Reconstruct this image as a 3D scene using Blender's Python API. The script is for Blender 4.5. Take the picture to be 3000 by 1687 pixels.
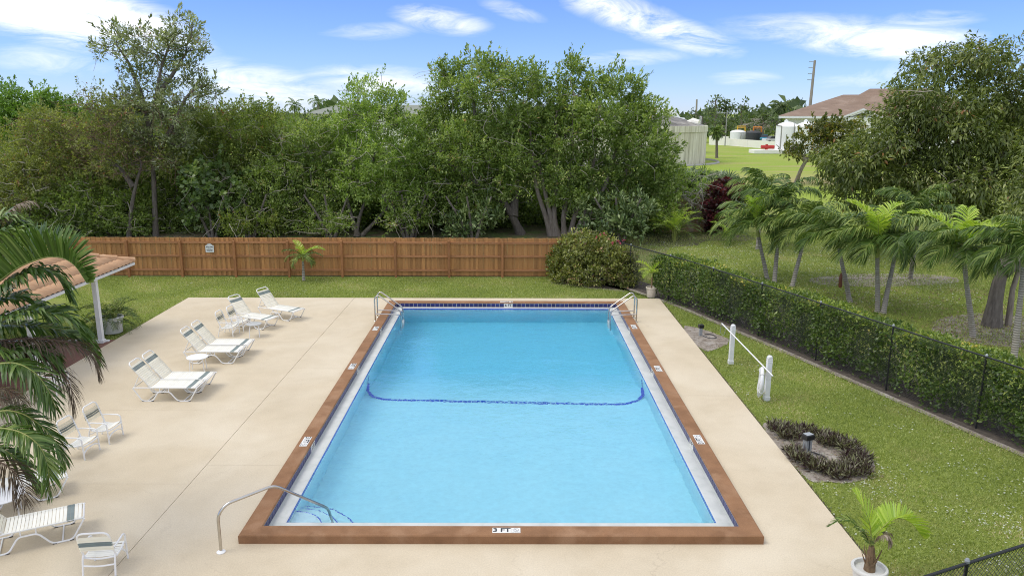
import bpy, bmesh, math, random
import numpy as np
from math import radians as R, sin, cos, pi

random.seed(7)
RNG = np.random.default_rng(11)
for o in list(bpy.data.objects):
    bpy.data.objects.remove(o)
scene = bpy.context.scene
COL = scene.collection

# ------------------------------------------------------------------ camera
FP, TH, YAW, ROLL = 2227.981, 0.22728, -0.0032, 0.0030
CAM = np.array([0.1353, -12.0028, 7.3878])

def ray(px, py):
    a, b = px - 1500.0, py - 843.5
    cr, sr = cos(ROLL), sin(ROLL)
    u, v = a * cr + b * sr, -a * sr + b * cr
    x, up = u / FP, -v / FP
    y = cos(TH) + up * sin(TH)
    z = -sin(TH) + up * cos(TH)
    cy, sy = cos(YAW), sin(YAW)
    return np.array([x * cy - y * sy, x * sy + y * cy, z])

def at(px, py, Y):          # a point of the photograph (2576 px wide) at distance Y from the pool's near edge
    r = ray(px * 1.1646, py * 1.1646)
    return CAM + r * (Y - CAM[1]) / r[1]

def gp(px, py, z=0.0):      # the same on a level plane
    r = ray(px * 1.1646, py * 1.1646)
    return CAM + r * (z - CAM[2]) / r[2]

from mathutils import Matrix, Vector
_f = Vector(ray(1500, 843.5)).normalized()
_r = (Vector(ray(1600, 843.5)) - Vector(ray(1500, 843.5))).normalized()
_u = _r.cross(_f).normalized()
cam_data = bpy.data.cameras.new('camera')
cam_data.sensor_width = 36.0
cam_data.lens = FP / 3000.0 * 36.0
cam_data.clip_start, cam_data.clip_end = 0.1, 6000.0
cam = bpy.data.objects.new('camera', cam_data)
COL.objects.link(cam)
m = Matrix((_r, _u, -_f)).transposed().to_4x4()
m.translation = Vector(CAM)
cam.matrix_world = m
scene.camera = cam

# ------------------------------------------------------------------ sky, sun, exposure
SUN_EL, SUN_AZ = R(58), R(-100)      # azimuth of the sun clockwise from +y: high, left of the camera
world = bpy.data.worlds.new('World')
scene.world = world
world.use_nodes = True
wt = world.node_tree
wt.nodes.clear()
def wn(t, **k):
    n = wt.nodes.new(t)
    for a, b in k.items():
        setattr(n, a, b)
    return n
def wl(a, b):
    wt.links.new(a, b)
sky = wn('ShaderNodeTexSky', sky_type='NISHITA', sun_disc=False, sun_elevation=SUN_EL, sun_rotation=SUN_AZ,
         altitude=1200.0, air_density=1.0, dust_density=0.15, ozone_density=4.0)
hs = wn('ShaderNodeHueSaturation')
hs.inputs['Saturation'].default_value = 1.0
hs.inputs['Value'].default_value = 1.0
tint = wn('ShaderNodeMix', data_type='RGBA', blend_type='MULTIPLY')
tint.inputs[0].default_value = 1.0; tint.inputs[7].default_value = (0.57, 0.67, 1.01, 1)
wl(sky.outputs[0], tint.inputs[6]); wl(tint.outputs[2], hs.inputs['Color'])
tc = wn('ShaderNodeTexCoord')
sep = wn('ShaderNodeSeparateXYZ')
wl(tc.outputs['Generated'], sep.inputs[0])
def wm(op, a, b=None, c=None, clamp=False):
    n = wn('ShaderNodeMath', operation=op, use_clamp=clamp)
    for i, v in enumerate((a, b, c)):
        if v is None:
            continue
        if isinstance(v, (int, float)):
            n.inputs[i].default_value = v
        else:
            wl(v, n.inputs[i])
    return n.outputs[0]
az = wm('MULTIPLY', wm('ARCTAN2', sep.outputs[0], sep.outputs[1]), 57.2958)
el = wm('MULTIPLY', wm('ARCSINE', sep.outputs[2]), 57.2958)
ang = wn('ShaderNodeCombineXYZ')
wl(az, ang.inputs[0]); wl(el, ang.inputs[1])
def noise(scale, detail, rough, dist, vec, lac=2.0):
    n = wn('ShaderNodeTexNoise')
    n.inputs['Scale'].default_value = scale
    n.inputs['Detail'].default_value = detail
    n.inputs['Roughness'].default_value = rough
    n.inputs['Distortion'].default_value = dist
    wl(vec, n.inputs['Vector'])
    return n.outputs[0]
mp = wn('ShaderNodeMapping'); mp.inputs['Scale'].default_value = (0.055, 0.2, 1.0)
mp.inputs['Rotation'].default_value = (0, 0, R(6))
wl(ang.outputs[0], mp.inputs[0])
n1 = noise(3.4, 12.0, 0.68, 0.9, mp.outputs[0])
def mr(v, a, b, c, d, smooth=True):
    n = wn('ShaderNodeMapRange', interpolation_type='SMOOTHSTEP' if smooth else 'LINEAR')
    n.inputs[1].default_value, n.inputs[2].default_value = a, b
    n.inputs[3].default_value, n.inputs[4].default_value = c, d
    wl(v, n.inputs[0])
    return n.outputs[0]
def dirpix(x, y):
    d = ray(x * 1.1646, y * 1.1646); d = d / np.linalg.norm(d)
    return math.degrees(math.atan2(d[0], d[1])), math.degrees(math.asin(d[2]))
# the cloud banks in view: centre, half-length, half-height (photo px), slope, weight
BANKS = [(130, 15, 400, 100, -14, 2.2), (330, 72, 150, 36, -12, 1.5), (640, 215, 260, 60, -8, 0.95), (960, 205, 230, 42, -2, 0.85),
         (1110, 52, 140, 36, -8, 1.0), (1290, 28, 100, 24, -14, 0.55), (1560, 30, 240, 50, -20, 1.2), (1720, 90, 170, 40, -14, 1.3),
         (2050, 75, 330, 42, -3, 0.75), (2230, 104, 310, 48, -4, 1.5), (2330, 55, 170, 30, 0, 0.7), (1870, 197, 110, 20, 0, 0.62),
         (1580, 148, 200, 24, 3, 0.5), (930, 80, 150, 26, 4, 0.5), (2190, 195, 190, 28, 6, 0.42), (2400, 160, 260, 60, 4, 0.4), (120, 150, 200, 46, -4, 0.5)]
mask = None
for (bx, by, ba, bb, rot, w) in BANKS:
    u0, v0 = dirpix(bx, by)
    a_ = abs(dirpix(bx + ba, by)[0] - u0) * 1.25
    b_ = abs(dirpix(bx, by + bb)[1] - v0) * 1.35
    q = wn('ShaderNodeMapping', vector_type='TEXTURE')
    q.inputs['Location'].default_value = (u0, v0, 0)
    q.inputs['Rotation'].default_value = (0, 0, R(rot))
    q.inputs['Scale'].default_value = (a_, b_, 1)
    wl(ang.outputs[0], q.inputs[0])
    ln = wn('ShaderNodeVectorMath', operation='LENGTH')
    wl(q.outputs[0], ln.inputs[0])
    v = mr(ln.outputs['Value'], 0.0, 1.0, w, 0.0)
    mask = v if mask is None else wm('MAXIMUM', mask, v)
# beyond the frame the same broken cloud goes on, thicker towards the zenith
n2 = noise(1.6, 7.0, 0.6, 0.3, tc.outputs['Generated'])
up = mr(el, 11.0, 34.0, 0.0, 0.9)
side = mr(wm('ABSOLUTE', az), 38.0, 70.0, 0.0, 0.55)
rest = wm('MULTIPLY', wm('MAXIMUM', up, side), mr(n2, 0.25, 0.55, 0.25, 1.0))
in_view = mr(wm('MULTIPLY', mask, mr(n1, 0.34, 0.68, 0.12, 1.15, False)), 0.06, 0.85, 0.0, 0.95, False)
cloud = wm('MAXIMUM', in_view, rest)
cc = wn('ShaderNodeMix', data_type='RGBA')
wl(cloud, cc.inputs[0]); wl(hs.outputs[0], cc.inputs[6])
cc.inputs[7].default_value = (7.5, 7.6, 7.95, 1)
bg = wn('ShaderNodeBackground'); bg.inputs[1].default_value = 0.1
wl(cc.outputs[2], bg.inputs[0])
wo = wn('ShaderNodeOutputWorld'); wl(bg.outputs[0], wo.inputs[0])

sun_data = bpy.data.lights.new('sun', 'SUN')
sun_data.energy = 1.15
sun_data.angle = R(34)
sun_data.color = (1.0, 0.94, 0.84)
sun = bpy.data.objects.new('sun', sun_data); COL.objects.link(sun)
sd = Vector((sin(SUN_AZ) * cos(SUN_EL), cos(SUN_AZ) * cos(SUN_EL), sin(SUN_EL)))
sun.rotation_euler = sd.to_track_quat('Z', 'Y').to_euler()
sun.location = (0, 0, 60)

vs = scene.view_settings
vs.view_transform = 'Standard'; vs.look = 'None'; vs.exposure = 0.74; vs.gamma = 1.0
vs.use_curve_mapping = False
scene.render.engine = 'CYCLES'
cy = scene.cycles
cy.use_denoising = True
cy.denoising_prefilter = 'NONE'
cy.filter_width = 1.05
cy.max_bounces = 8; cy.transparent_max_bounces = 12; cy.transmission_bounces = 6
cy.diffuse_bounces = 3; cy.glossy_bounces = 3
cy.sample_clamp_indirect = 6.0
cy.caustics_refractive = True

# ------------------------------------------------------------------ materials
MATS = {}
def nodes_of(name):
    m = bpy.data.materials.new(name); m.use_nodes = True
    t = m.node_tree; t.nodes.clear()
    return m, t
def put(t, sock, v):
    if hasattr(v, 'links') or hasattr(v, 'is_output'):
        t.links.new(v, sock)
    elif isinstance(v, (tuple, list)) and len(v) == 3 and sock.type == 'RGBA':
        sock.default_value = (*v, 1)
    else:
        sock.default_value = v
def N(t, typ, ins=None, **k):
    n = t.nodes.new(typ)
    for a, b in k.items():
        setattr(n, a, b)
    for a, b in (ins or {}).items():
        put(t, n.inputs[a], b)
    return n
def tnoise(t, vec, scale, detail=4.0, rough=0.55, dist=0.0):
    return N(t, 'ShaderNodeTexNoise', {'Vector': vec, 'Scale': scale, 'Detail': detail, 'Roughness': rough, 'Distortion': dist}).outputs[0]
def tmix(t, f, a, b, mode='MIX'):
    n = N(t, 'ShaderNodeMix', data_type='RGBA', blend_type=mode)
    put(t, n.inputs[0], f); put(t, n.inputs[6], a); put(t, n.inputs[7], b)
    return n.outputs[2]
def tmr(t, v, a, b, c=0.0, d=1.0):
    n = N(t, 'ShaderNodeMapRange')
    put(t, n.inputs[0], v)
    for i, x in zip((1, 2, 3, 4), (a, b, c, d)):
        n.inputs[i].default_value = x
    return n.outputs[0]
def finish(t, shader):
    o = N(t, 'ShaderNodeOutputMaterial'); t.links.new(shader, o.inputs[0]); return o

def surf(name, c1, c2=None, rough=0.7, metal=0.0, scale=3.0, lo=0.35, hi=0.65, bump=0.0, bscale=60.0, stretch=None,
         c3=None, scale3=0.4, lo3=0.5, hi3=0.7, rnd=0.0, coat=0.0, obj=True, bdist=0.01, spec=0.5, fine=0.0, fscale=120.0):
    """general surface: two colours mixed by noise, a third in patches, per-object brightness, bump"""
    m, t = nodes_of(name)
    if obj:
        vec = N(t, 'ShaderNodeTexCoord').outputs['Object']
    else:
        vec = N(t, 'ShaderNodeNewGeometry').outputs['Position']
    if stretch:
        vec2 = N(t, 'ShaderNodeMapping', {'Vector': vec, 'Scale': stretch}).outputs[0]
    else:
        vec2 = vec
    col = c1
    if rnd and obj:
        oi = N(t, 'ShaderNodeObjectInfo').outputs['Random']
        sh = N(t, 'ShaderNodeVectorMath', {0: vec2}, operation='ADD')
        cb = N(t, 'ShaderNodeCombineXYZ', {0: N(t, 'ShaderNodeMath', {0: oi, 1: 37.0}, operation='MULTIPLY').outputs[0]})
        t.links.new(cb.outputs[0], sh.inputs[1]); vec2 = sh.outputs[0]
    if c2 is not None:
        col = tmix(t, tmr(t, tnoise(t, vec2, scale, 6.0, 0.6), lo, hi), c1, c2)
    if c3 is not None:
        col = tmix(t, tmr(t, tnoise(t, vec, scale3, 5.0, 0.6, 0.4), lo3, hi3), col, c3)
    if fine:
        col = tmix(t, 1.0, col, tmr3(t, tnoise(t, vec, fscale, 3.0, 0.7), 0.3, 0.7, 1 - fine, 1 + fine), 'MULTIPLY')
    if rnd:
        v = tmr(t, N(t, 'ShaderNodeObjectInfo').outputs['Random'], 0, 1, 1 - rnd, 1 + rnd)
        hv = N(t, 'ShaderNodeHueSaturation', {'Color': col, 'Value': v})
        col = hv.outputs[0]
    p = N(t, 'ShaderNodeBsdfPrincipled', {'Base Color': col, 'Roughness': rough, 'Metallic': metal, 'Coat Weight': coat, 'Specular IOR Level': spec})
    if bump:
        b = N(t, 'ShaderNodeBump', {'Height': tnoise(t, vec2 if stretch else vec, bscale, 5.0, 0.65), 'Strength': bump, 'Distance': bdist})
        t.links.new(b.outputs[0], p.inputs['Normal'])
    finish(t, p.outputs[0])
    return m
def tmr3(t, v, a, b, c, d):
    x = tmr(t, v, a, b, c, d)
    return N(t, 'ShaderNodeCombineColor', {0: x, 1: x, 2: x}).outputs[0]

def leaf_mat(name, dark, mid, light, tip=None, tipf=0.0, rough=0.42, trans=0.3, back=1.0, spec=0.5):
    """leaf colour from the per-leaf attribute 'rnd'; some light passes through"""
    m, t = nodes_of(name)
    a = N(t, 'ShaderNodeAttribute', attribute_name='rnd').outputs['Fac']
    r = N(t, 'ShaderNodeValToRGB', {'Fac': a})
    e = r.color_ramp.elements
    e[0].position = 0.0; e[0].color = (*dark, 1)
    e[1].position = 0.55; e[1].color = (*mid, 1)
    x = e.new(0.9 if tip else 1.0); x.color = (*light, 1)
    if tip:
        y = e.new(1.0 - tipf); y.color = (*light, 1)
        z = e.new(min(1.0, 1.0 - tipf + 0.005)); z.color = (*tip, 1)
        z2 = e.new(1.0); z2.color = (*tip, 1)
    col = r.outputs[0]
    if back != 1.0:
        bf = N(t, 'ShaderNodeNewGeometry').outputs['Backfacing']
        col = tmix(t, bf, col, tmix(t, 1.0, col, (back, back, back * 0.95), 'MULTIPLY'))
    p = N(t, 'ShaderNodeBsdfPrincipled', {'Base Color': col, 'Roughness': rough, 'Specular IOR Level': spec})
    tr = N(t, 'ShaderNodeBsdfTranslucent', {'Color': tmix(t, 1.0, col, (1.5, 1.6, 0.7), 'MULTIPLY')})
    mx = N(t, 'ShaderNodeMixShader', {0: trans}); t.links.new(p.outputs[0], mx.inputs[1]); t.links.new(tr.outputs[0], mx.inputs[2])
    finish(t, mx.outputs[0])
    return m

M = {}
M['deck'] = surf('deck_paint', (0.595, 0.51, 0.37), (0.525, 0.447, 0.318), rough=0.85, scale=1.1, lo=0.3, hi=0.7, bump=0.35, bscale=90, obj=False,
                 c3=(0.64, 0.565, 0.43), scale3=0.35, lo3=0.42, hi3=0.68, fine=0.10, fscale=38, spec=0.3)
M['coping'] = surf('coping_paint', (0.30, 0.16, 0.080), (0.225, 0.118, 0.058), rough=0.85, scale=2.2, bump=0.5, bscale=120, obj=False,
                   c3=(0.34, 0.20, 0.112), scale3=1.4, fine=0.16, fscale=60, spec=0.3)
M['tile'] = surf('navy_tile', (0.012, 0.016, 0.10), (0.02, 0.025, 0.15), rough=0.22, scale=9, rnd=0.25)
M['rim_tile'] = surf('blue_rim_tile', (0.012, 0.07, 0.55), (0.02, 0.10, 0.62), rough=0.25, scale=9)
M['grout'] = surf('grout', (0.62, 0.6, 0.56), (0.5, 0.48, 0.44), rough=0.9, scale=8)
M['ledge'] = surf('gutter_ledge', (0.57, 0.59, 0.57), (0.48, 0.505, 0.485), rough=0.6, scale=2.5, obj=False, c3=(0.45, 0.49, 0.46), scale3=5.0, lo3=0.55, hi3=0.75, bump=0.1)
M['ledge_corner'] = surf('gutter_corner', (0.42, 0.45, 0.42), (0.5, 0.53, 0.5), rough=0.7, scale=3, obj=False)  # darker ledge tone for the narrow strip along the tiled wall
M['plaster'] = surf('pool_plaster', (0.74, 0.96, 0.98), (0.70, 0.94, 0.97), rough=0.9, scale=0.8, obj=False, fine=0.05, fscale=8)
M['marker'] = surf('marker_tile', (0.78, 0.78, 0.74), (0.7, 0.7, 0.66), rough=0.35, scale=12)
M['black_print'] = surf('black_print', (0.02, 0.02, 0.022), rough=0.5)
M['grey_print'] = surf('grey_print', (0.28, 0.28, 0.3), rough=0.5)
M['steel'] = surf('stainless_steel', (0.62, 0.6, 0.56), (0.5, 0.48, 0.45), rough=0.22, metal=1.0, scale=6)
M['white_metal'] = surf('white_powder_coat', (0.84, 0.84, 0.82), (0.8, 0.8, 0.78), rough=0.35, scale=10)
M['white_pvc'] = surf('white_pvc', (0.78, 0.79, 0.78), (0.68, 0.69, 0.68), rough=0.45, scale=3)
M['old_table'] = surf('worn_table_top', (0.5, 0.51, 0.49), (0.4, 0.41, 0.39), rough=0.4, scale=7, bump=0.2, bscale=30)
M['strap'] = surf('cream_vinyl_strap', (0.90, 0.85, 0.68), (0.87, 0.82, 0.65), rough=0.4, scale=5, rnd=0.06)
M['strap_white'] = surf('ivory_vinyl_strap', (0.90, 0.89, 0.80), (0.87, 0.86, 0.76), rough=0.4, scale=5, rnd=0.05)
M['strap_grey'] = surf('grey_green_vinyl_strap', (0.21, 0.26, 0.24), (0.17, 0.21, 0.2), rough=0.4, scale=5)
M['rubber'] = surf('dark_foot_cap', (0.05, 0.05, 0.055), rough=0.7)
M['fence'] = surf('stained_board', (0.47, 0.235, 0.08), (0.37, 0.175, 0.058), rough=0.75, scale=6.0, lo=0.25, hi=0.75, stretch=(6, 6, 0.5), bump=0.4, bscale=20,
                  rnd=0.2, c3=(0.55, 0.31, 0.12), scale3=1.2, lo3=0.52, hi3=0.8)
M['fence_rail'] = surf('stained_rail', (0.42, 0.20, 0.085), (0.32, 0.14, 0.055), rough=0.75, scale=5.0, stretch=(0.5, 6, 6), bump=0.4, bscale=20, rnd=0.12)
M['fence_post'] = surf('stained_post', (0.38, 0.17, 0.065), (0.27, 0.115, 0.04), rough=0.75, scale=5.0, stretch=(6, 6, 0.6), bump=0.4, bscale=20, rnd=0.15)
M['old_board'] = surf('weathered_board', (0.10, 0.085, 0.075), (0.06, 0.05, 0.045), rough=0.9, scale=4, stretch=(3, 3, 0.6))
M['sign'] = surf('sign_board', (0.72, 0.74, 0.72), (0.66, 0.68, 0.66), rough=0.5)
M['black_fence'] = surf('black_vinyl', (0.012, 0.013, 0.015), rough=0.4)
M['soil'] = surf('dark_soil', (0.055, 0.043, 0.034), (0.11, 0.092, 0.07), rough=0.95, scale=9, bump=0.8, bscale=30, obj=False, bdist=0.03)
M['sand'] = surf('grey_sand', (0.36, 0.32, 0.27), (0.19, 0.155, 0.125), rough=0.95, scale=5, bump=0.8, bscale=40, obj=False, c3=(0.42, 0.39, 0.35), scale3=2.0, fine=0.3, fscale=40, bdist=0.03)
M['pot'] = surf('white_planter', (0.70, 0.70, 0.67), (0.6, 0.6, 0.56), rough=0.45, scale=3, c3=(0.5, 0.48, 0.42), scale3=6, lo3=0.62, hi3=0.8)
M['tan_pot'] = surf('tan_planter', (0.62, 0.56, 0.46), (0.5, 0.44, 0.35), rough=0.6, scale=4)
M['pot_soil'] = surf('potting_soil', (0.03, 0.024, 0.018), (0.075, 0.06, 0.045), rough=0.95, scale=18, bump=0.9, bscale=30)
M['roof_tile'] = surf('terracotta_tile', (0.56, 0.335, 0.18), (0.49, 0.285, 0.15), rough=0.75, scale=4, rnd=0.06, bump=0.2, bscale=40, c3=(0.60, 0.395, 0.235), scale3=2)
M['fascia'] = surf('white_trim_paint', (0.76, 0.77, 0.76), (0.68, 0.69, 0.68), rough=0.5)
M['red_floor'] = surf('red_brown_floor', (0.22, 0.10, 0.07), (0.17, 0.08, 0.055), rough=0.7, scale=2)
M['bark'] = surf('grey_bark', (0.20, 0.175, 0.145), (0.105, 0.09, 0.075), rough=0.9, scale=4, stretch=(3, 3, 0.7), bump=0.8, bscale=12, bdist=0.04)
M['pale_bark'] = surf('pale_bark', (0.34, 0.29, 0.24), (0.2, 0.165, 0.13), rough=0.9, scale=3, stretch=(3, 3, 0.8), bump=0.6, bscale=12, bdist=0.03)
M['twig'] = surf('grey_twig', (0.45, 0.41, 0.35), (0.3, 0.27, 0.22), rough=0.9)
M['dry_twig'] = surf('brown_twig', (0.20, 0.125, 0.085), (0.13, 0.085, 0.06), rough=0.9)
M['crownshaft'] = surf('green_crownshaft', (0.30, 0.36, 0.07), (0.42, 0.42, 0.14), rough=0.5, scale=3)
M['rachis'] = surf('frond_rib', (0.22, 0.26, 0.06), (0.3, 0.3, 0.09), rough=0.5)
M['dry_boot'] = surf('brown_palm_boot', (0.16, 0.10, 0.055), (0.26, 0.18, 0.1), rough=0.9, scale=12, bump=0.8, bscale=20, bdist=0.02)

def palm_bark():
    m, t = nodes_of('ringed_palm_bark')
    vec = N(t, 'ShaderNodeTexCoord').outputs['Object']
    w = N(t, 'ShaderNodeTexWave', {'Vector': vec, 'Scale': 4.2, 'Distortion': 1.2, 'Detail': 2.0}, wave_type='BANDS', bands_direction='Z')
    c = tmix(t, tmr(t, w.outputs[0], 0.15, 0.45), (0.17, 0.155, 0.13), (0.42, 0.39, 0.34))
    c = tmix(t, tmr(t, tnoise(t, vec, 5.0, 5), 0.45, 0.7), c, (0.27, 0.24, 0.19))
    p = N(t, 'ShaderNodeBsdfPrincipled', {'Base Color': c, 'Roughness': 0.9})
    b = N(t, 'ShaderNodeBump', {'Height': w.outputs[0], 'Strength': 0.5, 'Distance': 0.02}); t.links.new(b.outputs[0], p.inputs['Normal'])
    finish(t, p.outputs[0]); return m
M['palm_bark'] = palm_bark()

G = lambda *a, **k: leaf_mat(*a, **k)
L = {}
L['ficus'] = G('ficus_leaf', (0.085, 0.135, 0.025), (0.21, 0.30, 0.065), (0.46, 0.54, 0.20), tip=(0.50, 0.34, 0.17), tipf=0.015, rough=0.38, trans=0.38)
L['wind'] = G('pale_green_leaf', (0.12, 0.19, 0.035), (0.28, 0.40, 0.085), (0.54, 0.62, 0.26), rough=0.4, trans=0.4)
L['pepper'] = G('olive_leaf', (0.10, 0.14, 0.025), (0.22, 0.29, 0.06), (0.42, 0.46, 0.15), tip=(0.34, 0.12, 0.05), tipf=0.05, rough=0.45, trans=0.4)
L['brush'] = G('brown_green_leaf', (0.105, 0.13, 0.032), (0.225, 0.26, 0.068), (0.41, 0.42, 0.15), tip=(0.32, 0.15, 0.08), tipf=0.08, rough=0.5, trans=0.4)
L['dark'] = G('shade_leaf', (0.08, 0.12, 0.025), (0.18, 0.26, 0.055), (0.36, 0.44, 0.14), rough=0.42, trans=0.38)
L['silver'] = G('silvery_leaf', (0.10, 0.125, 0.05), (0.24, 0.285, 0.13), (0.54, 0.58, 0.40), tip=(0.3, 0.15, 0.08), tipf=0.03, rough=0.4, trans=0.3)
L['grape'] = G('round_leaf', (0.065, 0.111, 0.033), (0.143, 0.221, 0.065), (0.338, 0.403, 0.182), rough=0.35)
L['mango'] = G('long_drooping_leaf', (0.06, 0.085, 0.02), (0.145, 0.19, 0.042), (0.42, 0.46, 0.17), tip=(0.34, 0.17, 0.07), tipf=0.03, rough=0.36, trans=0.3)
L['bright'] = G('bright_green_leaf', (0.068, 0.135, 0.016), (0.162, 0.297, 0.041), (0.324, 0.459, 0.095), rough=0.4)
L['hedge'] = G('hedge_leaf', (0.045, 0.08, 0.016), (0.12, 0.19, 0.036), (0.36, 0.44, 0.09), tip=(0.6, 0.5, 0.1), tipf=0.015, rough=0.36)
L['hibiscus'] = G('yellow_green_leaf', (0.07, 0.085, 0.02), (0.19, 0.22, 0.05), (0.50, 0.50, 0.17), tip=(0.42, 0.24, 0.13), tipf=0.09, rough=0.36)
L['cedar'] = G('cedar_spray', (0.045, 0.068, 0.015), (0.128, 0.150, 0.027), (0.300, 0.270, 0.053), tip=(0.390, 0.195, 0.045), tipf=0.08, rough=0.6)
L['red'] = G('dark_red_leaf', (0.025, 0.012, 0.012), (0.075, 0.02, 0.024), (0.28, 0.05, 0.065), rough=0.38)
L['cactus'] = G('cactus_pad', (0.05, 0.085, 0.028), (0.12, 0.185, 0.055), (0.36, 0.43, 0.18), rough=0.4, trans=0.05)
L['far'] = G('far_leaf', (0.045, 0.075, 0.030), (0.098, 0.143, 0.053), (0.195, 0.255, 0.090), rough=0.6)
L['far_grey'] = G('far_grey_twigs', (0.10, 0.09, 0.065), (0.17, 0.155, 0.11), (0.24, 0.22, 0.16), rough=0.8)
L['palm'] = G('palm_leaflet', (0.03, 0.066, 0.010), (0.085, 0.155, 0.022), (0.38, 0.45, 0.11), rough=0.42, trans=0.14, spec=0.35)
L['palm_young'] = G('young_palm_leaflet', (0.20, 0.34, 0.03), (0.38, 0.52, 0.06), (0.60, 0.68, 0.13), rough=0.35, trans=0.3)
L['palm_near'] = G('areca_leaflet', (0.035, 0.07, 0.012), (0.08, 0.15, 0.026), (0.30, 0.38, 0.12), rough=0.36, trans=0.2, spec=0.4)
L['palm_brown'] = G('withered_leaflet', (0.035, 0.022, 0.014), (0.075, 0.05, 0.03), (0.17, 0.12, 0.07), rough=0.6, trans=0.15)
L['palm_dead'] = G('dead_leaflet', (0.12, 0.09, 0.065), (0.24, 0.19, 0.14), (0.4, 0.34, 0.27), rough=0.7, trans=0.15)
L['oyster'] = G('purple_green_leaf', (0.05, 0.022, 0.03), (0.085, 0.07, 0.042), (0.30, 0.31, 0.17), rough=0.4, trans=0.15)
L['palmetto'] = G('blue_green_fan', (0.072, 0.108, 0.054), (0.180, 0.240, 0.132), (0.360, 0.420, 0.264), rough=0.4)
L['grass'] = G('grass_blade', (0.14, 0.19, 0.042), (0.28, 0.345, 0.085), (0.50, 0.54, 0.20), tip=(0.58, 0.50, 0.30), tipf=0.10, rough=0.5, trans=0.3)
L['litter'] = G('pale_fleck', (0.30, 0.33, 0.22), (0.42, 0.45, 0.34), (0.60, 0.62, 0.52), rough=0.4, trans=0.1)
L['dryleaf'] = G('fallen_leaf', (0.10, 0.06, 0.03), (0.2, 0.14, 0.07), (0.36, 0.29, 0.17), rough=0.6, trans=0.1)
L['pink'] = G('pink_petal', (0.4, 0.05, 0.1), (0.55, 0.08, 0.16), (0.6, 0.15, 0.25), rough=0.5)

def add_cracks(m):
    """hairline cracks and water stains in the deck paint"""
    t = m.node_tree
    p = [n for n in t.nodes if n.type == 'BSDF_PRINCIPLED'][0]
    src = p.inputs['Base Color'].links[0].from_socket
    v = N(t, 'ShaderNodeNewGeometry').outputs['Position']
    wob = N(t, 'ShaderNodeTexNoise', {'Vector': v, 'Scale': 1.1, 'Detail': 6.0, 'Roughness': 0.7})
    vv = N(t, 'ShaderNodeVectorMath', {0: v, 1: N(t, 'ShaderNodeVectorMath', {0: wob.outputs['Color'], 1: (1.3, 1.3, 0)}, operation='MULTIPLY').outputs[0]}, operation='ADD').outputs[0]
    vo = N(t, 'ShaderNodeTexVoronoi', {'Vector': vv, 'Scale': 0.22}, feature='DISTANCE_TO_EDGE').outputs['Distance']
    line = tmr(t, vo, 0.0012, 0.003, 1.0, 0.0)
    msk = tmr(t, tnoise(t, v, 0.5, 3), 0.50, 0.60)
    f = N(t, 'ShaderNodeMath', {0: line, 1: msk}, operation='MULTIPLY').outputs[0]
    f = N(t, 'ShaderNodeMath', {0: f, 1: 0.16}, operation='MULTIPLY').outputs[0]
    c = tmix(t, f, src, (0.22, 0.17, 0.12))
    st = tmr(t, tnoise(t, v, 2.6, 8, 0.75, 0.8), 0.60, 0.78, 0.0, 0.45)
    st = N(t, 'ShaderNodeMath', {0: st, 1: tmr(t, tnoise(t, v, 0.28, 2), 0.5, 0.62)}, operation='MULTIPLY').outputs[0]
    c = tmix(t, st, c, (0.40, 0.31, 0.21))
    sp = tmr(t, tnoise(t, v, 9.0, 2, 0.5), 0.76, 0.80, 0.0, 0.5)
    c = tmix(t, sp, c, (0.34, 0.27, 0.19))
    t.links.new(c, p.inputs['Base Color'])
add_cracks(M['deck'])

def lawn_mat():
    m, t = nodes_of('lawn')
    v = N(t, 'ShaderNodeNewGeometry').outputs['Position']
    c = tmix(t, tmr(t, tnoise(t, v, 1.3, 6, 0.65), 0.3, 0.7), (0.19, 0.25, 0.042), (0.29, 0.33, 0.07))
    c = tmix(t, tmr(t, tnoise(t, v, 0.45, 5, 0.6), 0.52, 0.72), c, (0.30, 0.26, 0.11))
    c = tmix(t, tmr(t, tnoise(t, v, 22.0, 4, 0.7), 0.35, 0.75), c, (0.12, 0.16, 0.03))
    # beyond the yard the mown field is flatter and brighter, with a worn strip
    sp = N(t, 'ShaderNodeSeparateXYZ', {0: v})
    far = tmr(t, sp.outputs[1], 44, 56)
    f = tmix(t, tmr(t, tnoise(t, v, 0.09, 5, 0.6), 0.3, 0.7), (0.22, 0.32, 0.035), (0.29, 0.36, 0.055))
    mpn = N(t, 'ShaderNodeMapping', {'Vector': v, 'Scale': (0.03, 0.16, 1)})
    f = tmix(t, tmr(t, tnoise(t, mpn.outputs[0], 1.7, 6, 0.65), 0.5, 0.68), f, (0.36, 0.31, 0.13))
    st_ = N(t, 'ShaderNodeMath', {0: sp.outputs[1], 1: N(t, 'ShaderNodeMath', {0: tnoise(t, v, 0.07, 4), 1: 14.0}, operation='MULTIPLY').outputs[0]}, operation='ADD').outputs[0]
    band = N(t, 'ShaderNodeMath', {0: tmr(t, st_, 74, 79), 1: tmr(t, st_, 84, 92, 1.0, 0.0)}, operation='MULTIPLY').outputs[0]
    f = tmix(t, N(t, 'ShaderNodeMath', {0: band, 1: 0.75}, operation='MULTIPLY').outputs[0], f, (0.40, 0.33, 0.16))
    c = tmix(t, far, c, f)
    p = N(t, 'ShaderNodeBsdfPrincipled', {'Base Color': c, 'Roughness': 0.9, 'Specular IOR Level': 0.2})
    b = N(t, 'ShaderNodeBump', {'Height': tnoise(t, v, 30, 5, 0.7), 'Strength': 0.7, 'Distance': 0.03}); t.links.new(b.outputs[0], p.inputs['Normal'])
    finish(t, p.outputs[0]); return m
M['lawn'] = lawn_mat()

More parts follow.
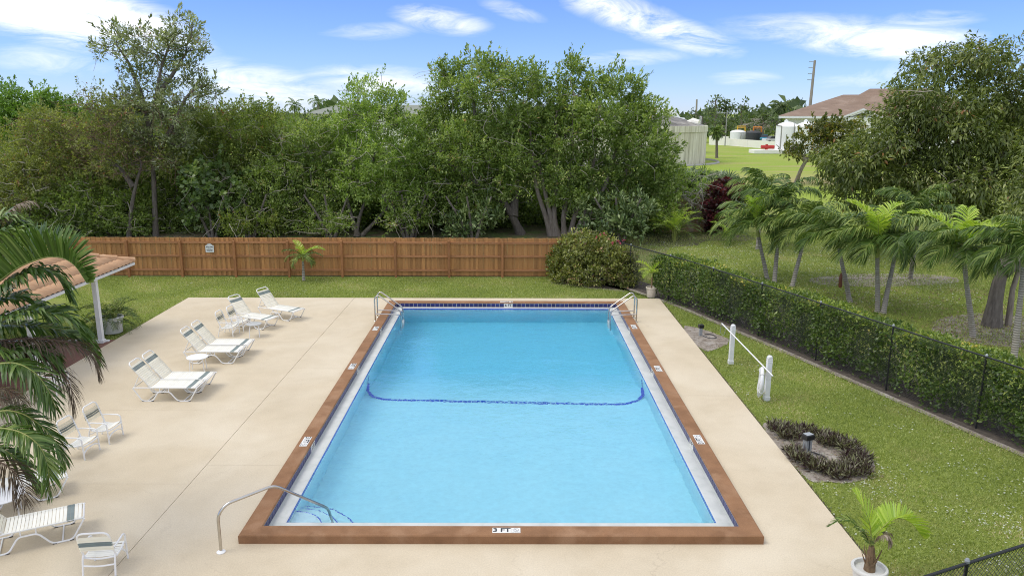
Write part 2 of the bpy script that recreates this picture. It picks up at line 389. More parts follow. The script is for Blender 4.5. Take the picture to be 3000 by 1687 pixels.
def water_mat():
    m, t = nodes_of('pool_water')
    v = N(t, 'ShaderNodeNewGeometry').outputs['Position']
    mp_ = N(t, 'ShaderNodeMapping', {'Vector': v, 'Scale': (1.0, 1.25, 1.0), 'Rotation': (0, 0, 0.4)})
    h = N(t, 'ShaderNodeMath', {0: tnoise(t, mp_.outputs[0], 4.6, 3.0, 0.5, 0.6), 1: 1.0}, operation='MULTIPLY').outputs[0]
    h2 = tnoise(t, mp_.outputs[0], 0.7, 2.0, 0.5, 0.3)
    hh = N(t, 'ShaderNodeMath', {0: h, 1: 0.35, 2: h2}, operation='MULTIPLY_ADD').outputs[0]
    calm = tmr(t, tnoise(t, v, 0.22, 2), 0.35, 0.65, 0.25, 1.0)
    b = N(t, 'ShaderNodeBump', {'Height': hh, 'Strength': calm, 'Distance': 0.042})
    g = N(t, 'ShaderNodeBsdfGlass', {'Color': (1, 1, 1), 'Roughness': 0.0, 'IOR': 1.33, 'Normal': b.outputs[0]})
    o = finish(t, g.outputs[0])
    va = N(t, 'ShaderNodeVolumeAbsorption', {'Color': (0.0, 0.76, 0.965), 'Density': 0.29})
    t.links.new(va.outputs[0], o.inputs['Volume'])
    return m
M['water'] = water_mat()

def stained_concrete():
    m, t = nodes_of('stained_tank_concrete')
    v = N(t, 'ShaderNodeTexCoord').outputs['Object']
    s = N(t, 'ShaderNodeMapping', {'Vector': v, 'Scale': (1.6, 1.6, 0.1)})
    c = tmix(t, tmr(t, tnoise(t, s.outputs[0], 1.6, 7, 0.7), 0.42, 0.68), (0.78, 0.75, 0.62), (0.30, 0.28, 0.2))
    c = tmix(t, tmr(t, tnoise(t, v, 0.5, 5), 0.4, 0.7, 0, 0.7), c, (0.6, 0.56, 0.42))
    p = N(t, 'ShaderNodeBsdfPrincipled', {'Base Color': c, 'Roughness': 0.85})
    finish(t, p.outputs[0]); return m
M['tank'] = stained_concrete()
M['tank_roof'] = surf('dark_domed_roof', (0.10, 0.095, 0.085), (0.22, 0.21, 0.19), rough=0.85, scale=0.8, c3=(0.35, 0.33, 0.29), scale3=0.4)
M['tank_white'] = surf('white_tank_plastic', (0.85, 0.86, 0.84), (0.8, 0.81, 0.79), rough=0.5, scale=0.6, stretch=(1, 1, 0.4))
M['tank_black'] = surf('black_tank_plastic', (0.03, 0.032, 0.035), (0.045, 0.047, 0.05), rough=0.6, scale=0.6)
M['stucco'] = surf('cream_stucco', (0.84, 0.82, 0.73), (0.79, 0.77, 0.68), rough=0.85, scale=0.4)
M['stucco_white'] = surf('white_stucco', (0.86, 0.85, 0.80), (0.82, 0.81, 0.76), rough=0.85, scale=0.5)
M['shingle'] = surf('brown_shingle', (0.26, 0.18, 0.13), (0.20, 0.14, 0.10), rough=0.9, scale=1.2, stretch=(0.4, 0.4, 5), c3=(0.3, 0.22, 0.165), scale3=0.3)
M['grey_roof'] = surf('grey_green_roof', (0.26, 0.28, 0.23), (0.2, 0.22, 0.18), rough=0.9, scale=0.5)
M['orange_pipe'] = surf('orange_pipe', (0.62, 0.22, 0.02), rough=0.5)
M['yellow_pipe'] = surf('yellow_pipe', (0.6, 0.38, 0.03), rough=0.5)
M['red_paint'] = surf('red_paint', (0.45, 0.03, 0.025), rough=0.5)
M['dark'] = surf('dark_void', (0.012, 0.012, 0.014), rough=0.6)
M['grey_post'] = surf('grey_post', (0.35, 0.35, 0.32), (0.28, 0.28, 0.25), rough=0.8)
M['wood_pole'] = surf('wooden_pole', (0.38, 0.34, 0.28), (0.28, 0.25, 0.2), rough=0.9, scale=2, stretch=(3, 3, 0.2))
M['car_paint'] = surf('white_car_paint', (0.72, 0.73, 0.74), rough=0.25, coat=0.5)
M['car_blue'] = surf('blue_car_paint', (0.05, 0.28, 0.42), rough=0.25, coat=0.5)
M['car_glass'] = surf('car_glass', (0.03, 0.035, 0.04), rough=0.1)
M['garden_wall'] = surf('rust_stained_wall', (0.42, 0.36, 0.27), (0.36, 0.22, 0.11), rough=0.9, scale=1.6, stretch=(2, 2, 0.5), lo=0.3, hi=0.6)
M['rope'] = surf('white_rope', (0.7, 0.7, 0.66), rough=0.8)
M['log'] = surf('red_brown_sheath', (0.17, 0.06, 0.03), (0.12, 0.04, 0.02), rough=0.6, scale=4)
M['fixture'] = surf('grey_aluminium', (0.42, 0.45, 0.46), (0.3, 0.32, 0.33), rough=0.45, metal=0.4)

M['forest_floor'] = surf('leafy_ground', (0.12, 0.12, 0.05), (0.20, 0.16, 0.10), rough=0.95, scale=1.3, obj=False, c3=(0.14, 0.20, 0.05), scale3=0.6, lo3=0.45, hi3=0.6, bump=0.8, bscale=14, bdist=0.05, fine=0.3, fscale=9)
# ------------------------------------------------------------------ geometry helpers
def link(name, me, mat, parent=None, smooth=False):
    o = bpy.data.objects.new(name, me)
    COL.objects.link(o)
    if mat is not None:
        me.materials.clear()
        for mm in (mat if isinstance(mat, (list, tuple)) else [mat]):
            me.materials.append(mm)
    if smooth:
        me.polygons.foreach_set('use_smooth', [True] * len(me.polygons))
    if parent is not None:
        o.parent = parent
    return o
def tag(o, label=None, cat=None, group=None, kind=None):
    for k, v in (('label', label), ('category', cat), ('group', group), ('kind', kind)):
        if v:
            o[k] = v
    return o
def empty(name, loc=(0, 0, 0), rz=0.0, label=None, cat=None, group=None):
    o = bpy.data.objects.new(name, None)
    COL.objects.link(o)
    o.empty_display_size = 0.2
    o.location = Vector([float(c) for c in loc]); o.rotation_euler = (0, 0, rz)
    tag(o, label, cat, group)
    return o
def copy_tree(o, parent=None, **props):
    c = o.copy(); COL.objects.link(c)
    c.parent = parent
    for k, v in props.items():
        c[k] = v
    for ch in [x for x in KIDS.get(o.name, [])]:
        copy_tree(ch, c)
    return c
KIDS = {}
def remember(root):
    """note the children once so that copies need no scene walk"""
    for ob in COL.objects:
        if ob.parent is not None:
            KIDS.setdefault(ob.parent.name, [])
            if ob not in KIDS[ob.parent.name]:
                KIDS[ob.parent.name].append(ob)

class MB:
    def __init__(s):
        s.v, s.f = [], []
    def add(s, vs_, fs):
        n = len(s.v)
        s.v += [tuple(map(float, p)) for p in vs_]
        s.f += [tuple(n + i for i in q) for q in fs]
        return s
    def box(s, x0, x1, y0, y1, z0, z1, bev=0.0):
        if bev:
            b = bev
            vs_ = []
            for z, i in ((z0, b), (z0 + b, 0), (z1 - b, 0), (z1, b)):
                vs_ += [(x0 + i, y0 + i, z), (x1 - i, y0 + i, z), (x1 - i, y1 - i, z), (x0 + i, y1 - i, z)]
            fs = [(3, 2, 1, 0), (12, 13, 14, 15)]
            for k in range(3):
                for j in range(4):
                    a, c = k * 4 + j, k * 4 + (j + 1) % 4
                    fs.append((a, c, c + 4, a + 4))
            return s.add(vs_, fs)
        vs_ = [(x0, y0, z0), (x1, y0, z0), (x1, y1, z0), (x0, y1, z0), (x0, y0, z1), (x1, y0, z1), (x1, y1, z1), (x0, y1, z1)]
        return s.add(vs_, [(3, 2, 1, 0), (4, 5, 6, 7), (0, 1, 5, 4), (1, 2, 6, 5), (2, 3, 7, 6), (3, 0, 4, 7)])
    def tube(s, pts, r, n=8, caps=True):
        P = [Vector([float(c) for c in p]) for p in pts]
        rr = r if isinstance(r, (list, tuple, np.ndarray)) else [r] * len(P)
        t0 = (P[1] - P[0]).normalized()
        a = Vector((0, 0, 1)) if abs(t0.z) < 0.9 else Vector((1, 0, 0))
        u = t0.cross(a).normalized()
        vs_, fs = [], []
        for i, p in enumerate(P):
            if i == 0: t = t0
            elif i == len(P) - 1: t = (P[i] - P[i - 1]).normalized()
            else: t = ((P[i + 1] - P[i]).normalized() + (P[i] - P[i - 1]).normalized()).normalized()
            u = (u - t * u.dot(t)).normalized()
            w = t.cross(u)
            for k in range(n):
                an = 2 * pi * k / n
                vs_.append(p + (u * cos(an) + w * sin(an)) * float(rr[i]))
        for i in range(len(P) - 1):
            for k in range(n):
                a_, b_ = i * n + k, i * n + (k + 1) % n
                fs.append((a_, b_, b_ + n, a_ + n))
        if caps:
            fs.append(tuple(range(n - 1, -1, -1)))
            fs.append(tuple((len(P) - 1) * n + k for k in range(n)))
        return s.add(vs_, fs)
    def lathe(s, prof, n=24, c=(0, 0, 0), sx=1.0, sy=1.0, caps=True):
        vs_, fs = [], []
        for (r, z) in prof:
            for k in range(n):
                a = 2 * pi * k / n
                vs_.append((c[0] + r * cos(a) * sx, c[1] + r * sin(a) * sy, c[2] + z))
        for i in range(len(prof) - 1):
            for k in range(n):
                a_, b_ = i * n + k, i * n + (k + 1) % n
                fs.append((a_, b_, b_ + n, a_ + n))
        if caps:
            fs.append(tuple(range(n - 1, -1, -1)))
            fs.append(tuple((len(prof) - 1) * n + k for k in range(n)))
        return s.add(vs_, fs)
    def poly(s, pts, z0, z1):
        n = len(pts)
        vs_ = [(x, y, z0) for x, y in pts] + [(x, y, z1) for x, y in pts]
        fs = [tuple(range(n - 1, -1, -1)), tuple(range(n, 2 * n))] + [(i, (i + 1) % n, (i + 1) % n + n, i + n) for i in range(n)]
        return s.add(vs_, fs)
    def mesh(s, name):
        me = bpy.data.meshes.new(name)
        me.from_pydata(s.v, [], s.f)
        me.validate()
        return me
    def build(s, name, mat, parent=None, smooth=False, kind=None):
        o = link(name, s.mesh(name), mat, parent, smooth)
        if kind: o['kind'] = kind
        return o
def smooth_path(pts, rad, seg=5):
    """round the corners of a polyline"""
    P = [Vector([float(c) for c in p]) for p in pts]
    out = [P[0]]
    for i in range(1, len(P) - 1):
        a, b, c = P[i - 1], P[i], P[i + 1]
        d1, d2 = (a - b), (c - b)
        r1 = min(rad, d1.length * 0.48, d2.length * 0.48)
        p1, p2 = b + d1.normalized() * r1, b + d2.normalized() * r1
        for k in range(seg + 1):
            t = k / seg
            out.append(p1 * (1 - t) ** 2 + b * 2 * t * (1 - t) + p2 * t * t)
    out.append(P[-1])
    return out
def auto_smooth(o, ang=40):
    me = o.data
    me.polygons.foreach_set('use_smooth', [True] * len(me.polygons))
    try:
        me.set_sharp_from_angle(angle=R(ang))
    except Exception:
        pass
    return o

def lettering(txt, size, mat, parent, loc, rot, extrude=0.0008, name='lettering', sx=1.0, bold=0.0):
    cu = bpy.data.curves.new('text', 'FONT')
    cu.body = txt; cu.size = size; cu.extrude = extrude; cu.align_x = 'CENTER'; cu.align_y = 'CENTER'
    cu.resolution_u = 3; cu.offset = bold
    tmp = bpy.data.objects.new('text', cu); COL.objects.link(tmp)
    dg = bpy.context.evaluated_depsgraph_get()
    me = bpy.data.meshes.new_from_object(tmp.evaluated_get(dg))
    bpy.data.objects.remove(tmp); bpy.data.curves.remove(cu)
    o = link(name, me, mat, parent)
    o.location = loc; o.rotation_euler = rot; o.scale = (sx, 1, 1)
    return o

# ------------------------------------------------------------------ ground
W2 = 4.61                     # half the outer width of the coping
CW = 0.335                    # coping width
PL = 17.0                     # pool length with coping
DX0, DX1, DY1 = -12.93, 6.24, 18.1   # deck edges
XI = W2 - CW                  # inner coping edge
WX0, WX1, WY0, WY1 = -3.98, 3.97, 0.72, 16.42     # water's edge
ZD = 0.0

g = MB()
hx0, hx1, hy0, hy1 = -5.2, 5.2, -0.6, 17.6      # hole under the pool
big = 2500.0
xs = [-big, hx0, hx1, big]; ys = [-60.0, hy0, hy1, big * 1.4]
for i in range(3):
    for j in range(3):
        if i == 1 and j == 1: continue
        g.add([(xs[i], ys[j], -0.05), (xs[i + 1], ys[j], -0.05), (xs[i + 1], ys[j + 1], -0.05), (xs[i], ys[j + 1], -0.05)], [(0, 1, 2, 3)])
tag(g.build('lawn_ground', M['lawn']), kind='structure')

# deck: slabs with open joints, lying round the pool
deck = empty('pool_deck'); deck['kind'] = 'structure'
JX = -6.5                     # the long joint (leans a little: ends given)
def jx(y): return -6.42 + (y + 2.0) * 0.012
def slab(pts):
    o = MB().poly(pts, -0.09, ZD).build('slab', M['deck'], deck)
    return o
gap = 0.006
def strip_left(y0, y1, x0f, x1f):
    slab([(x0f(y0), y0 + gap * 0.4), (x1f(y0), y0 + gap * 0.4), (x1f(y1), y1 - gap * 0.4), (x0f(y1), y1 - gap * 0.4)])
lx = lambda y: DX0 if y > 2.2 else -10.75
for (y0, y1) in ((-7.0, -3.4), (-3.4, 2.2), (2.2, 6.1), (6.1, 12.0), (12.0, DY1)):
    if y0 >= 2.2:
        strip_left(y0, y1, lambda y: DX0, lambda y: jx(y) - gap)
    else:
        strip_left(y0, y1, lambda y: -10.75, lambda y: jx(y) - gap)
for (y0, y1) in ((-1.3, 3.05), (3.05, 9.4), (9.4, DY1)):
    strip_left(y0, y1, lambda y: jx(y) + gap, lambda y: -W2)
slab([(jx(-7) + gap, -7.0), (-1.9, -7.0), (-1.9, -1.3 - gap), (jx(-1.3) + gap, -1.3 - gap)])
slab([(-W2, -1.3 + gap), (W2, -1.3 + gap), (W2, 0.0), (-W2, 0.0)])
slab([(-1.9 + gap * 2, -7.0), (4.2, -7.0), (4.2, -1.3 - gap), (-1.9 + gap * 2, -1.3 - gap)])
slab([(4.2 + gap * 2, -7.0), (DX1, -7.0), (DX1, -1.3 - gap), (4.2 + gap * 2, -1.3 - gap)])
slab([(W2, -1.3 + gap), (DX1, -1.3 + gap), (DX1, 7.2 - gap), (W2, 7.2 - gap)])
slab([(W2, 7.2 + gap), (DX1, 7.2 + gap), (DX1, DY1), (W2, DY1)])
slab([(-W2, PL), (W2, PL), (W2, DY1), (-W2, DY1)])
# dark soil line where the lawn meets the deck
e = MB()
def edging(p, q, w=0.05, z=-0.046):
    p, q = Vector(p), Vector(q); d = (q - p).normalized(); n = Vector((-d.y, d.x)) * w
    e.add([(p.x - n.x, p.y - n.y, z), (q.x - n.x, q.y - n.y, z), (q.x + n.x, q.y + n.y, z), (p.x + n.x, p.y + n.y, z)], [(0, 1, 2, 3)])
edging((DX1 + 0.03, -7), (DX1 + 0.03, DY1 + 0.06)); edging((DX0 - 0.03, DY1 + 0.03), (DX1 + 0.08, DY1 + 0.03), z=-0.042); edging((DX0 - 0.03, 12.2), (DX0 - 0.03, DY1 + 0.08), z=-0.038)
tag(e.build('lawn_edge', M['soil']), kind='structure')

# ------------------------------------------------------------------ swimming pool
pool = empty('swimming_pool', (0, 0, 0))
tag(pool, 'rectangular blue swimming pool with raised brown coping and navy tile band', 'swimming pool')
ZC = 0.165
c = MB()
bv = 0.018
ring_o = [(-W2, 0), (W2, 0), (W2, PL), (-W2, PL)]
ring_i = [(-XI, CW), (XI, CW), (XI, PL - CW), (-XI, PL - CW)]
def ring(mb, a, za, b, zb, flip=False):
    n = len(a)
    vs_ = [(x, y, za) for x, y in a] + [(x, y, zb) for x, y in b]
    fs = [(i, (i + 1) % n, (i + 1) % n + n, i + n) for i in range(n)]
    mb.add(vs_, [q[::-1] for q in fs] if flip else fs)
def inset(r, d):
    cx_, cy_ = sum(p[0] for p in r) / 4, sum(p[1] for p in r) / 4
    return [(x + (d if x < cx_ else -d), y + (d if y < cy_ else -d)) for x, y in r]
ring(c, ring_o, -0.1, ring_o, ZC - bv)
ring(c, ring_o, ZC - bv, inset(ring_o, bv), ZC)
ring(c, inset(ring_o, bv), ZC, inset(ring_i, -bv), ZC)
ring(c, inset(ring_i, -bv), ZC, ring_i, ZC - bv)
ring(c, ring_i, ZC - bv, ring_i, ZC - 0.03)
c.build('coping', M['coping'], pool)
c = MB(); ring(c, ring_i, ZC - 0.03, ring_i, -0.06); c.build('tile_bed', M['grout'], pool)
# gutter ledge: falls gently to the wall, its lip at the water's edge
wr = [(WX0, WY0), (WX1, WY0), (WX1, WY1), (WX0, WY1)]
c = MB()
ins = inset(ring_i, 0.045)
ring(c, ins, -0.022, inset(wr, -0.02), 0.004)
ring(c, inset(wr, -0.02), 0.004, wr, -0.004)
c.build('gutter_ledge', M['ledge'], pool)
c = MB(); ring(c, ring_i, -0.012, ins, -0.0225); c.build('gutter_channel', M['ledge_corner'], pool)
# rim strip of blue tile and the shell below it
ZW = -0.016
c = MB(); ring(c, wr, -0.004, wr, -0.15); c.build('rim_tile_band', M['rim_tile'], pool)
shell = MB()
Z1, Z2 = -1.02, -1.85        # shallow and deep floor
YB = 7.95                    # floor breaks here
ring(shell, wr, -0.15, [(x, y) for x, y in wr], -0.9)
def shell_profile(y):
    if y < YB: return Z1 - 0.10 * (y - WY0) / (YB - WY0)
    t = min(1.0, (y - YB) / 2.8)
    return Z1 - 0.10 + (Z2 - Z1 + 0.10) * t
ysamp = [WY0, 3.0, 5.5, YB, YB + 2.8, WY1]
for i in range(len(ysamp) - 1):
    a, b = ysamp[i], ysamp[i + 1]
    za, zb = shell_profile(a), shell_profile(b)
    shell.add([(WX0, a, za), (WX1, a, za), (WX1, b, zb), (WX0, b, zb)], [(0, 1, 2, 3)])
    shell.add([(WX0, a, -0.9), (WX0, b, -0.9), (WX0, b, zb), (WX0, a, za)], [(0, 1, 2, 3)])
    shell.add([(WX1, a, -0.9), (WX1, a, za), (WX1, b, zb), (WX1, b, -0.9)], [(0, 1, 2, 3)])
shell.add([(WX0, WY0, -0.9), (WX0, WY0, Z1), (WX1, WY0, Z1), (WX1, WY0, -0.9)], [(0, 1, 2, 3)])
shell.add([(WX0, WY1, -0.9), (WX1, WY1, -0.9), (WX1, WY1, Z2), (WX0, WY1, Z2)], [(0, 1, 2, 3)])
shell.build('shell', M['plaster'], pool)
# tile line across the floor where it starts to fall, curving up both walls
line = [(WX0 + 0.006, YB + 1.1, -0.5), (WX0 + 0.01, YB + 0.8, -0.85)]
nn = 24
path = [Vector((WX0 + 0.012, YB + 1.15, -0.35)), Vector((WX0 + 0.015, YB + 0.95, -0.8)), Vector((WX0 + 0.06, YB + 0.62, -1.08)), Vector((WX0 + 0.26, YB + 0.26, -1.115)), Vector((WX0 + 0.6, YB + 0.04, -1.112)), Vector((WX0 + 1.0, YB, -1.110))]
path = [Vector((p.x, p.y, p.z)) for p in path]
rp = [Vector((-p.x - 0.01, p.y - 0.28, p.z)) for p in reversed(path)]
mid = [Vector((WX0 + 1.0 + (WX1 - WX0 - 2.0) * i / 46, YB - 0.28 * i / 46, -1.108)) for i in range(1, 46)]
full = path + mid + rp
lineobj = empty('floor_tile_line'); lineobj.parent = pool
for i in range(len(full) - 1):
    a, b = full[i], full[i + 1]
    d = (b - a); ln_ = d.length; d.normalize()
    side_ = Vector((0, 1, 0)) if i >= 5 and i < len(full) - 6 else d.cross(Vector((0, 0, 1))).normalized() if abs(d.z) < 0.7 else Vector((0, 1, 0))
    if side_.y < 0: side_ = -side_
    up_ = Vector((0, 0, 0.008))
    a2, b2 = a + d * 0.006, b - d * 0.006
    w_ = 0.046
    MB().add([a2 - side_ * w_ + up_, b2 - side_ * w_ + up_, b2 + side_ * w_ + up_, a2 + side_ * w_ + up_,
              a2 - side_ * w_ - up_, b2 - side_ * w_ - up_, b2 + side_ * w_ - up_, a2 + side_ * w_ - up_],
             [(0, 1, 2, 3), (7, 6, 5, 4), (0, 4, 5, 1), (1, 5, 6, 2), (2, 6, 7, 3), (3, 7, 4, 0)]).build('tile', M['rim_tile'], lineobj)
# corner steps, three quarter rounds with a tiled nosing
for (rad, z) in ((0.62, -0.25), (0.93, -0.5), (1.26, -0.76)):
    pts = [(WX0 + 0.003, WY0 + 0.003)] + [(WX0 + 0.003 + rad * 1.0 * cos(a), WY0 + 0.003 + rad * 1.0 * sin(a)) for a in np.linspace(0, pi / 2, 15)]
    st = MB().poly(pts, -1.3, z).build('step', M['plaster'], pool)
    MB().tube([(x, y, z) for x, y in pts[1:]], 0.012, 5).build('nosing', M['rim_tile'], st)
# navy tile band: one mesh for all tiles
tw = 0.152
tm = MB().box(-tw / 2, tw / 2, -0.006, 0.0, -0.066, 0.066, 0.0025).mesh('tile')
tm.materials.append(M['tile'])
pitch = 2 * XI / 51
zt = 0.063
def put_tile(x, y, rz):
    o = bpy.data.objects.new('tile', tm); COL.objects.link(o); o.parent = pool
    o.location = (x, y, zt); o.rotation_euler = (0, 0, rz)
for i in range(51):
    if i in (25, 26): continue
    put_tile(-XI + pitch * (i + 0.5), PL - CW, 0)
ns = int((PL - 2 * CW) / pitch)
skipL, skipR = [], []
MARKS = {}
def sidey(px, py, z=0.165): return gp(px, py, z)[1]
yl = [sidey(766, 1110), sidey(884, 921), sidey(944, 826)]
yr = [sidey(1760, 1105), sidey(1656, 927), sidey(1595, 822)]
depth_txt = ['3 FT', '5 FT', '6 FT']
fl, fr = [], []
for i in range(ns):
    y = CW + pitch * (i + 0.5)
    if any(0 <= (y - (m_ - pitch)) < 2 * pitch for m_ in yl): fl.append((i, y))
    else: put_tile(-XI, y, R(90))
    if any(0 <= (y - (m_ - pitch)) < 2 * pitch for m_ in yr): fr.append((i, y))
    else: put_tile(XI, y, R(-90))
def plate(name, w, h, loc, rot, mat=M['marker']):
    o = MB().box(-w / 2, w / 2, -h / 2, h / 2, 0, 0.006, 0.002).build(name, mat, pool)
    o.location = loc; o.rotation_euler = rot
    return o
def no_diving(parent, x, s=1.0):
    k = MB()
    th_ = np.linspace(0, 2 * pi, 25)
    r0, r1 = 0.048 * s, 0.056 * s
    n = len(th_) - 1
    k.add([(r0 * cos(a), r0 * sin(a), 0) for a in th_[:-1]] + [(r1 * cos(a), r1 * sin(a), 0) for a in th_[:-1]], [(i, i + n, (i + 1) % n + n, (i + 1) % n) for i in range(n)])
    d = 0.7071
    k.add([(-r0 * d - .004, r0 * d - .004, 0), (-r0 * d + .004, r0 * d + .004, 0), (r0 * d + .004, -r0 * d + .004, 0), (r0 * d - .004, -r0 * d - .004, 0)], [(3, 2, 1, 0)])
    k.add([(-0.03, -0.012, 0), (-0.005, 0.016, 0), (0.004, 0.012, 0), (-0.018, -0.016, 0)], [(3, 2, 1, 0)])
    k.add([(0.0, 0.016, 0), (0.026, -0.006, 0), (0.02, -0.012, 0), (-0.002, 0.006, 0)], [(3, 2, 1, 0)])
    o = k.build('no_diving_symbol', M['grey_print'], parent); o.location = (x, 0.012, 0.0072)
    lettering('NO DIVING', 0.026, M['grey_print'], parent, (x, -0.062, 0.0072), (0, 0, 0), bold=0.0004)
def deck_marker(txt, x, y, rz):
    p = plate('depth_marker', 0.33, 0.168, (x, y, ZC), (0, 0, rz))
    q = plate('no_diving_plate', 0.163, 0.168, (x + 0.251 * cos(rz), y + 0.251 * sin(rz), ZC), (0, 0, rz))
    lettering(txt, 0.17, M['black_print'], p, (0, 0.0, 0.0072), (0, 0, 0), bold=0.005)
    no_diving(q, 0)
def wall_marker(txt, x, y, rz):
    p = plate('depth_marker', 2 * pitch - 0.008, 0.15, (x, y, zt), (R(90), 0, rz))
    lettering(txt, 0.14, M['black_print'], p, (0, 0, 0.0072), (0, 0, 0), bold=0.004)
fm = gp(1262, 1334, ZC)
deck_marker('3 FT', fm[0], 0.17, 0)
xm = -XI + pitch * 26
wall_marker('6 FT', xm, PL - CW, 0)
deck_marker('6 FT', xm + 0.02, PL - 0.17, pi)
for k in range(3):
    fy = [y for i, y in fl if abs(y - yl[k]) < 0.4]; ym = sum(fy) / len(fy)
    wall_marker(depth_txt[k], -XI, ym, R(90))
    deck_marker(depth_txt[k], -W2 + 0.17, yl[k] + 0.08, R(-90))
    fy = [y for i, y in fr if abs(y - yr[k]) < 0.4]; ym = sum(fy) / len(fy)
    wall_marker(depth_txt[k], XI, ym, R(-90))
    deck_marker(depth_txt[k], W2 - 0.17, yr[k] - 0.08, R(90))
# water
wtr = MB()
e_ = 0.001
wtr.add([(WX0 - e_, WY0 - e_, ZW), (WX1 + e_, WY0 - e_, ZW), (WX1 + e_, WY1 + e_, ZW), (WX0 - e_, WY1 + e_, ZW),
         (WX0 - e_, WY0 - e_, -2.1), (WX1 + e_, WY0 - e_, -2.1), (WX1 + e_, WY1 + e_, -2.1), (WX0 - e_, WY1 + e_, -2.1)],
        [(0, 1, 2, 3), (7, 6, 5, 4), (0, 4, 5, 1), (1, 5, 6, 2), (2, 6, 7, 3), (3, 7, 4, 0)])
tag(wtr.build('pool_water', M['water']), kind='structure')

# ladders with grab rails
def ladder(sx, label):
    yb = (14.52, 15.05)
    t = empty('pool_ladder', (sx * 4.72, sum(yb) / 2, 0), 0 if sx > 0 else pi, label, 'pool ladder', 'steel ladders at the deep end')
    # local +x points away from the pool
    for s in (-1, 1):
        y = s * 0.265
        p = [(0.0, y, 0), (0.0, y, 0.86), (-0.13, y, 0.985), (-0.92, y, 0.40), (-0.95, y, 0.2), (-0.92, y, -1.05)]
        auto_smooth(MB().tube(smooth_path(p, 0.11, 6), 0.025, 10).build('grab_rail', M['steel'], t))
        auto_smooth(MB().tube([(0.0, y, 0.285), (-0.93, y, 0.25)], 0.021, 8).build('cross_bar', M['steel'], t))
        auto_smooth(MB().lathe([(0.055, 0), (0.055, 0.012), (0.03, 0.03), (0.026, 0.034)], 16, (0.0, y, 0.001)).build('base_flange', M['steel'], t))
    for z in (-0.2, -0.5, -0.8):
        MB().box(-1.0, -0.9, -0.245, 0.245, z - 0.02, z, 0.006).build('ladder_step', M['white_pvc'], t)
ladder(-1, 'steel pool ladder with looped grab rails at the far left pool corner')
ladder(1, 'steel pool ladder with looped grab rails at the far right pool corner')
# entry handrail
hr = empty('pool_handrail', (-4.82, -0.26, 0))
tag(hr, 'single bent steel handrail over the near left pool corner steps', 'handrail')
pw = [(0, 0, 0), (0, 0, 0.70), (0.12, 0.085, 0.86), (0.80, 0.57, 0.96), (1.56, 1.3, 0.10), (1.62, 1.38, -0.7)]
hp = smooth_path(pw, 0.14, 7)
auto_smooth(MB().tube(hp, 0.026, 12).build('rail', M['steel'], hr))
auto_smooth(MB().lathe([(0.075, 0), (0.075, 0.012), (0.04, 0.03), (0.028, 0.034)], 20, (0, 0, 0.001)).build('base_flange', M['white_metal'], hr))

# ------------------------------------------------------------------ wooden fence
FY = 22.3
fence = empty('wooden_fence', (-9.0, FY, 0))
tag(fence, 'long red brown wooden board fence with posts and rails behind the lawn', 'fence')
FH = 1.78
x = -21.5
k = 0
bmesh_cache = {}
def board_mesh(w, h, mat, key):
    if key not in bmesh_cache:
        me = MB().box(-w / 2, w / 2, -0.009, 0.009, 0.02, h, 0.003).mesh('board'); me.materials.append(mat); bmesh_cache[key] = me
    return bmesh_cache[key]
fx_end = 2.6
bp = 0.112
while x < fx_end:
    hgt_ = FH + random.uniform(-0.006, 0.006)
    key = ('w%d' % (k % 2), k % 5)
    me = board_mesh(0.125 if k % 2 == 0 else 0.1, FH + (k % 5 - 2) * 0.004, M['fence'], key)
    o = bpy.data.objects.new('board', me); COL.objects.link(o); o.parent = fence
    o.location = (x + 9.0, 0.0 if k % 2 == 0 else 0.021, 0)
    o.rotation_euler = (0, R(random.uniform(-0.25, 0.25)), R(random.uniform(-1, 1)))
    x += bp * random.uniform(0.97, 1.03)
    k += 1
posts = []
px0 = -9.98
xx = px0 - 2.445 * 5
while xx < 2.0:
    posts.append(xx); xx += 2.445
for i, xp in enumerate(posts):
    o = MB().box(-0.05, 0.05, -0.05, 0.05, -0.04, 1.66, 0.006).build('fence_post', M['fence_post'], fence)
    o.location = (xp + 9.0, -0.115, 0)
    if i + 1 <= len(posts):
        x1 = (posts[i + 1] if i + 1 < len(posts) else fx_end) - 0.052
        for z in (0.28, 0.93, 1.56):
            MB().box(0, x1 - xp - 0.052, -0.022, 0.022, -0.047, 0.047, 0.004).build('fence_rail', M['fence_rail'], fence).location = (xp + 0.052 + 9.0, -0.036, z)
            # sloping top arris
MB().box(-12.4, 11.6, 0.034, 0.05, -0.02, 0.16).build('kick_board', M['old_board'], fence)
# sign
sx_, _, sz_ = at(526, 625, FY - 0.1)
sg = empty('warning_sign', (sx_, FY - 0.035, sz_))
tag(sg, 'small white arched sign reading BEWARE fixed to the wooden fence', 'sign')
pts = [(-0.19, -0.19), (0.19, -0.19), (0.19, 0.13)] + [(0.12 * cos(a), 0.14 + 0.075 * sin(a)) for a in np.linspace(0, pi, 9)] + [(-0.19, 0.13)]
o = MB().poly(pts, 0, 0.012).build('sign_board', M['sign'], sg); o.rotation_euler = (R(90), 0, 0)
for txt, s, z, sxx in (('BEWARE', 0.085, 0.055, 1.0), ('OF ANY', 0.045, -0.01, 1.0), ('SMALL CHILDREN', 0.036, -0.07, 1.0), ('IN POOL AREA', 0.036, -0.12, 1.0)):
    lettering(txt, s, M['black_print'], sg, (0, -0.0135, z), (R(90), 0, 0), bold=0.0012, sx=sxx)

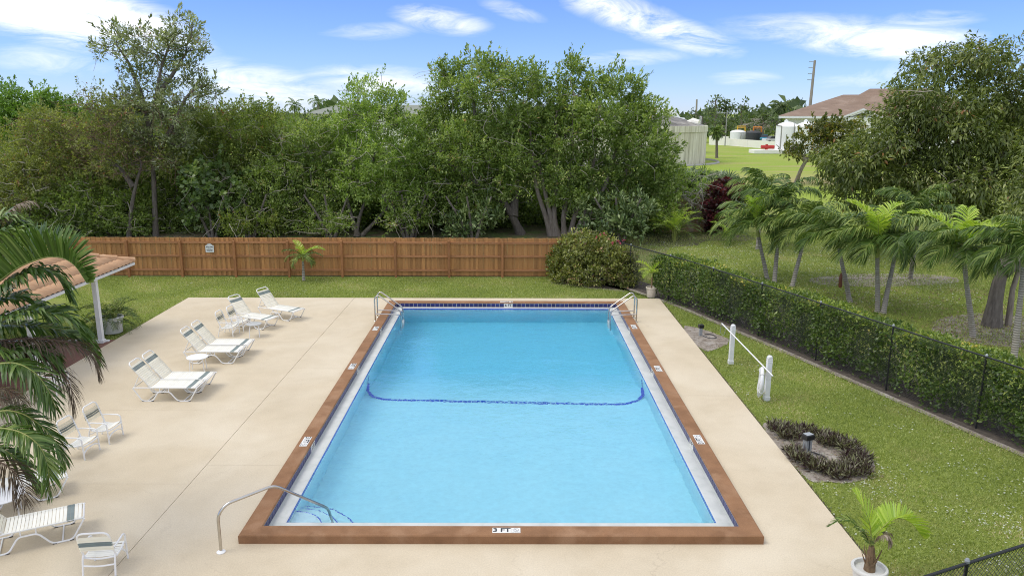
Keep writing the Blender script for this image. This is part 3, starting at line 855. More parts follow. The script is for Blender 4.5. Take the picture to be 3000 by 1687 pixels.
# ------------------------------------------------------------------ pool furniture
def make_lounger():
    t = empty('chaise_lounge')
    w = 0.61; r = 0.0165
    hw = w / 2
    fr = MB()
    for s in (-1, 1):
        y = s * hw
        p = [(0.0, y, 0.37), (0.22, y, 0.014), (0.50, y, 0.014), (0.66, y, 0.265), (0.95, y, 0.265), (1.15, y, 0.014), (1.46, y, 0.014), (1.67, y, 0.365)]
        auto_smooth(MB().tube(smooth_path(p, 0.07, 4), r, 8).build('sled_leg', M['white_metal'], t))
        for xx_ in (0.7, 0.93):
            fr.tube([(xx_, y, 0.265), (xx_, y * 0.97, 0.365)], r * 0.7, 6)
        for xx_ in (0.24, 0.49, 1.18, 1.44):
            c_ = MB().tube([(xx_ - 0.025, y, 0.012), (xx_ + 0.025, y, 0.012)], r * 1.25, 8); fr_caps.append((xx_, y))
    yy = hw * 0.96
    loop = smooth_path([(0.02, -yy, 0.37), (1.66, -yy, 0.37), (1.66, yy, 0.37), (0.02, yy, 0.37), (0.0, yy, 0.37)], 0.05, 4)
    fr.tube(loop, r, 8)
    fr.tube([(0.02, -yy, 0.37), (0.02, yy, 0.37)], r, 8)
    for xx_, z in ((0.36, 0.016), (1.3, 0.016)):
        fr.tube([(xx_, -hw, z), (xx_, hw, z)], r * 0.8, 6)
    auto_smooth(fr.build('seat_frame', M['white_metal'], t))
    caps = MB()
    for s in (-1, 1):
        for xx_ in (0.25, 0.48, 1.18, 1.44):
            caps.tube([(xx_ - 0.03, s * hw, 0.012), (xx_ + 0.03, s * hw, 0.012)], 0.0165, 8)
    caps.build('foot_cap', M['rubber'], t)
    # back: from hinge to top
    hx, hz = 0.46, 0.375
    bx_, bz_ = -0.06, 1.02
    d = Vector((bx_ - hx, 0, bz_ - hz)); ln_ = d.length; d.normalize()
    hb = hw * 0.92
    bf = MB()
    pth = [(hx, -hb, hz), tuple(Vector((hx, -hb, hz)) + d * ln_), tuple(Vector((hx, hb, hz)) + d * ln_), (hx, hb, hz)]
    bf.tube(smooth_path(pth, 0.13, 7), r, 8)
    # strut holding the back up
    mid_ = Vector((hx, 0, hz)) + d * 0.42
    bf.tube(smooth_path([(mid_.x, -hb, mid_.z), (0.03, -hb * 0.93, 0.385), (0.03, hb * 0.93, 0.385), (mid_.x, hb, mid_.z)], 0.05, 4), r * 0.75, 6)
    auto_smooth(bf.build('back_frame', M['white_metal'], t))
    nrm = Vector((-d.z, 0, d.x)) * -1
    if nrm.x < 0: nrm = -nrm
    def strap_mesh(wd, half, nm):
        k_ = MB(); rr_ = 0.0175
        pr = [(-half + 0.0, -rr_), (-half - rr_, 0.0), (-half - 0.006, rr_), (-half * 0.5, rr_ - 0.004), (0, rr_ - 0.008), (half * 0.5, rr_ - 0.004), (half + 0.006, rr_), (half + rr_, 0), (half, -rr_)]
        vs_ = []
        for (yv, zv) in pr:
            vs_ += [(-wd / 2, yv, zv), (wd / 2, yv, zv)]
        fs = [(2 * i, 2 * i + 1, 2 * i + 3, 2 * i + 2) for i in range(len(pr) - 1)]
        k_.add(vs_, fs)
        n0 = len(vs_)
        k_.add([(x_, y_, z_ - 0.004) for x_, y_, z_ in vs_], [q[::-1] for q in fs])
        me = k_.mesh(nm); me.polygons.foreach_set('use_smooth', [True] * len(me.polygons)); return me
    def put_strap(me, loc, ry):
        o = bpy.data.objects.new('strap', me); COL.objects.link(o); o.parent = t
        o.location = loc; o.rotation_euler = (0, ry, 0); return o
    cm = strap_mesh(0.047, hb, 'strap'); cm.materials.append(M['strap'])
    gm = strap_mesh(0.052, hb, 'strap'); gm.materials.append(M['strap_grey'])
    sm = strap_mesh(0.049, yy, 'strap'); sm.materials.append(M['strap_white'])
    g2 = strap_mesh(0.056, yy, 'strap'); g2.materials.append(M['strap_grey'])
    ang_ = math.atan2(-d.z, d.x)
    for i in range(13):
        dist = 0.035 + i * 0.0555
        me = gm if i in (10, 11) else cm
        p = Vector((hx, 0, hz)) + d * dist
        put_strap(me, p, math.atan2(-d.z, d.x) + pi)
    for i in range(20):
        x_ = 0.50 + i * 0.058
        if x_ > 1.62: break
        put_strap(g2 if i in (16, 17) else sm, (x_, 0, 0.37), 0)
    remember(t)
    return t
fr_caps = []
LG = 'strap chaise lounges on the pool deck'
proto = make_lounger()
def lounger_at(x, y, deg, label, obj=None):
    """x, y: the foot of the rear sled on the near side"""
    o = proto if obj is None else copy_tree(proto)
    a = R(deg)
    lx_, ly_ = 0.22, -0.305
    o.location = (x - (lx_ * cos(a) - ly_ * sin(a)), y - (lx_ * sin(a) + ly_ * cos(a)), 0)
    o.rotation_euler = (0, 0, a)
    o['label'] = label; o['category'] = 'lounge chair'; o['group'] = LG
    return o
lounger_at(-9.45, 6.71, 0, 'white strap chaise lounge nearest the camera in the left pair beside the round table')
lounger_at(-9.42, 7.37, 0, 'second white strap chaise lounge behind the front one of the left pair', 1)
lounger_at(-9.41, 9.76, 0, 'white strap chaise lounge right behind the bright round white table', 1)
lounger_at(-9.37, 10.46, 0, 'white strap chaise lounge just in front of the two armchairs at the far end', 1)
lounger_at(-9.55, 13.86, -23, 'white strap chaise lounge standing behind the worn grey round table', 1)
lounger_at(-8.93, 15.02, -25, 'white strap chaise lounge farthest from the camera near the lawn edge', 1)
lounger_at(-9.745, 0.94, 35, 'white strap chaise lounge lying flat behind the drooping palm fronds', 1)
lounger_at(-8.67, -0.457, 28, 'white strap chaise lounge at the bottom left with grey straps at its foot', 1)

def make_chair():
    t = empty('strap_armchair')
    r = 0.016; hw = 0.262
    for s in (-1, 1):
        y = s * hw
        p = [(0.245, y, 0.012), (0.225, y, 0.47), (0.16, y, 0.505), (-0.13, y, 0.50), (-0.20, y * 0.95, 0.485)]
        auto_smooth(MB().tube(smooth_path(p, 0.07, 5), r, 8).build('armrest', M['white_metal'], t))
        p = [(-0.27, y * 0.95, 0.012), (-0.21, y * 0.95, 0.30), (-0.17, y * 0.92, 0.38)]
        auto_smooth(MB().tube(smooth_path(p, 0.08, 5), r, 8).build('rear_leg', M['white_metal'], t))
    hb = hw * 0.93
    bf = MB()
    p = [(-0.155, -hb, 0.30), (-0.215, -hb, 0.48), (-0.34, -hb, 0.83), (-0.34, hb, 0.83), (-0.215, hb, 0.48), (-0.155, hb, 0.30)]
    bf.tube(smooth_path(p, 0.12, 7), r, 8)
    auto_smooth(bf.build('back_frame', M['white_metal'], t))
    sf = MB()
    p = [(-0.16, -hb, 0.30), (0.06, -hb, 0.29), (0.20, -hb, 0.335), (0.235, -hb, 0.30)]
    q = [(x_, -y_, z_) for x_, y_, z_ in p]
    sf.tube(smooth_path(p, 0.06, 4), r, 8); sf.tube(smooth_path(q, 0.06, 4), r, 8)
    sf.tube(smooth_path([(0.235, -hw, 0.31), (0.235, 0, 0.285), (0.235, hw, 0.31)], 0.2, 6), r, 8)
    sf.tube(smooth_path([(-0.16, -hb, 0.30), (-0.16, 0, 0.26), (-0.16, hb, 0.30)], 0.2, 6), r, 8)
    sf.tube([(0.24, 0.262 * cos(a), 0.10 + 0.12 * sin(a)) for a in np.linspace(0, pi, 13)], r, 8)
    sf.tube(smooth_path([(-0.235, -hb, 0.2), (-0.23, 0, 0.17), (-0.235, hb, 0.2)], 0.2, 6), r * .9, 8)
    auto_smooth(sf.build('seat_frame', M['white_metal'], t))
    def sm_(wd, half, mat):
        k_ = MB(); vs_ = []
        pr = [(-half, -0.016), (-half - 0.016, 0), (-half, 0.016), (0, 0.002), (half, 0.016), (half + 0.016, 0), (half, -0.016)]
        for (yv, zv) in pr: vs_ += [(-wd / 2, yv, zv), (wd / 2, yv, zv)]
        fs = [(2 * i, 2 * i + 1, 2 * i + 3, 2 * i + 2) for i in range(len(pr) - 1)]
        k_.add(vs_, fs); k_.add([(x_, y_, z_ - 0.004) for x_, y_, z_ in vs_], [f_[::-1] for f_ in fs])
        me = k_.mesh('strap'); me.materials.append(mat); return me
    cw = sm_(0.05, hb, M['strap']); gw = sm_(0.052, hb, M['strap_grey']); sw = sm_(0.047, hb, M['strap_white'])
    for i in range(6):
        u_ = i / 5
        x_ = -0.232 - 0.068 * u_; z_ = 0.49 + 0.225 * u_
        o = bpy.data.objects.new('strap', gw if i in (2, 3) else cw); COL.objects.link(o); o.parent = t
        o.location = (x_, 0, z_); o.rotation_euler = (0, R(90 + 17) + pi, 0)
    for i in range(7):
        x_ = -0.12 + i * 0.054; z_ = 0.292 + (0.035 if i == 6 else 0.012 if i == 5 else 0)
        o = bpy.data.objects.new('strap', sw); COL.objects.link(o); o.parent = t
        o.location = (x_, 0, z_); o.rotation_euler = (0, R(-12) if i >= 5 else 0, 0)
    caps = MB()
    for (x_, y_) in ((0.245, hw), (0.245, -hw), (-0.27, hw * .95), (-0.27, -hw * .95)):
        caps.lathe([(0.016, 0), (0.016, 0.03)], 8, (x_, y_, 0))
    caps.build('foot_cap', M['white_pvc'], t)
    remember(t)
    return t
CG = 'strap armchairs on the pool deck'
cproto = make_chair()
def chair_at(x, y, deg, label, copy=True):
    o = copy_tree(cproto) if copy else cproto
    o.location = (x, y, 0); o.rotation_euler = (0, 0, R(deg))
    tag(o, label, 'armchair', CG); return o
chair_at(-9.18, 4.37, -6, 'white strap armchair on open deck, right one of the front pair', False)
chair_at(-9.30, 3.56, -6, 'white strap armchair beside the fronds, left one of the front pair')
chair_at(-9.36, 12.78, -4, 'white strap armchair of the far pair nearer the camera, beside the grey table')
chair_at(-9.22, 13.44, -6, 'white strap armchair of the far pair pressed against the chaise lounge behind')
chair_at(-6.56, -0.72, 97, 'white strap armchair turned away from the camera at the bottom edge')
chair_at(*gp(140, 985)[:2], -8, 'white strap armchair on the red brown floor half hidden by fronds')

def round_table(x, y, h, r_, mat, label, legs=3, a0=0.0):
    t = empty('round_side_table', (x, y, 0), a0, label, 'side table', 'round side tables between the chairs')
    auto_smooth(MB().lathe([(r_ - 0.02, h - 0.028), (r_, h - 0.018), (r_, h - 0.004), (r_ - 0.015, h), (0.0001, h - 0.002)], 40).build('table_top', mat, t))
    for k_ in range(4):
        a = pi / 4 + k_ * pi / 2
        p = [(0, 0, 0)] * 4
        p = [((r_ - 0.16) * cos(a), (r_ - 0.16) * sin(a), h - 0.04), ((r_ - 0.05) * cos(a), (r_ - 0.05) * sin(a), h - 0.06), ((r_ - 0.02) * cos(a), (r_ - 0.02) * sin(a), 0.0)]
        auto_smooth(MB().tube(smooth_path(p, 0.06, 5), 0.0125, 8).build('leg', M['white_metal'], t))
round_table(-8.93, 9.08, 0.45, 0.30, M['white_metal'], 'bright white round side table between the left pair and the next lounges', a0=0.2)
round_table(-8.45, 12.62, 0.45, 0.25, M['old_table'], 'worn grey topped round side table next to the far armchairs', a0=0.3)
round_table(-9.26, 0.88, 0.45, 0.37, M['white_metal'], 'large white round table at the left edge under the palm fronds', a0=0.5)
# ------------------------------------------------------------------ planters, posts, beds
def pot(x, y, rt, rb, h, mat, name='planter', label='', sub='planter pot', soil=True):
    t = empty(name, (x, y, 0), 0, label, sub)
    w = 0.035 * rt / 0.3
    prof = [(rb, 0.0), (rb * 1.02, 0.02), (rt * 0.95, h * 0.86), (rt * 1.04, h * 0.88), (rt * 1.06, h * 0.97), (rt * 1.02, h), (rt - w, h), (rt - w * 1.4, h - 0.06)]
    auto_smooth(MB().lathe(prof, 36).build('pot', mat, t), 50)
    MB().lathe([(0.0001, h - 0.075), (rt - w * 1.3, h - 0.07)], 24, caps=False).build('soil', M['pot_soil'], t)
    return t

# posts with the reaching pole, life ring and rope
PX, PYa, PYb = 6.24, 9.08 * 1.0, 6.33
p1 = gp(1838, 912); p2 = gp(1928, 1003)
for (p, lab) in ((p1, 'white capped post holding the far end of the reaching pole'), (p2, 'white capped post carrying the life ring and near end of the pole')):
    t = empty('white_post', p, 0, lab, 'post', 'white posts beside the pool deck')
    MB().box(-0.062, 0.062, -0.062, 0.062, 0, 1.15, 0.008).build('shaft', M['white_pvc'], t)
    for z in (1.02, 1.07):
        MB().box(-0.066, 0.066, -0.066, 0.066, z, z + 0.022, 0.004).build('collar', M['white_pvc'], t)
    auto_smooth(MB().lathe([(0.07, 1.151), (0.068, 1.175), (0.05, 1.2), (0.0001, 1.215)], 16, sx=1, sy=1).build('cap', M['white_pvc'], t))
    MB().box(-0.075, 0.075, -0.075, 0.075, -0.045, 0.09, 0.01).build('base_sleeve', M['white_pvc'], t)
pa = at(1817, 820, p1[1] + 0.85); pb = at(1950, 942, p2[1] - 0.72)
pa = np.array([p1[0] - 0.085, p1[1] + 0.9, 0.98]); pb = np.array([p2[0] - 0.085, p2[1] - 0.55, 0.84])
t = empty('reaching_pole', (p2[0] - 0.085, (pa[1] + pb[1]) / 2, 0), 0, 'long thin white pole resting across both white posts', 'rescue pole')
cpt = np.array([t.location.x, t.location.y, 0.0])
MB().tube([pa - cpt, pb - cpt], 0.018, 10).build('pole', M['white_metal'], t)
MB().tube(smooth_path([pa - cpt, pa - cpt + np.array([0, 0.05, -0.02]), pa - cpt + np.array([-0.02, 0.06, -0.33]), pa - cpt + np.array([0.1, 0.06, -0.42]), pa - cpt + np.array([0.16, 0.03, -0.1])], 0.08, 5), 0.006, 6).build('hook', M['fixture'], t)
t = empty('life_ring', (p2[0] - 0.1, p2[1] + 0.0, 0.45), R(-15), 'white life ring with loose rope hanging on the nearer white post', 'life ring')
rg = MB()
nU, nV = 36, 12
vs_ = []
for i in range(nU):
    a = 2 * pi * i / nU
    for j in range(nV):
        b = 2 * pi * j / nV
        r_ = 0.30 + 0.062 * cos(b)
        vs_.append((-0.07 + 0.052 * sin(b), r_ * cos(a), 0.06 + r_ * sin(a)))
rg.add(vs_, [(i * nV + j, ((i + 1) % nU) * nV + j, ((i + 1) % nU) * nV + (j + 1) % nV, i * nV + (j + 1) % nV) for i in range(nU) for j in range(nV)])
auto_smooth(rg.build('ring', M['white_pvc'], t))
for a in (45, 135, 225, 315):
    MB().tube([(-0.07 + 0.062 * sin(b), (0.30 + 0.07 * cos(b)) * cos(R(a)) , 0.06 + (0.30 + 0.07 * cos(b)) * sin(R(a))) for b in np.linspace(0, 2 * pi, 11)], 0.012, 6).build('band', M['rope'], t)
for s in range(5):
    y0 = -0.12 + s * 0.07
    MB().tube(smooth_path([(-0.13, y0, 0.02), (-0.16, y0 - 0.05, -0.3), (-0.1 + 0.04 * s, y0 + 0.02, -0.41), (-0.12, y0 + 0.1, -0.25), (-0.12, y0 + 0.08, -0.05)], 0.1, 5), 0.008, 5).build('rope', M['rope'], t)

def blob_patch(name, pts, z, mat, kind='structure', jit=0.0):
    mb_ = MB(); cx_ = sum(p[0] for p in pts) / len(pts); cy_ = sum(p[1] for p in pts) / len(pts)
    sm = []
    n = len(pts)
    for i in range(n):
        p0, p1_, p2_, p3 = [np.array(pts[(i + k_) % n], float) for k_ in (-1, 0, 1, 2)]
        for u_ in (0, 0.25, 0.5, 0.75):
            q = 0.5 * ((2 * p1_) + (-p0 + p2_) * u_ + (2 * p0 - 5 * p1_ + 4 * p2_ - p3) * u_ ** 2 + (-p0 + 3 * p1_ - 3 * p2_ + p3) * u_ ** 3)
            sm.append((q[0] + random.uniform(-jit, jit), q[1] + random.uniform(-jit, jit)))
    m_ = len(sm)
    mb_.add([(cx_, cy_, z + 0.004)] + [(x_, y_, z) for x_, y_ in sm], [(0, i + 1, (i + 1) % m_ + 1) for i in range(m_)])
    return tag(mb_.build(name, mat), kind=kind), sm
sand_poly = [(6.31, 14.0), (6.85, 13.85), (7.3, 13.1), (7.5, 12.4), (6.95, 11.55), (6.31, 11.35)]
bed_poly = [(6.31, 5.25), (6.9, 5.3), (7.6, 4.95), (8.15, 4.1), (8.0, 3.1), (7.4, 2.45), (6.6, 2.4), (6.31, 2.75)]
_, sand_sm = blob_patch('sandy_bed', sand_poly, -0.036, M['sand'], jit=0.04)
_, bed_sm = blob_patch('plant_bed', bed_poly, -0.036, M['sand'], jit=0.04)
t = empty('garden_light', gp(2029, 1140) * np.array([1, 1, 0]) + np.array([0, 0, -0.04]), 0.4, 'short post light with black cap amid the purple edging plants', 'garden light')
MB().box(-0.075, -0.02, -0.06, 0.06, 0, 0.40, 0.006).build('stake', M['fixture'], t); MB().box(0.02, 0.075, -0.06, 0.06, 0, 0.40, 0.006).build('stake', M['fixture'], t)
MB().box(-0.02, 0.02, -0.03, 0.03, 0, 0.38).build('wire_channel', M['dark'], t)
MB().box(-0.11, 0.11, -0.085, 0.085, 0.38, 0.50, 0.012).build('lamp_cap', M['black_fence'], t)
MB().box(-0.09, 0.09, -0.07, 0.07, 0.5015, 0.512, 0.003).build('lamp_lid', M['fixture'], t)
t = empty('garden_light', (6.66, 12.94, -0.04), 0.2, 'small black topped post light standing in the bare sandy patch', 'garden light')
MB().box(-0.05, 0.05, -0.04, 0.04, 0, 0.3, 0.005).build('stake', M['fixture'], t)
MB().box(-0.085, 0.085, -0.07, 0.07, 0.28, 0.40, 0.01).build('lamp_cap', M['black_fence'], t)
def hose(name, pts, label, cat):
    t_ = MB().tube(smooth_path(pts, 0.15, 6), 0.014, 6).build(name, M['rubber']); tag(t_, label, cat); return t_
hose('cable', [(6.3, 3.93, -0.03), (6.55, 3.95, -0.01), (6.8, 3.85, 0.0), (7.1, 3.55, 0.0), (7.15, 3.3, -0.03)], 'black cable snaking over the sand between the purple plants', 'cable')
hose('cable', [(6.72, 12.85, -0.02), (6.9, 12.55, -0.02), (7.15, 12.6, -0.01), (7.1, 13.0, -0.01), (6.85, 13.15, -0.02)], 'coil of dark cable lying on the bare sandy patch', 'cable')

# ------------------------------------------------------------------ pavilion with tiled roof
pav = empty('pavilion', (-13.2, 11.86, 0), 0, 'open pavilion with orange tiled roof and white columns behind the palm fronds', 'pavilion')
ox, oy = -13.2, 11.86
EX, EZ, TY = -12.96, 2.27, 14.1
slope = 0.35; sa = math.atan(slope); LR = 3.4
y_lo = 3.6
def roofpt(x, y, up_=0.0):    # point over the front slope
    return (x - ox, y - oy, EZ + (EX - x) * slope + up_)
rd = MB()
rd.add([roofpt(EX, y_lo, -0.05), roofpt(EX, TY, -0.05), roofpt(EX - LR, TY - LR, -0.05), roofpt(EX - LR, y_lo, -0.05),
        (EX - 7 - ox, TY - oy, EZ - 0.05), (EX - 7 - ox, TY - LR - oy, EZ + LR * slope - 0.05)],
       [(0, 1, 2, 3), (1, 4, 5, 2)])
rd.build('roof_deck', M['dark'], pav)
TWd, TLn = 0.25, 0.44
def tile_mesh():
    k_ = MB(); vs_ = []; n = 10
    for j, v in enumerate((0.0, TLn + 0.05)):
        for i in range(n + 1):
            u_ = i / n
            z = 0.030 * (0.5 - 0.5 * cos(2 * pi * u_)) + (0.02 if j == 0 else 0.0)
            vs_.append((-v, (u_ - 0.5) * TWd * 1.0, z))
    for i in range(n + 1):
        x_, y_, z_ = vs_[i]; vs_.append((x_, y_, z_ - 0.02))
    fs = [(i, i + 1, n + 2 + i, n + 1 + i)[::-1] for i in range(n)] + [(i, i + 1, 2 * (n + 1) + i + 1, 2 * (n + 1) + i) for i in range(n)]
    k_.add(vs_, fs); me = k_.mesh('roof_tile'); me.materials.append(M['roof_tile'])
    me.polygons.foreach_set('use_smooth', [True] * len(me.polygons)); return me
rt = tile_mesh()
nt = 0
j = 0
while True:
    yc = TY - 0.12 - TWd * (j + 0.5)
    if yc < y_lo or nt > 285: break
    for i in range(8):
        d_ = i * TLn
        if d_ * cos(sa) > LR - 0.05 or yc > TY - d_ * cos(sa) - 0.06: continue
        o = bpy.data.objects.new('roof_tile', rt); COL.objects.link(o); o.parent = pav
        x_ = EX + 0.06 - d_ * cos(sa)
        o.location = (x_ - ox, yc - oy, EZ + 0.0 + d_ * sin(sa) + 0.01)
        o.rotation_euler = (0, sa, random.uniform(-0.01, 0.01)); nt += 1
    j += 1
for i in range(9):
    a = np.array([EX - 0.4 * i, TY - 0.4 * i, EZ + 0.4 * i * slope + 0.05]); b = a + np.array([-0.47, -0.47, 0.47 * slope - 0.03])
    o = MB().tube([a - (ox, oy, 0), b - (ox, oy, 0)], [0.10, 0.085], 12).build('hip_cap', M['roof_tile'], pav); auto_smooth(o)
# fascia and gutter
MB().box(EX - ox - 0.02, EX - ox + 0.02, y_lo - oy, TY - oy - 0.02, EZ - 0.11, EZ - 0.015).build('fascia', M['fascia'], pav)
MB().box(EX - ox - 6.9, EX - ox - 0.03, TY - oy - 0.05, TY - oy - 0.01, EZ - 0.11, EZ - 0.015).build('fascia', M['fascia'], pav)
MB().add([(EX - ox - 6.9, y_lo - oy, EZ - 0.105), (EX - ox - 0.03, y_lo - oy, EZ - 0.105), (EX - ox - 0.03, TY - oy - 0.06, EZ - 0.105), (EX - ox - 6.9, TY - oy - 0.06, EZ - 0.105)], [(3, 2, 1, 0)]).build('soffit', M['fascia'], pav)
for (cx_, cy_) in ((-13.2, 11.86), (-13.2, 8.4), (-13.2, 5.0), (-18.6, 11.86), (-18.6, 8.4)):
    MB().box(cx_ - ox - 0.07, cx_ - ox + 0.07, cy_ - oy - 0.07, cy_ - oy + 0.07, 0.1, EZ - 0.106, 0.01).build('column', M['fascia'], pav)
    MB().box(cx_ - ox - 0.1, cx_ - ox + 0.1, cy_ - oy - 0.1, cy_ - oy + 0.1, 0.004, 0.11, 0.01).build('column_base', M['fascia'], pav)
MB().box(-5.6, 0.16, 0.10, 0.22, -0.05, 0.05, 0.01).build('sill', M['fascia'], pav)
tag(MB().poly([(-19.2, 3.0), (DX0 - 0.01, 3.0), (DX0 - 0.01, 12.2), (-19.2, 12.2)], -0.08, 0.002).build('pavilion_floor', M['red_floor']), kind='structure')

# ------------------------------------------------------------------ chain link fence and hedge
FL = [(4.88, 21.5), (7.06, 17.05), (9.02, 11.82), (10.93, 6.47), (12.2, 3.0), (13.6, -0.6)]
FZ = 1.78
def along(poly, s):
    for (a, b) in zip(poly[:-1], poly[1:]):
        d_ = math.dist(a, b)
        if s <= d_: return (a[0] + (b[0] - a[0]) * s / d_, a[1] + (b[1] - a[1]) * s / d_), ((b[0] - a[0]) / d_, (b[1] - a[1]) / d_)
        s -= d_
    a, b = poly[-2], poly[-1]; d_ = math.dist(a, b)
    return b, ((b[0] - a[0]) / d_, (b[1] - a[1]) / d_)
def chain_fence(poly, label, step=2.75, s0=0.0, cell=0.075):
    t = empty('chain_link_fence', (poly[0][0], poly[0][1], 0), 0, label, 'fence', 'black chain link fences')
    off = np.array([poly[0][0], poly[0][1], 0])
    P3 = lambda p, z: np.array([p[0], p[1], z]) - off
    MB().tube([P3(p, FZ) for p in poly], 0.021, 8).build('top_rail', M['black_fence'], t)
    tot = sum(math.dist(a, b) for a, b in zip(poly[:-1], poly[1:]))
    s = s0
    while s <= tot:
        p, d_ = along(poly, s)
        q = MB().tube([P3(p, -0.05), P3(p, FZ - 0.01)], 0.024, 8).build('fence_post', M['black_fence'], t)
        MB().lathe([(0.03, 0), (0.034, 0.03), (0.02, 0.06), (0.0001, 0.065)], 8, tuple(P3(p, FZ + 0.012))).build('post_cap', M['fixture'], t)
        s += step
    # woven wire: two families of slanting wires, one either side of the middle plane
    vs_, fs = [], []
    n = int(tot / cell)
    for fam in (0, 1):
        for i in range(-int(FZ / cell), n):
            s_a, s_b = i * cell, i * cell + FZ
            za, zb = 0.02, FZ - 0.02
            if fam: za, zb = zb, za
            pts_ = []
            segs = 7
            for k_ in range(segs + 1):
                ss = s_a + (s_b - s_a) * k_ / segs; zz = za + (zb - za) * k_ / segs
                if ss < 0 or ss > tot:
                    if len(pts_) > 1: break
                    pts_ = []; continue
                p, d_ = along(poly, ss)
                nrm = np.array([-d_[1], d_[0], 0]) * (0.004 if fam else -0.004)
                pts_.append((P3(p, zz) + nrm, np.array([d_[0], d_[1], 0])))
            if len(pts_) < 2: continue
            b0 = len(vs_)
            w_ = 0.0036
            for (pp, dd) in pts_:
                nn_ = np.array([-dd[1], dd[0], 0])
                vs_ += [tuple(pp + dd * w_ * 1.2), tuple(pp - dd * w_ * 0.6 + nn_ * w_), tuple(pp - dd * w_ * 0.6 - nn_ * w_)]
            for k_ in range(len(pts_) - 1):
                for q in range(3):
                    a_, b_ = b0 + 3 * k_ + q, b0 + 3 * k_ + (q + 1) % 3
                    fs.append((a_, b_, b_ + 3, a_ + 3))
    MB().add(vs_, fs).build('wire_mesh', M['black_fence'], t, kind='stuff')
    return t
chain_fence(FL, 'black chain link fence running beside the clipped hedge on the right', s0=1.15 + 0.0)
CF = [(3.6, -4.33), (5.32, -3.61), (7.01, -2.9), (9.6, -1.82)]
chain_fence(CF, 'black chain link fence corner cutting across the bottom right of the view', s0=2.6)
tag(MB().poly([(4.0, 22.2), (4.1, 21.0), (4.85, 21.2)] + [(x_ - 0.22, y_ - 0.1) for x_, y_ in FL] + [(x_ + 1.1, y_ + 0.35) for x_, y_ in reversed(FL[1:])] + [(5.6, 22.4)], -0.06, -0.034).build('hedge_soil', M['soil']), kind='structure')
kb = MB()
for (a, b) in zip(FL[:-1], FL[1:]):
    a_, b_ = np.array(a), np.array(b); d_ = (b_ - a_) / np.linalg.norm(b_ - a_); n_ = np.array([-d_[1], d_[0]]) * -1
    n_ = -n_ if n_[0] > 0 else n_
    for w0, w1 in ((0.2, 0.42),):
        kb.add([(*(a_ + n_ * w0), -0.030), (*(b_ + n_ * w0), -0.030), (*(b_ + n_ * w1), -0.030), (*(a_ + n_ * w1), -0.030)], [(3, 2, 1, 0)])
tag(kb.build('gravel_strip', M['sand']), kind='structure')

# ------------------------------------------------------------------ leaves
def leaf_mesh(name, P, D, Nn, Ln, Wd, rnd, mat, parent=None, fold=0.22, droop=0.0, off=None, kind=None, shape=0.45):
    n = len(P)
    if off is not None: P = P - np.asarray(off)[None]
    S_ = np.cross(D, Nn); S_ /= np.linalg.norm(S_, axis=1, keepdims=True) + 1e-9
    U_ = np.cross(S_, D)
    Ln_ = Ln[:, None]; Wd_ = Wd[:, None]
    V = np.empty((n, 4, 3), np.float32)
    V[:, 0] = P
    midp = P + D * Ln_ * shape
    V[:, 1] = midp + S_ * Wd_ * 0.5 + U_ * Wd_ * fold
    V[:, 2] = P + D * Ln_ + np.array([0, 0, -1.0]) * Ln_ * droop
    V[:, 3] = midp - S_ * Wd_ * 0.5 + U_ * Wd_ * fold
    me = bpy.data.meshes.new(name)
    me.vertices.add(4 * n); me.loops.add(4 * n); me.polygons.add(n)
    me.vertices.foreach_set('co', V.reshape(-1))
    me.loops.foreach_set('vertex_index', np.arange(4 * n, dtype=np.int32))
    me.polygons.foreach_set('loop_start', np.arange(0, 4 * n, 4, dtype=np.int32))
    me.polygons.foreach_set('loop_total', np.full(n, 4, np.int32))
    a = me.attributes.new('rnd', 'FLOAT', 'FACE'); a.data.foreach_set('value', rnd.astype(np.float32))
    me.update(calc_edges=True)
    o = link(name, me, mat, parent)
    if kind: o['kind'] = kind
    return o
def unit(v): return v / (np.linalg.norm(v, axis=-1, keepdims=True) + 1e-9)
def lobe(px, py, Y, rpx, rpy, ry=None):
    c_ = at(px, py, Y); rx = np.linalg.norm(at(px + rpx, py, Y) - c_); rz = np.linalg.norm(at(px, py + rpy, Y) - c_)
    return (c_[0], c_[1], c_[2], rx, ry if ry else (rx + rz) * 0.5, rz)
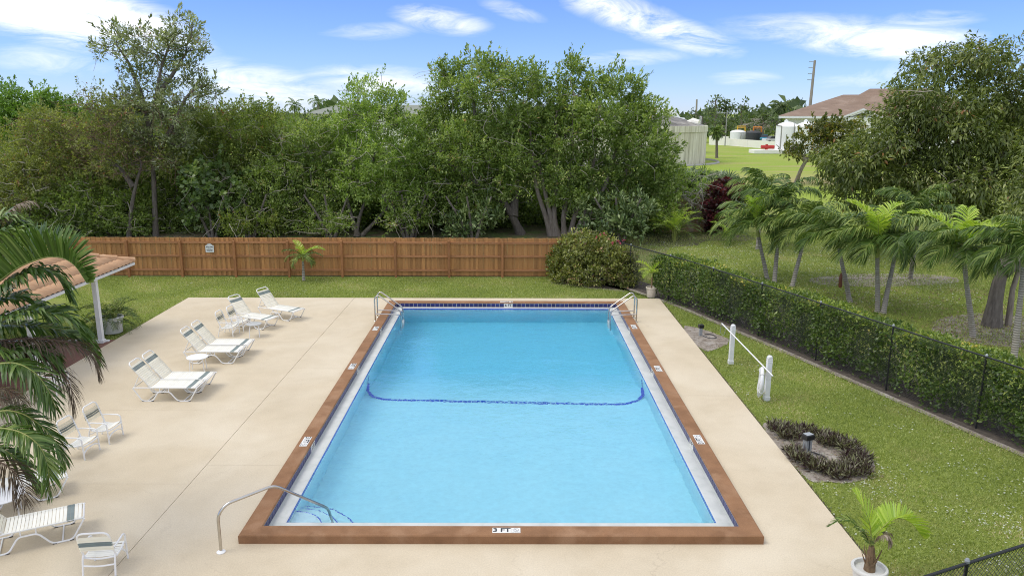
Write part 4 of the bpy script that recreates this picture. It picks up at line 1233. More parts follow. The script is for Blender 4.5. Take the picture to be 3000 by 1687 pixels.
def foliage(lobes, dens, clump_r, leaf, rng, droop=0.0, wind=(0, 0, 0), per=26, up=0.25, spread=0.6, inner=0.45, floor=0.05, vert=0.8, shoots=0.5):
    """clumps of leaves spread through ellipsoid lobes -> arrays P, D, N, L, W, rnd and clump centres"""
    Ps, Cs = [], []
    area = np.array([pi * l[3] * l[5] for l in lobes])
    outs = [[] for _ in range(6)]
    for l, A in zip(lobes, area):
        nl = max(per, int(dens * A)); nc = max(1, int(nl / per))
        u_ = unit(rng.normal(size=(nc, 3)))
        rr = rng.uniform(inner ** 2, 1.08 ** 2, nc) ** 0.5
        c0 = np.array(l[:3]); rad = np.array(l[3:])
        C = c0 + u_ * rad * rr[:, None]
        C[:, 2] = np.maximum(C[:, 2], floor + 0.1)
        Cs.append(C)
        sz = rng.uniform(0.6, 1.35, nc)
        idx = np.repeat(np.arange(nc), per)
        o_ = unit(rng.normal(size=(nc * per, 3))) * (rng.random((nc * per, 1)) ** 0.45)
        o_ *= clump_r * sz[idx][:, None]; o_[:, 2] *= vert
        outw = unit(u_ * (1 / rad))[idx]
        # about half the clumps are long shoots reaching out and up
        if shoots > 0:
            shoot = (rng.random(nc) < shoots)
            axis = unit(unit(u_ * (1 / rad)) * 0.7 + rng.normal(size=(nc, 3)) * 0.45 + np.array([0, 0, 0.55 - droop * 1.2]) + np.array(wind))
            t_ = rng.random((nc * per, 1)); k_s = shoot[idx]
            so = axis[idx] * (t_ * 2.6 - 0.5) * clump_r * sz[idx][:, None] + unit(rng.normal(size=(nc * per, 3))) * clump_r * 0.36 * (1.15 - t_)
            o_ = np.where(k_s[:, None], so, o_)
        P = C[idx] + o_
        D = unit(unit(o_) * 0.7 + outw * 0.45 + rng.normal(size=P.shape) * spread + np.array([0, 0, up - droop]) + np.array(wind))
        Nn = unit(rng.normal(size=P.shape) * 0.55 + np.array([0, 0, 1.0]) + outw * 0.5)
        Lr = leaf[0] * rng.uniform(0.65, 1.3, len(P)); Wr = leaf[1] * rng.uniform(0.7, 1.25, len(P))
        rn = np.clip(rng.random(nc)[idx] * 0.55 + rng.random(len(P)) * 0.52 - 0.03, 0, 1)
        keep = P[:, 2] > floor
        for k_, a_ in enumerate((P, D, Nn, Lr, Wr, rn)): outs[k_].append(a_[keep])
    return [np.concatenate(a_) for a_ in outs], np.concatenate(Cs)
def limb(mb_, a, b, r0, r1, rng, n=5, bow=0.12, sides=5, sag=0.0):
    a = np.array(a, float); b = np.array(b, float); d_ = np.linalg.norm(b - a)
    o1 = rng.normal(size=3) * d_ * bow
    pts_ = []
    for i in range(n + 1):
        t_ = i / n
        p = a * (1 - t_) + b * t_ + o1 * sin(pi * t_) + rng.normal(size=3) * d_ * 0.018
        p[2] += sag * d_ * sin(pi * t_)
        pts_.append(p)
    pts_[0] = a
    rr = [r0 + (r1 - r0) * (i / n) ** 0.7 for i in range(n + 1)]
    mb_.tube(pts_, rr, sides, caps=False)
    return pts_
TRI = [0]
def tree(name, label, cat, base, trunks, lobes, mat, dens=300, leaf=(0.13, 0.06), clump=0.38, bark='bark', nlimb=30, group=None, seed=0,
         limb_r=0.035, twigs=0, twig_mat='twig', tr=(0.16, 0.06), droop=0.0, wind=(0, 0, 0), per=26, up=0.25, spread=0.6, inner=0.45, vert=0.8, fold=0.22, ldroop=0.0, shape=0.45, floor=0.05, twig_r=0.012, shoots=0.5):
    rng = np.random.default_rng(seed + 100)
    if base[1] > 30 and base[1] < 60:
        leaf = (leaf[0] * 1.35, leaf[1] * 1.45); dens = dens * (1.75 if mat != 'silver' else 1.25)
    base = np.array([base[0], base[1], 0.0])
    t = empty(name, (base[0], base[1], -0.05), 0, label, cat, group)
    off = base + np.array([0, 0, -0.05])
    arr, C = foliage(lobes, dens, clump, leaf, rng, droop, wind, per, up, spread, inner, floor, vert, shoots)
    tb = MB(); tips = []
    for path in trunks:
        P = [np.array(p, float) - off for p in path]
        sp = smooth_path(P, 1.0, 3)
        n = len(sp)
        rr = [tr[0] + (tr[1] - tr[0]) * i / (n - 1) for i in range(n)]
        rr[0] *= 1.35
        tb.tube(sp, rr, 10, caps=True)
        tips += [np.array(p) for p in sp[n // 2:]]
    if tips:
        sel = rng.choice(len(C), min(nlimb, len(C)), replace=False)
        T = np.array(tips)
        for i in sel:
            c_ = C[i] - off
            dd = np.linalg.norm(T - c_, axis=1) + np.maximum(0, T[:, 2] - c_[2]) * 0.8
            j_ = int(np.argmin(dd + rng.random(len(T)) * 0.6))
            pts_ = limb(tb, T[j_], c_, limb_r, 0.01, rng, 5, 0.1, 5)
            T = np.vstack([T, pts_[3][None]])
        auto_smooth(tb.build('trunk', M[bark], t), 70)
    if twigs:
        tw_ = MB()
        for i in range(twigs):
            c_ = C[rng.integers(len(C))] - off
            c_ = c_ + np.array([0, -0.25, 0])
            e_ = c_ + unit(rng.normal(size=3) * np.array([1, 0.6, 1]) + np.array([0, -0.45, 0.1])) * rng.uniform(0.6, 1.9)
            e_[2] = min(max(e_[2], 0.3), c_[2] + 0.15)
            limb(tw_, c_, e_, twig_r * 1.35, twig_r * 0.5, rng, 6, 0.2, 4)
        tw_.build('branches', M[twig_mat], t, kind='stuff')
    leaf_mesh('crown', *arr, L[mat], t, fold=fold, droop=ldroop, off=off, shape=shape)
    TRI[0] += len(arr[0]) * 2
    return t

# ------------------------------------------------------------------ palms
def frond_arrays(path, n, llen, width, rng, vee=0.35, fwd=0.45, droop=0.5, wind=(0, 0, 0), t0=0.12, prof=None, jitter=0.12, sides=(-1, 1), hang=0.0):
    P = np.array(path, float)
    seg = np.linalg.norm(np.diff(P, axis=0), axis=1); cum = np.concatenate([[0], np.cumsum(seg)]); cum /= cum[-1]
    t_ = np.linspace(t0, 0.995, n)
    Q = np.stack([np.interp(t_, cum, P[:, k_]) for k_ in range(3)], 1)
    T = np.gradient(Q, axis=0); T = unit(T)
    Z = np.array([0, 0, 1.0])
    S0 = np.cross(T, Z); bad = np.linalg.norm(S0, axis=1) < 0.15
    S0[bad] = np.array([0, 1, 0]); S0 = unit(S0)
    N0 = unit(np.cross(S0, T))
    u_ = (t_ - t0) / (1 - t0)
    pl = (np.sin(pi * np.clip(u_ * 0.86 + 0.12, 0, 1)) ** 0.6) if prof is None else prof(u_)
    V, F, RN = [], [], []
    rn_f = rng.random() * 0.35
    for s in sides:
        jt = rng.normal(size=(n, 3)) * jitter
        fw = fwd + 0.75 * u_ ** 2
        d_ = unit(S0 * s * np.cos(fw)[:, None] + T * np.sin(fw)[:, None] + N0 * vee + jt)
        Lr = (llen * pl * rng.uniform(0.88, 1.1, n))[:, None]
        gv = np.array([0, 0, -1.0]) + np.array(wind)
        p0 = Q
        p1 = p0 + d_ * Lr * 0.38 + gv * Lr * droop * 0.06
        p2 = p0 + d_ * Lr * 0.72 + gv * Lr * droop * 0.30
        p3 = p0 + d_ * Lr * 0.92 + gv * Lr * droop * 0.72
        wv = unit(T + N0 * 0.35 * rng.normal(size=(n, 1))) * width * rng.uniform(0.8, 1.2, (n, 1))
        vs_ = np.stack([p0 - wv * 0.3, p0 + wv * 0.3, p1 - wv * 0.5, p1 + wv * 0.5, p2 - wv * 0.42, p2 + wv * 0.42, p3], 1)
        V.append(vs_.reshape(-1, 3)); RN.append(np.clip(rn_f + rng.random(n) * 0.65, 0, 1))
    return np.concatenate(V), np.concatenate(RN)
def frond_obj(path, n, llen, width, rng, mat, parent, off=(0, 0, 0), rib=0.012, name='frond', **k):
    V, RN = frond_arrays(path, n, llen, width, rng, **k)
    m_ = len(RN)
    nv = 7 * m_
    base_ = np.arange(m_)[:, None] * 7
    quads = np.concatenate([base_ + np.array([[0, 1, 3, 2]]), base_ + np.array([[2, 3, 5, 4]])]).astype(np.int32)
    tris = (base_ + np.array([[4, 5, 6]])).astype(np.int32)
    rb = MB().tube([np.array(p) for p in path], [rib * (1 - 0.8 * i / (len(path) - 1)) for i in range(len(path))], 4, caps=False)
    V = np.concatenate([V, np.array(rb.v)]) - np.array(off)[None]
    rq = np.array(rb.f, np.int32) + nv
    me = bpy.data.meshes.new(name)
    nq, ntr, nr = len(quads), len(tris), len(rq)
    me.vertices.add(len(V)); me.loops.add(nq * 4 + ntr * 3 + nr * 4); me.polygons.add(nq + ntr + nr)
    me.vertices.foreach_set('co', V.astype(np.float32).reshape(-1))
    me.loops.foreach_set('vertex_index', np.concatenate([quads.reshape(-1), tris.reshape(-1), rq.reshape(-1)]))
    ls = np.concatenate([np.arange(nq) * 4, nq * 4 + np.arange(ntr) * 3, nq * 4 + ntr * 3 + np.arange(nr) * 4]).astype(np.int32)
    lt = np.concatenate([np.full(nq, 4), np.full(ntr, 3), np.full(nr, 4)]).astype(np.int32)
    me.polygons.foreach_set('loop_start', ls); me.polygons.foreach_set('loop_total', lt)
    me.polygons.foreach_set('material_index', np.concatenate([np.zeros(nq + ntr), np.ones(nr)]).astype(np.int32))
    a = me.attributes.new('rnd', 'FLOAT', 'FACE')
    a.data.foreach_set('value', np.concatenate([RN, RN, RN, np.full(nr, 0.6)]).astype(np.float32))
    me.update(calc_edges=True)
    o = bpy.data.objects.new(name, me); COL.objects.link(o); o.parent = parent
    me.materials.append(L[mat]); me.materials.append(M['rachis'] if mat not in ('palm_brown', 'palm_dead') else M['dry_twig'])
    TRI[0] += m_ * 5
    return o
def frond_path(start, azim, e0, length, bend, wind=(0, 0, 0), n=12):
    p = np.array(start, float); pts_ = [p.copy()]
    for i in range(n):
        t_ = (i + 0.5) / n
        e_ = e0 - bend * t_ ** 1.2
        d_ = np.array([cos(e_) * sin(azim), cos(e_) * cos(azim), sin(e_)]) + np.array(wind) * t_ * 1.1
        d_ = d_ / np.linalg.norm(d_)
        p = p + d_ * length / n
        pts_.append(p.copy())
    return pts_
def palm(label, base, crown, nf=13, flen=2.0, llen=0.55, mat='palm', shaft=0.55, r=(0.10, 0.075), group=None, seed=0, wind=(-0.35, 0, -0.05), young=0,
         name='palm_tree', cat='palm tree', width=0.05, nl=52, bark='palm_bark', e_hi=1.45, e_lo=0.42, bend=2.0, droop=1.0, az0=None, vee=0.25, lean=None):
    rng = np.random.default_rng(seed + 500)
    base = np.array([base[0], base[1], -0.05]); crown = np.array(crown, float)
    t = empty(name, base, 0, label, cat, group)
    top = crown - np.array([0, 0, 0.0])
    ax = unit(top - base)
    s0 = top - ax * shaft
    m1 = base * 0.66 + s0 * 0.34 + np.array([ax[0] * -0.05, 0, 0]); m2 = base * 0.33 + s0 * 0.67 + np.array([ax[0] * 0.02, 0, 0])
    if np.linalg.norm(s0 - base) > 0.15 and s0[2] > 0:
        auto_smooth(MB().tube([base - base, (base * 0.95 + s0 * 0.05) - base, m1 - base, m2 - base, s0 - base], [r[0] * 1.3, r[0], r[0] * 0.93, r[1], r[1]], 14).build('trunk', M[bark], t), 60)
    if shaft > 0.12:
        auto_smooth(MB().tube([s0 - base, s0 + ax * shaft * 0.3 - base, s0 + ax * shaft * 0.7 - base, top + ax * 0.08 - base], [r[1] * 1.05, r[1] * 1.15, r[1] * 0.85, r[1] * 0.4], 12).build('crownshaft', M['crownshaft'], t), 60)
    for i in range(nf):
        u_ = i / max(1, nf - 1)
        az_ = (i * 2.39996 + (az0 if az0 is not None else rng.uniform(0, 6.28))) if az0 is not None else i * 2.39996 + seed
        e0 = e_hi + (e_lo - e_hi) * u_ ** 0.9 + rng.normal() * 0.08
        ln_ = flen * (0.75 + 0.3 * sin(pi * min(1, u_ + 0.25))) * rng.uniform(0.92, 1.08)
        pth = frond_path(top - base, az_, e0, ln_, bend * rng.uniform(0.8, 1.15) * (0.75 + 0.4 * u_), wind)
        mt = 'palm_young' if i < young else mat
        frond_obj(pth, nl, llen, width, rng, mt, t, wind=(wind[0] * 1.2, wind[1] * 1.2, 0), droop=droop * (0.45 if i < young else 1), vee=vee + (0.35 if i < young else 0), fwd=0.5)
    return t
# ------------------------------------------------------------------ trees behind the fence
def lob(rows, Y, ry=None, jy=1.2, seed=0):
    rg_ = np.random.default_rng(seed)
    return [lobe(px, py, Y + rg_.uniform(-jy, jy), rx, rz, ry) for (px, py, rx, rz) in rows]
def up3(px, py, Y): return at(px, py, Y)
BG = 'trees behind the wooden fence'
# tall thin tree
Y = 34.2
b = gp(392, 592)
A_tr = [[(b[0], b[1], -0.05), up3(388, 480, Y), up3(384, 400, Y), up3(378, 320, Y), up3(392, 240, Y), up3(410, 150, Y), up3(440, 90, Y)],
        [up3(384, 400, Y), up3(430, 330, Y - .4), up3(470, 240, Y - .6), up3(500, 220, Y - .6)],
        [up3(378, 320, Y), up3(350, 220, Y + .3), up3(320, 150, Y + .4), up3(290, 110, Y + .4)],
        [up3(390, 250, Y), up3(440, 180, Y + .3), up3(470, 130, Y + .3)]]
tree('tall_tree', 'tallest sparse silvery leaved tree with slim pale trunk on the left', 'tree', b, A_tr,
     lob([(455, 70, 42, 36), (470, 110, 45, 36), (420, 105, 40, 34), (300, 90, 42, 28), (350, 100, 42, 30), (270, 125, 34, 26), (400, 150, 50, 34), (330, 150, 46, 32), (470, 160, 42, 34), (500, 120, 26, 22),
          (440, 205, 50, 30), (520, 225, 36, 26), (490, 235, 40, 26), (350, 200, 44, 28), (380, 260, 70, 34), (310, 250, 50, 34), (440, 280, 60, 40), (390, 330, 80, 40), (330, 330, 50, 50), (460, 350, 40, 36), (340, 400, 40, 28), (430, 400, 34, 24)], Y, 1.0, 0.8, 1),
     'silver', dens=215, leaf=(0.17, 0.06), clump=0.36, shoots=0.3, bark='bark', nlimb=130, group=BG, seed=1, tr=(0.15, 0.05), limb_r=0.045, per=30, up=0.35, spread=0.5, twigs=90, twig_r=0.014, twig_mat='dry_twig')
b = gp(325, 595)
tree('leaning_tree', 'slender leaning trunk tree just left of the tallest tree', 'tree', b,
     [[(b[0], b[1], -0.05), up3(330, 520, 33.6), up3(345, 450, 33.6), up3(360, 410, 33.6), up3(330, 360, 33.6)], [up3(335, 470, 33.6), up3(300, 420, 33.6), up3(270, 400, 33.4)]],
     lob([(300, 350, 70, 50), (250, 300, 50, 40), (350, 380, 60, 40), (280, 410, 60, 40), (240, 250, 40, 30), (420, 400, 50, 40), (230, 330, 60, 40), (310, 290, 60, 40)], 33.6, 1.1, 0.6, 2), 'brush', dens=150, leaf=(0.12, 0.05), clump=0.36,
     bark='bark', nlimb=60, group=BG, seed=2, tr=(0.13, 0.05), twigs=260, per=20, twig_mat='dry_twig')
# brown green scrub
def bush(label, rows, Y, mat, seed, dens=300, leaf=(0.11, 0.055), twigs=40, tm='twig', base=None, ry=None, name='wild_shrub', cat='shrub', clump=0.34, group=BG, nlimb=16, **k):
    lb = lob(rows, Y, ry, 0.9, seed)
    bx_ = sum(l[0] for l in lb) / len(lb) if base is None else base
    c_ = np.array([bx_, Y, 0.0])
    trs = [[(bx_ + dx_ * 0.3, Y, -0.05), (bx_ + dx_, Y + 0.1, 1.2), (bx_ + dx_ * 2.2, Y, 2.6)] for dx_ in (-0.7, -0.15, 0.5)]
    return tree(name, label, cat, (bx_, Y), trs, lb, mat, dens=dens, leaf=leaf, clump=clump, nlimb=nlimb, group=group, seed=seed, twigs=twigs, twig_mat=tm, tr=(0.09, 0.05), **k)
bush('bright green broad crowned tree at the far left edge of the tree line', [(60, 265, 70, 42), (20, 300, 60, 50), (120, 275, 50, 34), (165, 290, 44, 32), (80, 330, 90, 45), (10, 250, 40, 30), (200, 300, 40, 30)], 44, 'bright', 3, leaf=(0.26, 0.085), name='broad_tree', cat='tree', ldroop=0.3, clump=0.5, twigs=10, dens=170)
bush('tangled olive brown scrub at the left edge behind the palm fronds', [(30, 390, 90, 70), (20, 480, 80, 80), (60, 560, 90, 60), (90, 440, 70, 80)], 35, 'brush', 4, dens=260, twigs=150, tm='twig')
bush('reddish brown twiggy scrub between the palm fronds and leaning trunk', [(130, 340, 90, 55), (200, 360, 80, 60), (150, 430, 90, 70), (230, 440, 80, 80), (110, 310, 60, 35)], 36, 'brush', 5, dens=230, twigs=260, tm='dry_twig')
bush('low dark green scrub directly above the fence on the left', [(150, 540, 100, 60), (250, 550, 90, 55), (220, 500, 80, 50), (330, 545, 70, 60)], 34.6, 'dark', 6, dens=300, twigs=110, leaf=(0.13, 0.06))
bush('dark leafy understory around the base of the tallest trunk', [(400, 520, 90, 70), (350, 460, 80, 70), (430, 450, 70, 60), (460, 560, 80, 45)], 36.5, 'dark', 7, dens=330, twigs=120)
bush('sea grape like shrub with large round pale leaves above the fence', [(500, 470, 40, 40), (540, 440, 45, 30), (570, 490, 40, 45), (520, 530, 50, 45), (580, 555, 40, 35), (480, 445, 30, 24)], 33.4, 'grape', 8, dens=85, leaf=(0.2, 0.19), clump=0.42, twigs=20, shape=0.5, fold=0.08, name='round_leaf_shrub')
bush('olive green tree with reddish tips right of the tallest tree', [(540, 320, 70, 45), (610, 320, 70, 45), (680, 320, 60, 40), (560, 400, 80, 60), (650, 400, 80, 60), (700, 370, 50, 50), (600, 280, 40, 26), (680, 285, 40, 26), (520, 290, 40, 26), (500, 350, 60, 50), (480, 300, 40, 30)], 36, 'pepper', 9, dens=300, name='olive_tree', cat='tree', twigs=130)
bush('deep green tree with pale bare stem filling the gap left of centre', [(630, 490, 90, 60), (700, 460, 80, 60), (740, 400, 70, 60), (690, 540, 90, 50)], 35.3, 'ficus', 10, dens=300, name='green_tree', cat='tree', twigs=110)
bush('rounded green tree directly above the small fence palm', [(770, 340, 70, 40), (820, 380, 70, 60), (780, 440, 80, 60), (830, 470, 60, 60), (800, 540, 90, 45), (850, 330, 50, 36)], 35.6, 'ficus', 11, dens=320, name='green_tree', cat='tree', twigs=120)
b = gp(895, 594)
tree('windswept_tree', 'light green windswept tree with upright feathery tips left of the big trees', 'tree', b,
     [[(b[0], b[1], -0.05), up3(905, 540, 34.4), up3(930, 480, 34.4), up3(940, 400, 34.4)], [(b[0] + 0.15, b[1], -0.05), up3(870, 500, 34.6), up3(880, 420, 34.6)], [(b[0] + 0.3, b[1] + .2, -0.05), up3(960, 540, 34.2), up3(1010, 480, 34.2)]],
     lob([(880, 250, 20, 40), (905, 245, 18, 44), (935, 240, 20, 46), (960, 235, 18, 46), (985, 255, 18, 40), (1010, 262, 20, 30), (900, 310, 55, 40), (960, 310, 60, 40), (1020, 320, 50, 36), (880, 380, 60, 50), (950, 390, 80, 55), (1030, 400, 60, 50),
          (900, 460, 60, 50), (980, 470, 80, 50), (1050, 480, 60, 45), (860, 310, 40, 30)], 34.5, None, 1.0, 12), 'wind', dens=290, leaf=(0.13, 0.055), clump=0.32, nlimb=45, group=BG, seed=12, tr=(0.12, 0.06), twigs=120, wind=(0.25, 0, 0.1))
b = gp(1310, 588)
tree('big_tree', 'large dark trunked tree leaning left at the centre of the view', 'tree', b,
     [[(b[0], b[1], -0.05), up3(1290, 545, 34.6), up3(1262, 500, 34.6), up3(1230, 440, 34.8), up3(1200, 340, 35), up3(1190, 240, 35)], [up3(1290, 545, 34.6), up3(1300, 450, 35.5), up3(1290, 330, 35.5)], [up3(1262, 500, 34.6), up3(1180, 450, 34), up3(1120, 400, 34)]],
     lob([(1110, 190, 26, 34), (1135, 175, 22, 34), (1190, 175, 36, 26), (1220, 160, 30, 26), (1260, 185, 40, 34), (1290, 200, 36, 34), (1140, 230, 60, 36), (1210, 230, 60, 40), (1100, 270, 46, 36), (1160, 300, 80, 50), (1250, 290, 70, 56),
          (1090, 350, 60, 50), (1160, 380, 90, 60), (1250, 390, 80, 60), (1090, 430, 70, 50), (1170, 470, 90, 46), (1070, 500, 70, 46), (1250, 470, 60, 40), (1300, 340, 60, 60), (1130, 530, 80, 30), (1200, 520, 60, 36)], 35, None, 1.6, 13),
     'ficus', dens=320, leaf=(0.14, 0.065), clump=0.36, nlimb=80, group=BG, seed=13, tr=(0.26, 0.1), twigs=210, limb_r=0.05, wind=(0.12, 0, 0.05))
b = gp(1425, 590)
trs = []
for (dx, x1, x2, x3, y3) in ((-40, 1372, 1350, 1330, 300), (-22, 1392, 1400, 1400, 280), (-5, 1416, 1432, 1445, 240), (10, 1445, 1480, 1510, 260), (22, 1468, 1520, 1570, 300), (34, 1480, 1560, 1610, 400), (-32, 1385, 1370, 1340, 420)):
    bb = gp(1425 + dx, 592)
    trs.append([(bb[0], bb[1], -0.05), up3(x1, 540, 34.2), up3(x2, 480, 34.4), up3((x2 + x3) / 2, 400, 34.6), up3(x3, y3, 34.8)])
tree('big_tree', 'largest full crowned tree with a fan of grey trunks right of centre', 'tree', b, trs,
     lob([(1330, 205, 34, 40), (1355, 190, 24, 30), (1430, 185, 34, 34), (1445, 165, 20, 24), (1500, 215, 40, 36), (1540, 205, 34, 34), (1580, 230, 40, 36), (1610, 245, 24, 26), (1640, 290, 40, 40), (1370, 260, 60, 50), (1440, 260, 60, 50), (1510, 290, 70, 50), (1590, 300, 60, 50),
          (1350, 340, 70, 56), (1430, 350, 80, 60), (1520, 370, 80, 60), (1610, 370, 70, 60), (1660, 380, 40, 50), (1340, 430, 70, 50), (1420, 440, 80, 50), (1510, 450, 80, 50), (1600, 450, 80, 56), (1660, 460, 50, 50),
          (1550, 510, 80, 40), (1640, 530, 50, 50), (1290, 400, 40, 50), (1450, 500, 70, 26), (1400, 310, 60, 40), (1680, 540, 40, 50)], 34.9, None, 1.7, 14),
     'ficus', dens=330, leaf=(0.14, 0.065), clump=0.36, nlimb=90, group=BG, seed=14, tr=(0.17, 0.08), twigs=190, limb_r=0.045, wind=(0.1, 0, 0.05), bark='pale_bark')
UG = 'undergrowth behind the wooden fence'
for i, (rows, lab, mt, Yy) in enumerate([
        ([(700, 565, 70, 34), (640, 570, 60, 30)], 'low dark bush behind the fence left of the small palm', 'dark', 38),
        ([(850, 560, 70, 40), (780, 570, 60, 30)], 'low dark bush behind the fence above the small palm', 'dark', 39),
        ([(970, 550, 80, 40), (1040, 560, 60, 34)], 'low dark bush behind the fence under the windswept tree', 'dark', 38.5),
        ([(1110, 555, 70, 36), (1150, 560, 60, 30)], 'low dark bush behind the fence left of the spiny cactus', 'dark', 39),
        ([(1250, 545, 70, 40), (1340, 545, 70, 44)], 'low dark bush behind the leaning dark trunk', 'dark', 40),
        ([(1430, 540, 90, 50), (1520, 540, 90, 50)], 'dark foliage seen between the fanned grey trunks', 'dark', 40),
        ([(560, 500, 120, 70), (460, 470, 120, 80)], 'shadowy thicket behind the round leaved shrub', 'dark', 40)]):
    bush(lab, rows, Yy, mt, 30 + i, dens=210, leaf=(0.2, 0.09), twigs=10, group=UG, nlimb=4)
for i, (rows, lab, mt, Yy) in enumerate([
        ([(60, 430, 110, 60), (40, 520, 110, 70), (140, 500, 90, 70)], 'dense dull scrub filling the far left behind the fronds', 'pepper', 38.5),
        ([(230, 370, 90, 60), (300, 420, 90, 70), (250, 500, 90, 60)], 'dense dull scrub behind the leaning trunk', 'brush', 39),
        ([(430, 380, 90, 60), (480, 330, 60, 50), (380, 470, 90, 70), (500, 420, 80, 60)], 'leafy mass behind the tallest trunk', 'pepper', 38.5),
        ([(620, 400, 100, 70), (720, 350, 70, 50), (640, 480, 100, 60), (740, 450, 80, 60)], 'leafy mass behind the olive green tree', 'pepper', 39),
        ([(860, 400, 90, 60), (800, 360, 60, 40), (900, 480, 100, 60), (980, 420, 90, 60)], 'leafy mass behind the windswept tree', 'ficus', 39),
        ([(1060, 440, 80, 60), (1130, 400, 80, 60), (1100, 510, 100, 50), (1020, 530, 80, 50)], 'leafy mass low between windswept tree and big trees', 'ficus', 38),
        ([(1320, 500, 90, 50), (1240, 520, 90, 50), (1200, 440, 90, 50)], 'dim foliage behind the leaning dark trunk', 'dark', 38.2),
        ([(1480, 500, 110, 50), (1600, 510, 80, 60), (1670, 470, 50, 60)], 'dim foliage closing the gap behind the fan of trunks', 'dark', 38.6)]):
    bush(lab, rows, Yy, mt, 50 + i, dens=220, leaf=(0.17, 0.085), twigs=30, group=UG, nlimb=6)
for i, (rows, lab, mt, Yy) in enumerate([
        ([(600, 560, 60, 26), (660, 568, 60, 24)], 'low leafy bush close behind the fence right of the round leaved shrub', 'pepper', 33.0),
        ([(1000, 552, 50, 26), (1050, 545, 40, 24)], 'low leafy bush close behind the fence between windswept tree and cactus', 'ficus', 33.2),
        ([(810, 566, 50, 22), (855, 560, 34, 24)], 'low leafy bush close behind the fence left of the windswept tree', 'ficus', 33.0)]):
    bush(lab, rows, Yy, mt, 70 + i, dens=300, leaf=(0.12, 0.06), twigs=20, group=UG, nlimb=4)
bush('small bright yellow green bush peeping over the fence', [(1040, 578, 22, 18)], 33.6, 'bright', 41, dens=300, twigs=0, leaf=(0.1, 0.06), clump=0.2, nlimb=2, group=UG)
# cactus like plants: long pads
def pads(label, rows, Y, seed, dens=110, leaf=(0.22, 0.08)):
    bush(label, rows, Y, 'cactus', seed, dens=dens, leaf=leaf, twigs=0, group='cactus clumps behind the fence', name='cactus_clump', cat='cactus', up=0.9, spread=0.9, clump=0.4, nlimb=4, shape=0.6)
pads('spiny grey green cactus clump left of the leaning dark trunk', [(1190, 560, 50, 34), (1220, 540, 40, 30), (1160, 575, 40, 24)], 32.2, 45)
pads('tall pale green cactus clump behind the flowering shrub', [(1560, 540, 60, 50), (1600, 560, 50, 40), (1530, 570, 50, 30), (1620, 520, 34, 30), (1500, 540, 40, 40)], 31.5, 46)

# ------------------------------------------------------------------ plants by the right of the fence
AR = 'feathery areca palms in the right hand garden'
def clump_palm(label, x, y, h, nf, flen, seed, mat='palm_young', mat2='palm', spread_=0.35, llen=0.4, young=6, e_lo=0.35, wind=(-0.1, 0, 0), group=None, name='areca_palm', cat='palm', nl=34, width=0.028, bend=1.25):
    rng = np.random.default_rng(seed)
    t = empty(name, (x, y, -0.05), 0, label, cat, group)
    for k_ in range(4):
        a = rng.uniform(0, 6.28); q = np.array([cos(a), sin(a), 0]) * spread_ * 0.6
        MB().tube([q * 0.5, q * 0.8 + np.array([0, 0, h * 0.6]), q + np.array([0, 0, h])], [0.035, 0.03, 0.02], 7).build('stem', M['crownshaft'], t)
    for i in range(nf):
        a = i * 2.39996; u_ = i / nf
        q = np.array([cos(a), sin(a), 0]) * spread_ * rng.random() * 0.8 + np.array([0, 0, h * rng.uniform(0.4, 1.0)])
        pth = frond_path(q, a, 1.35 - (1.35 - e_lo) * u_ + rng.normal() * 0.1, flen * rng.uniform(0.8, 1.1), bend * rng.uniform(0.8, 1.2), wind)
        frond_obj(pth, nl, llen, width, rng, mat if i < young else mat2, t, wind=wind, droop=0.4, vee=0.45, fwd=0.6)
    return t
p = gp(1697, 606); clump_palm('bright feathery areca palm clump left of the dark red bush', p[0], p[1], 0.8, 24, 2.2, 61, young=13, group=AR)
p = gp(1835, 612); clump_palm('small areca palm clump under the dark red bush', p[0], p[1], 0.5, 14, 1.6, 62, young=6, group=AR)
p = gp(1975, 612); clump_palm('dull areca palm clump behind the pair of palm trunks', p[0], p[1], 0.5, 16, 1.5, 63, young=3, group=AR)
# low wall behind
tag(MB().box(9.2, 12.9, 36.0, 36.25, -0.05, 2.1, 0.02).build('garden_wall', M['garden_wall']), 'rust stained tan wall behind the areca and dark red bush', 'wall')
bush('dark red leaved bush standing before the rust stained wall', [(1825, 480, 42, 26), (1800, 505, 30, 30), (1850, 500, 30, 26), (1800, 545, 22, 35), (1790, 575, 16, 24), (1850, 490, 20, 18)], 35.2, 'red', 64, dens=300, leaf=(0.15, 0.1), twigs=8, shoots=0.0, group=None, name='red_bush', cat='bush', clump=0.26, nlimb=12)
bush('loose pale stemmed bush between the big tree and red bush', [(1740, 470, 44, 40), (1760, 510, 36, 40), (1720, 520, 36, 40)], 36.4, 'wind', 65, dens=130, leaf=(0.16, 0.05), twigs=90, group=None, name='pale_bush', cat='bush', twig_r=0.02)
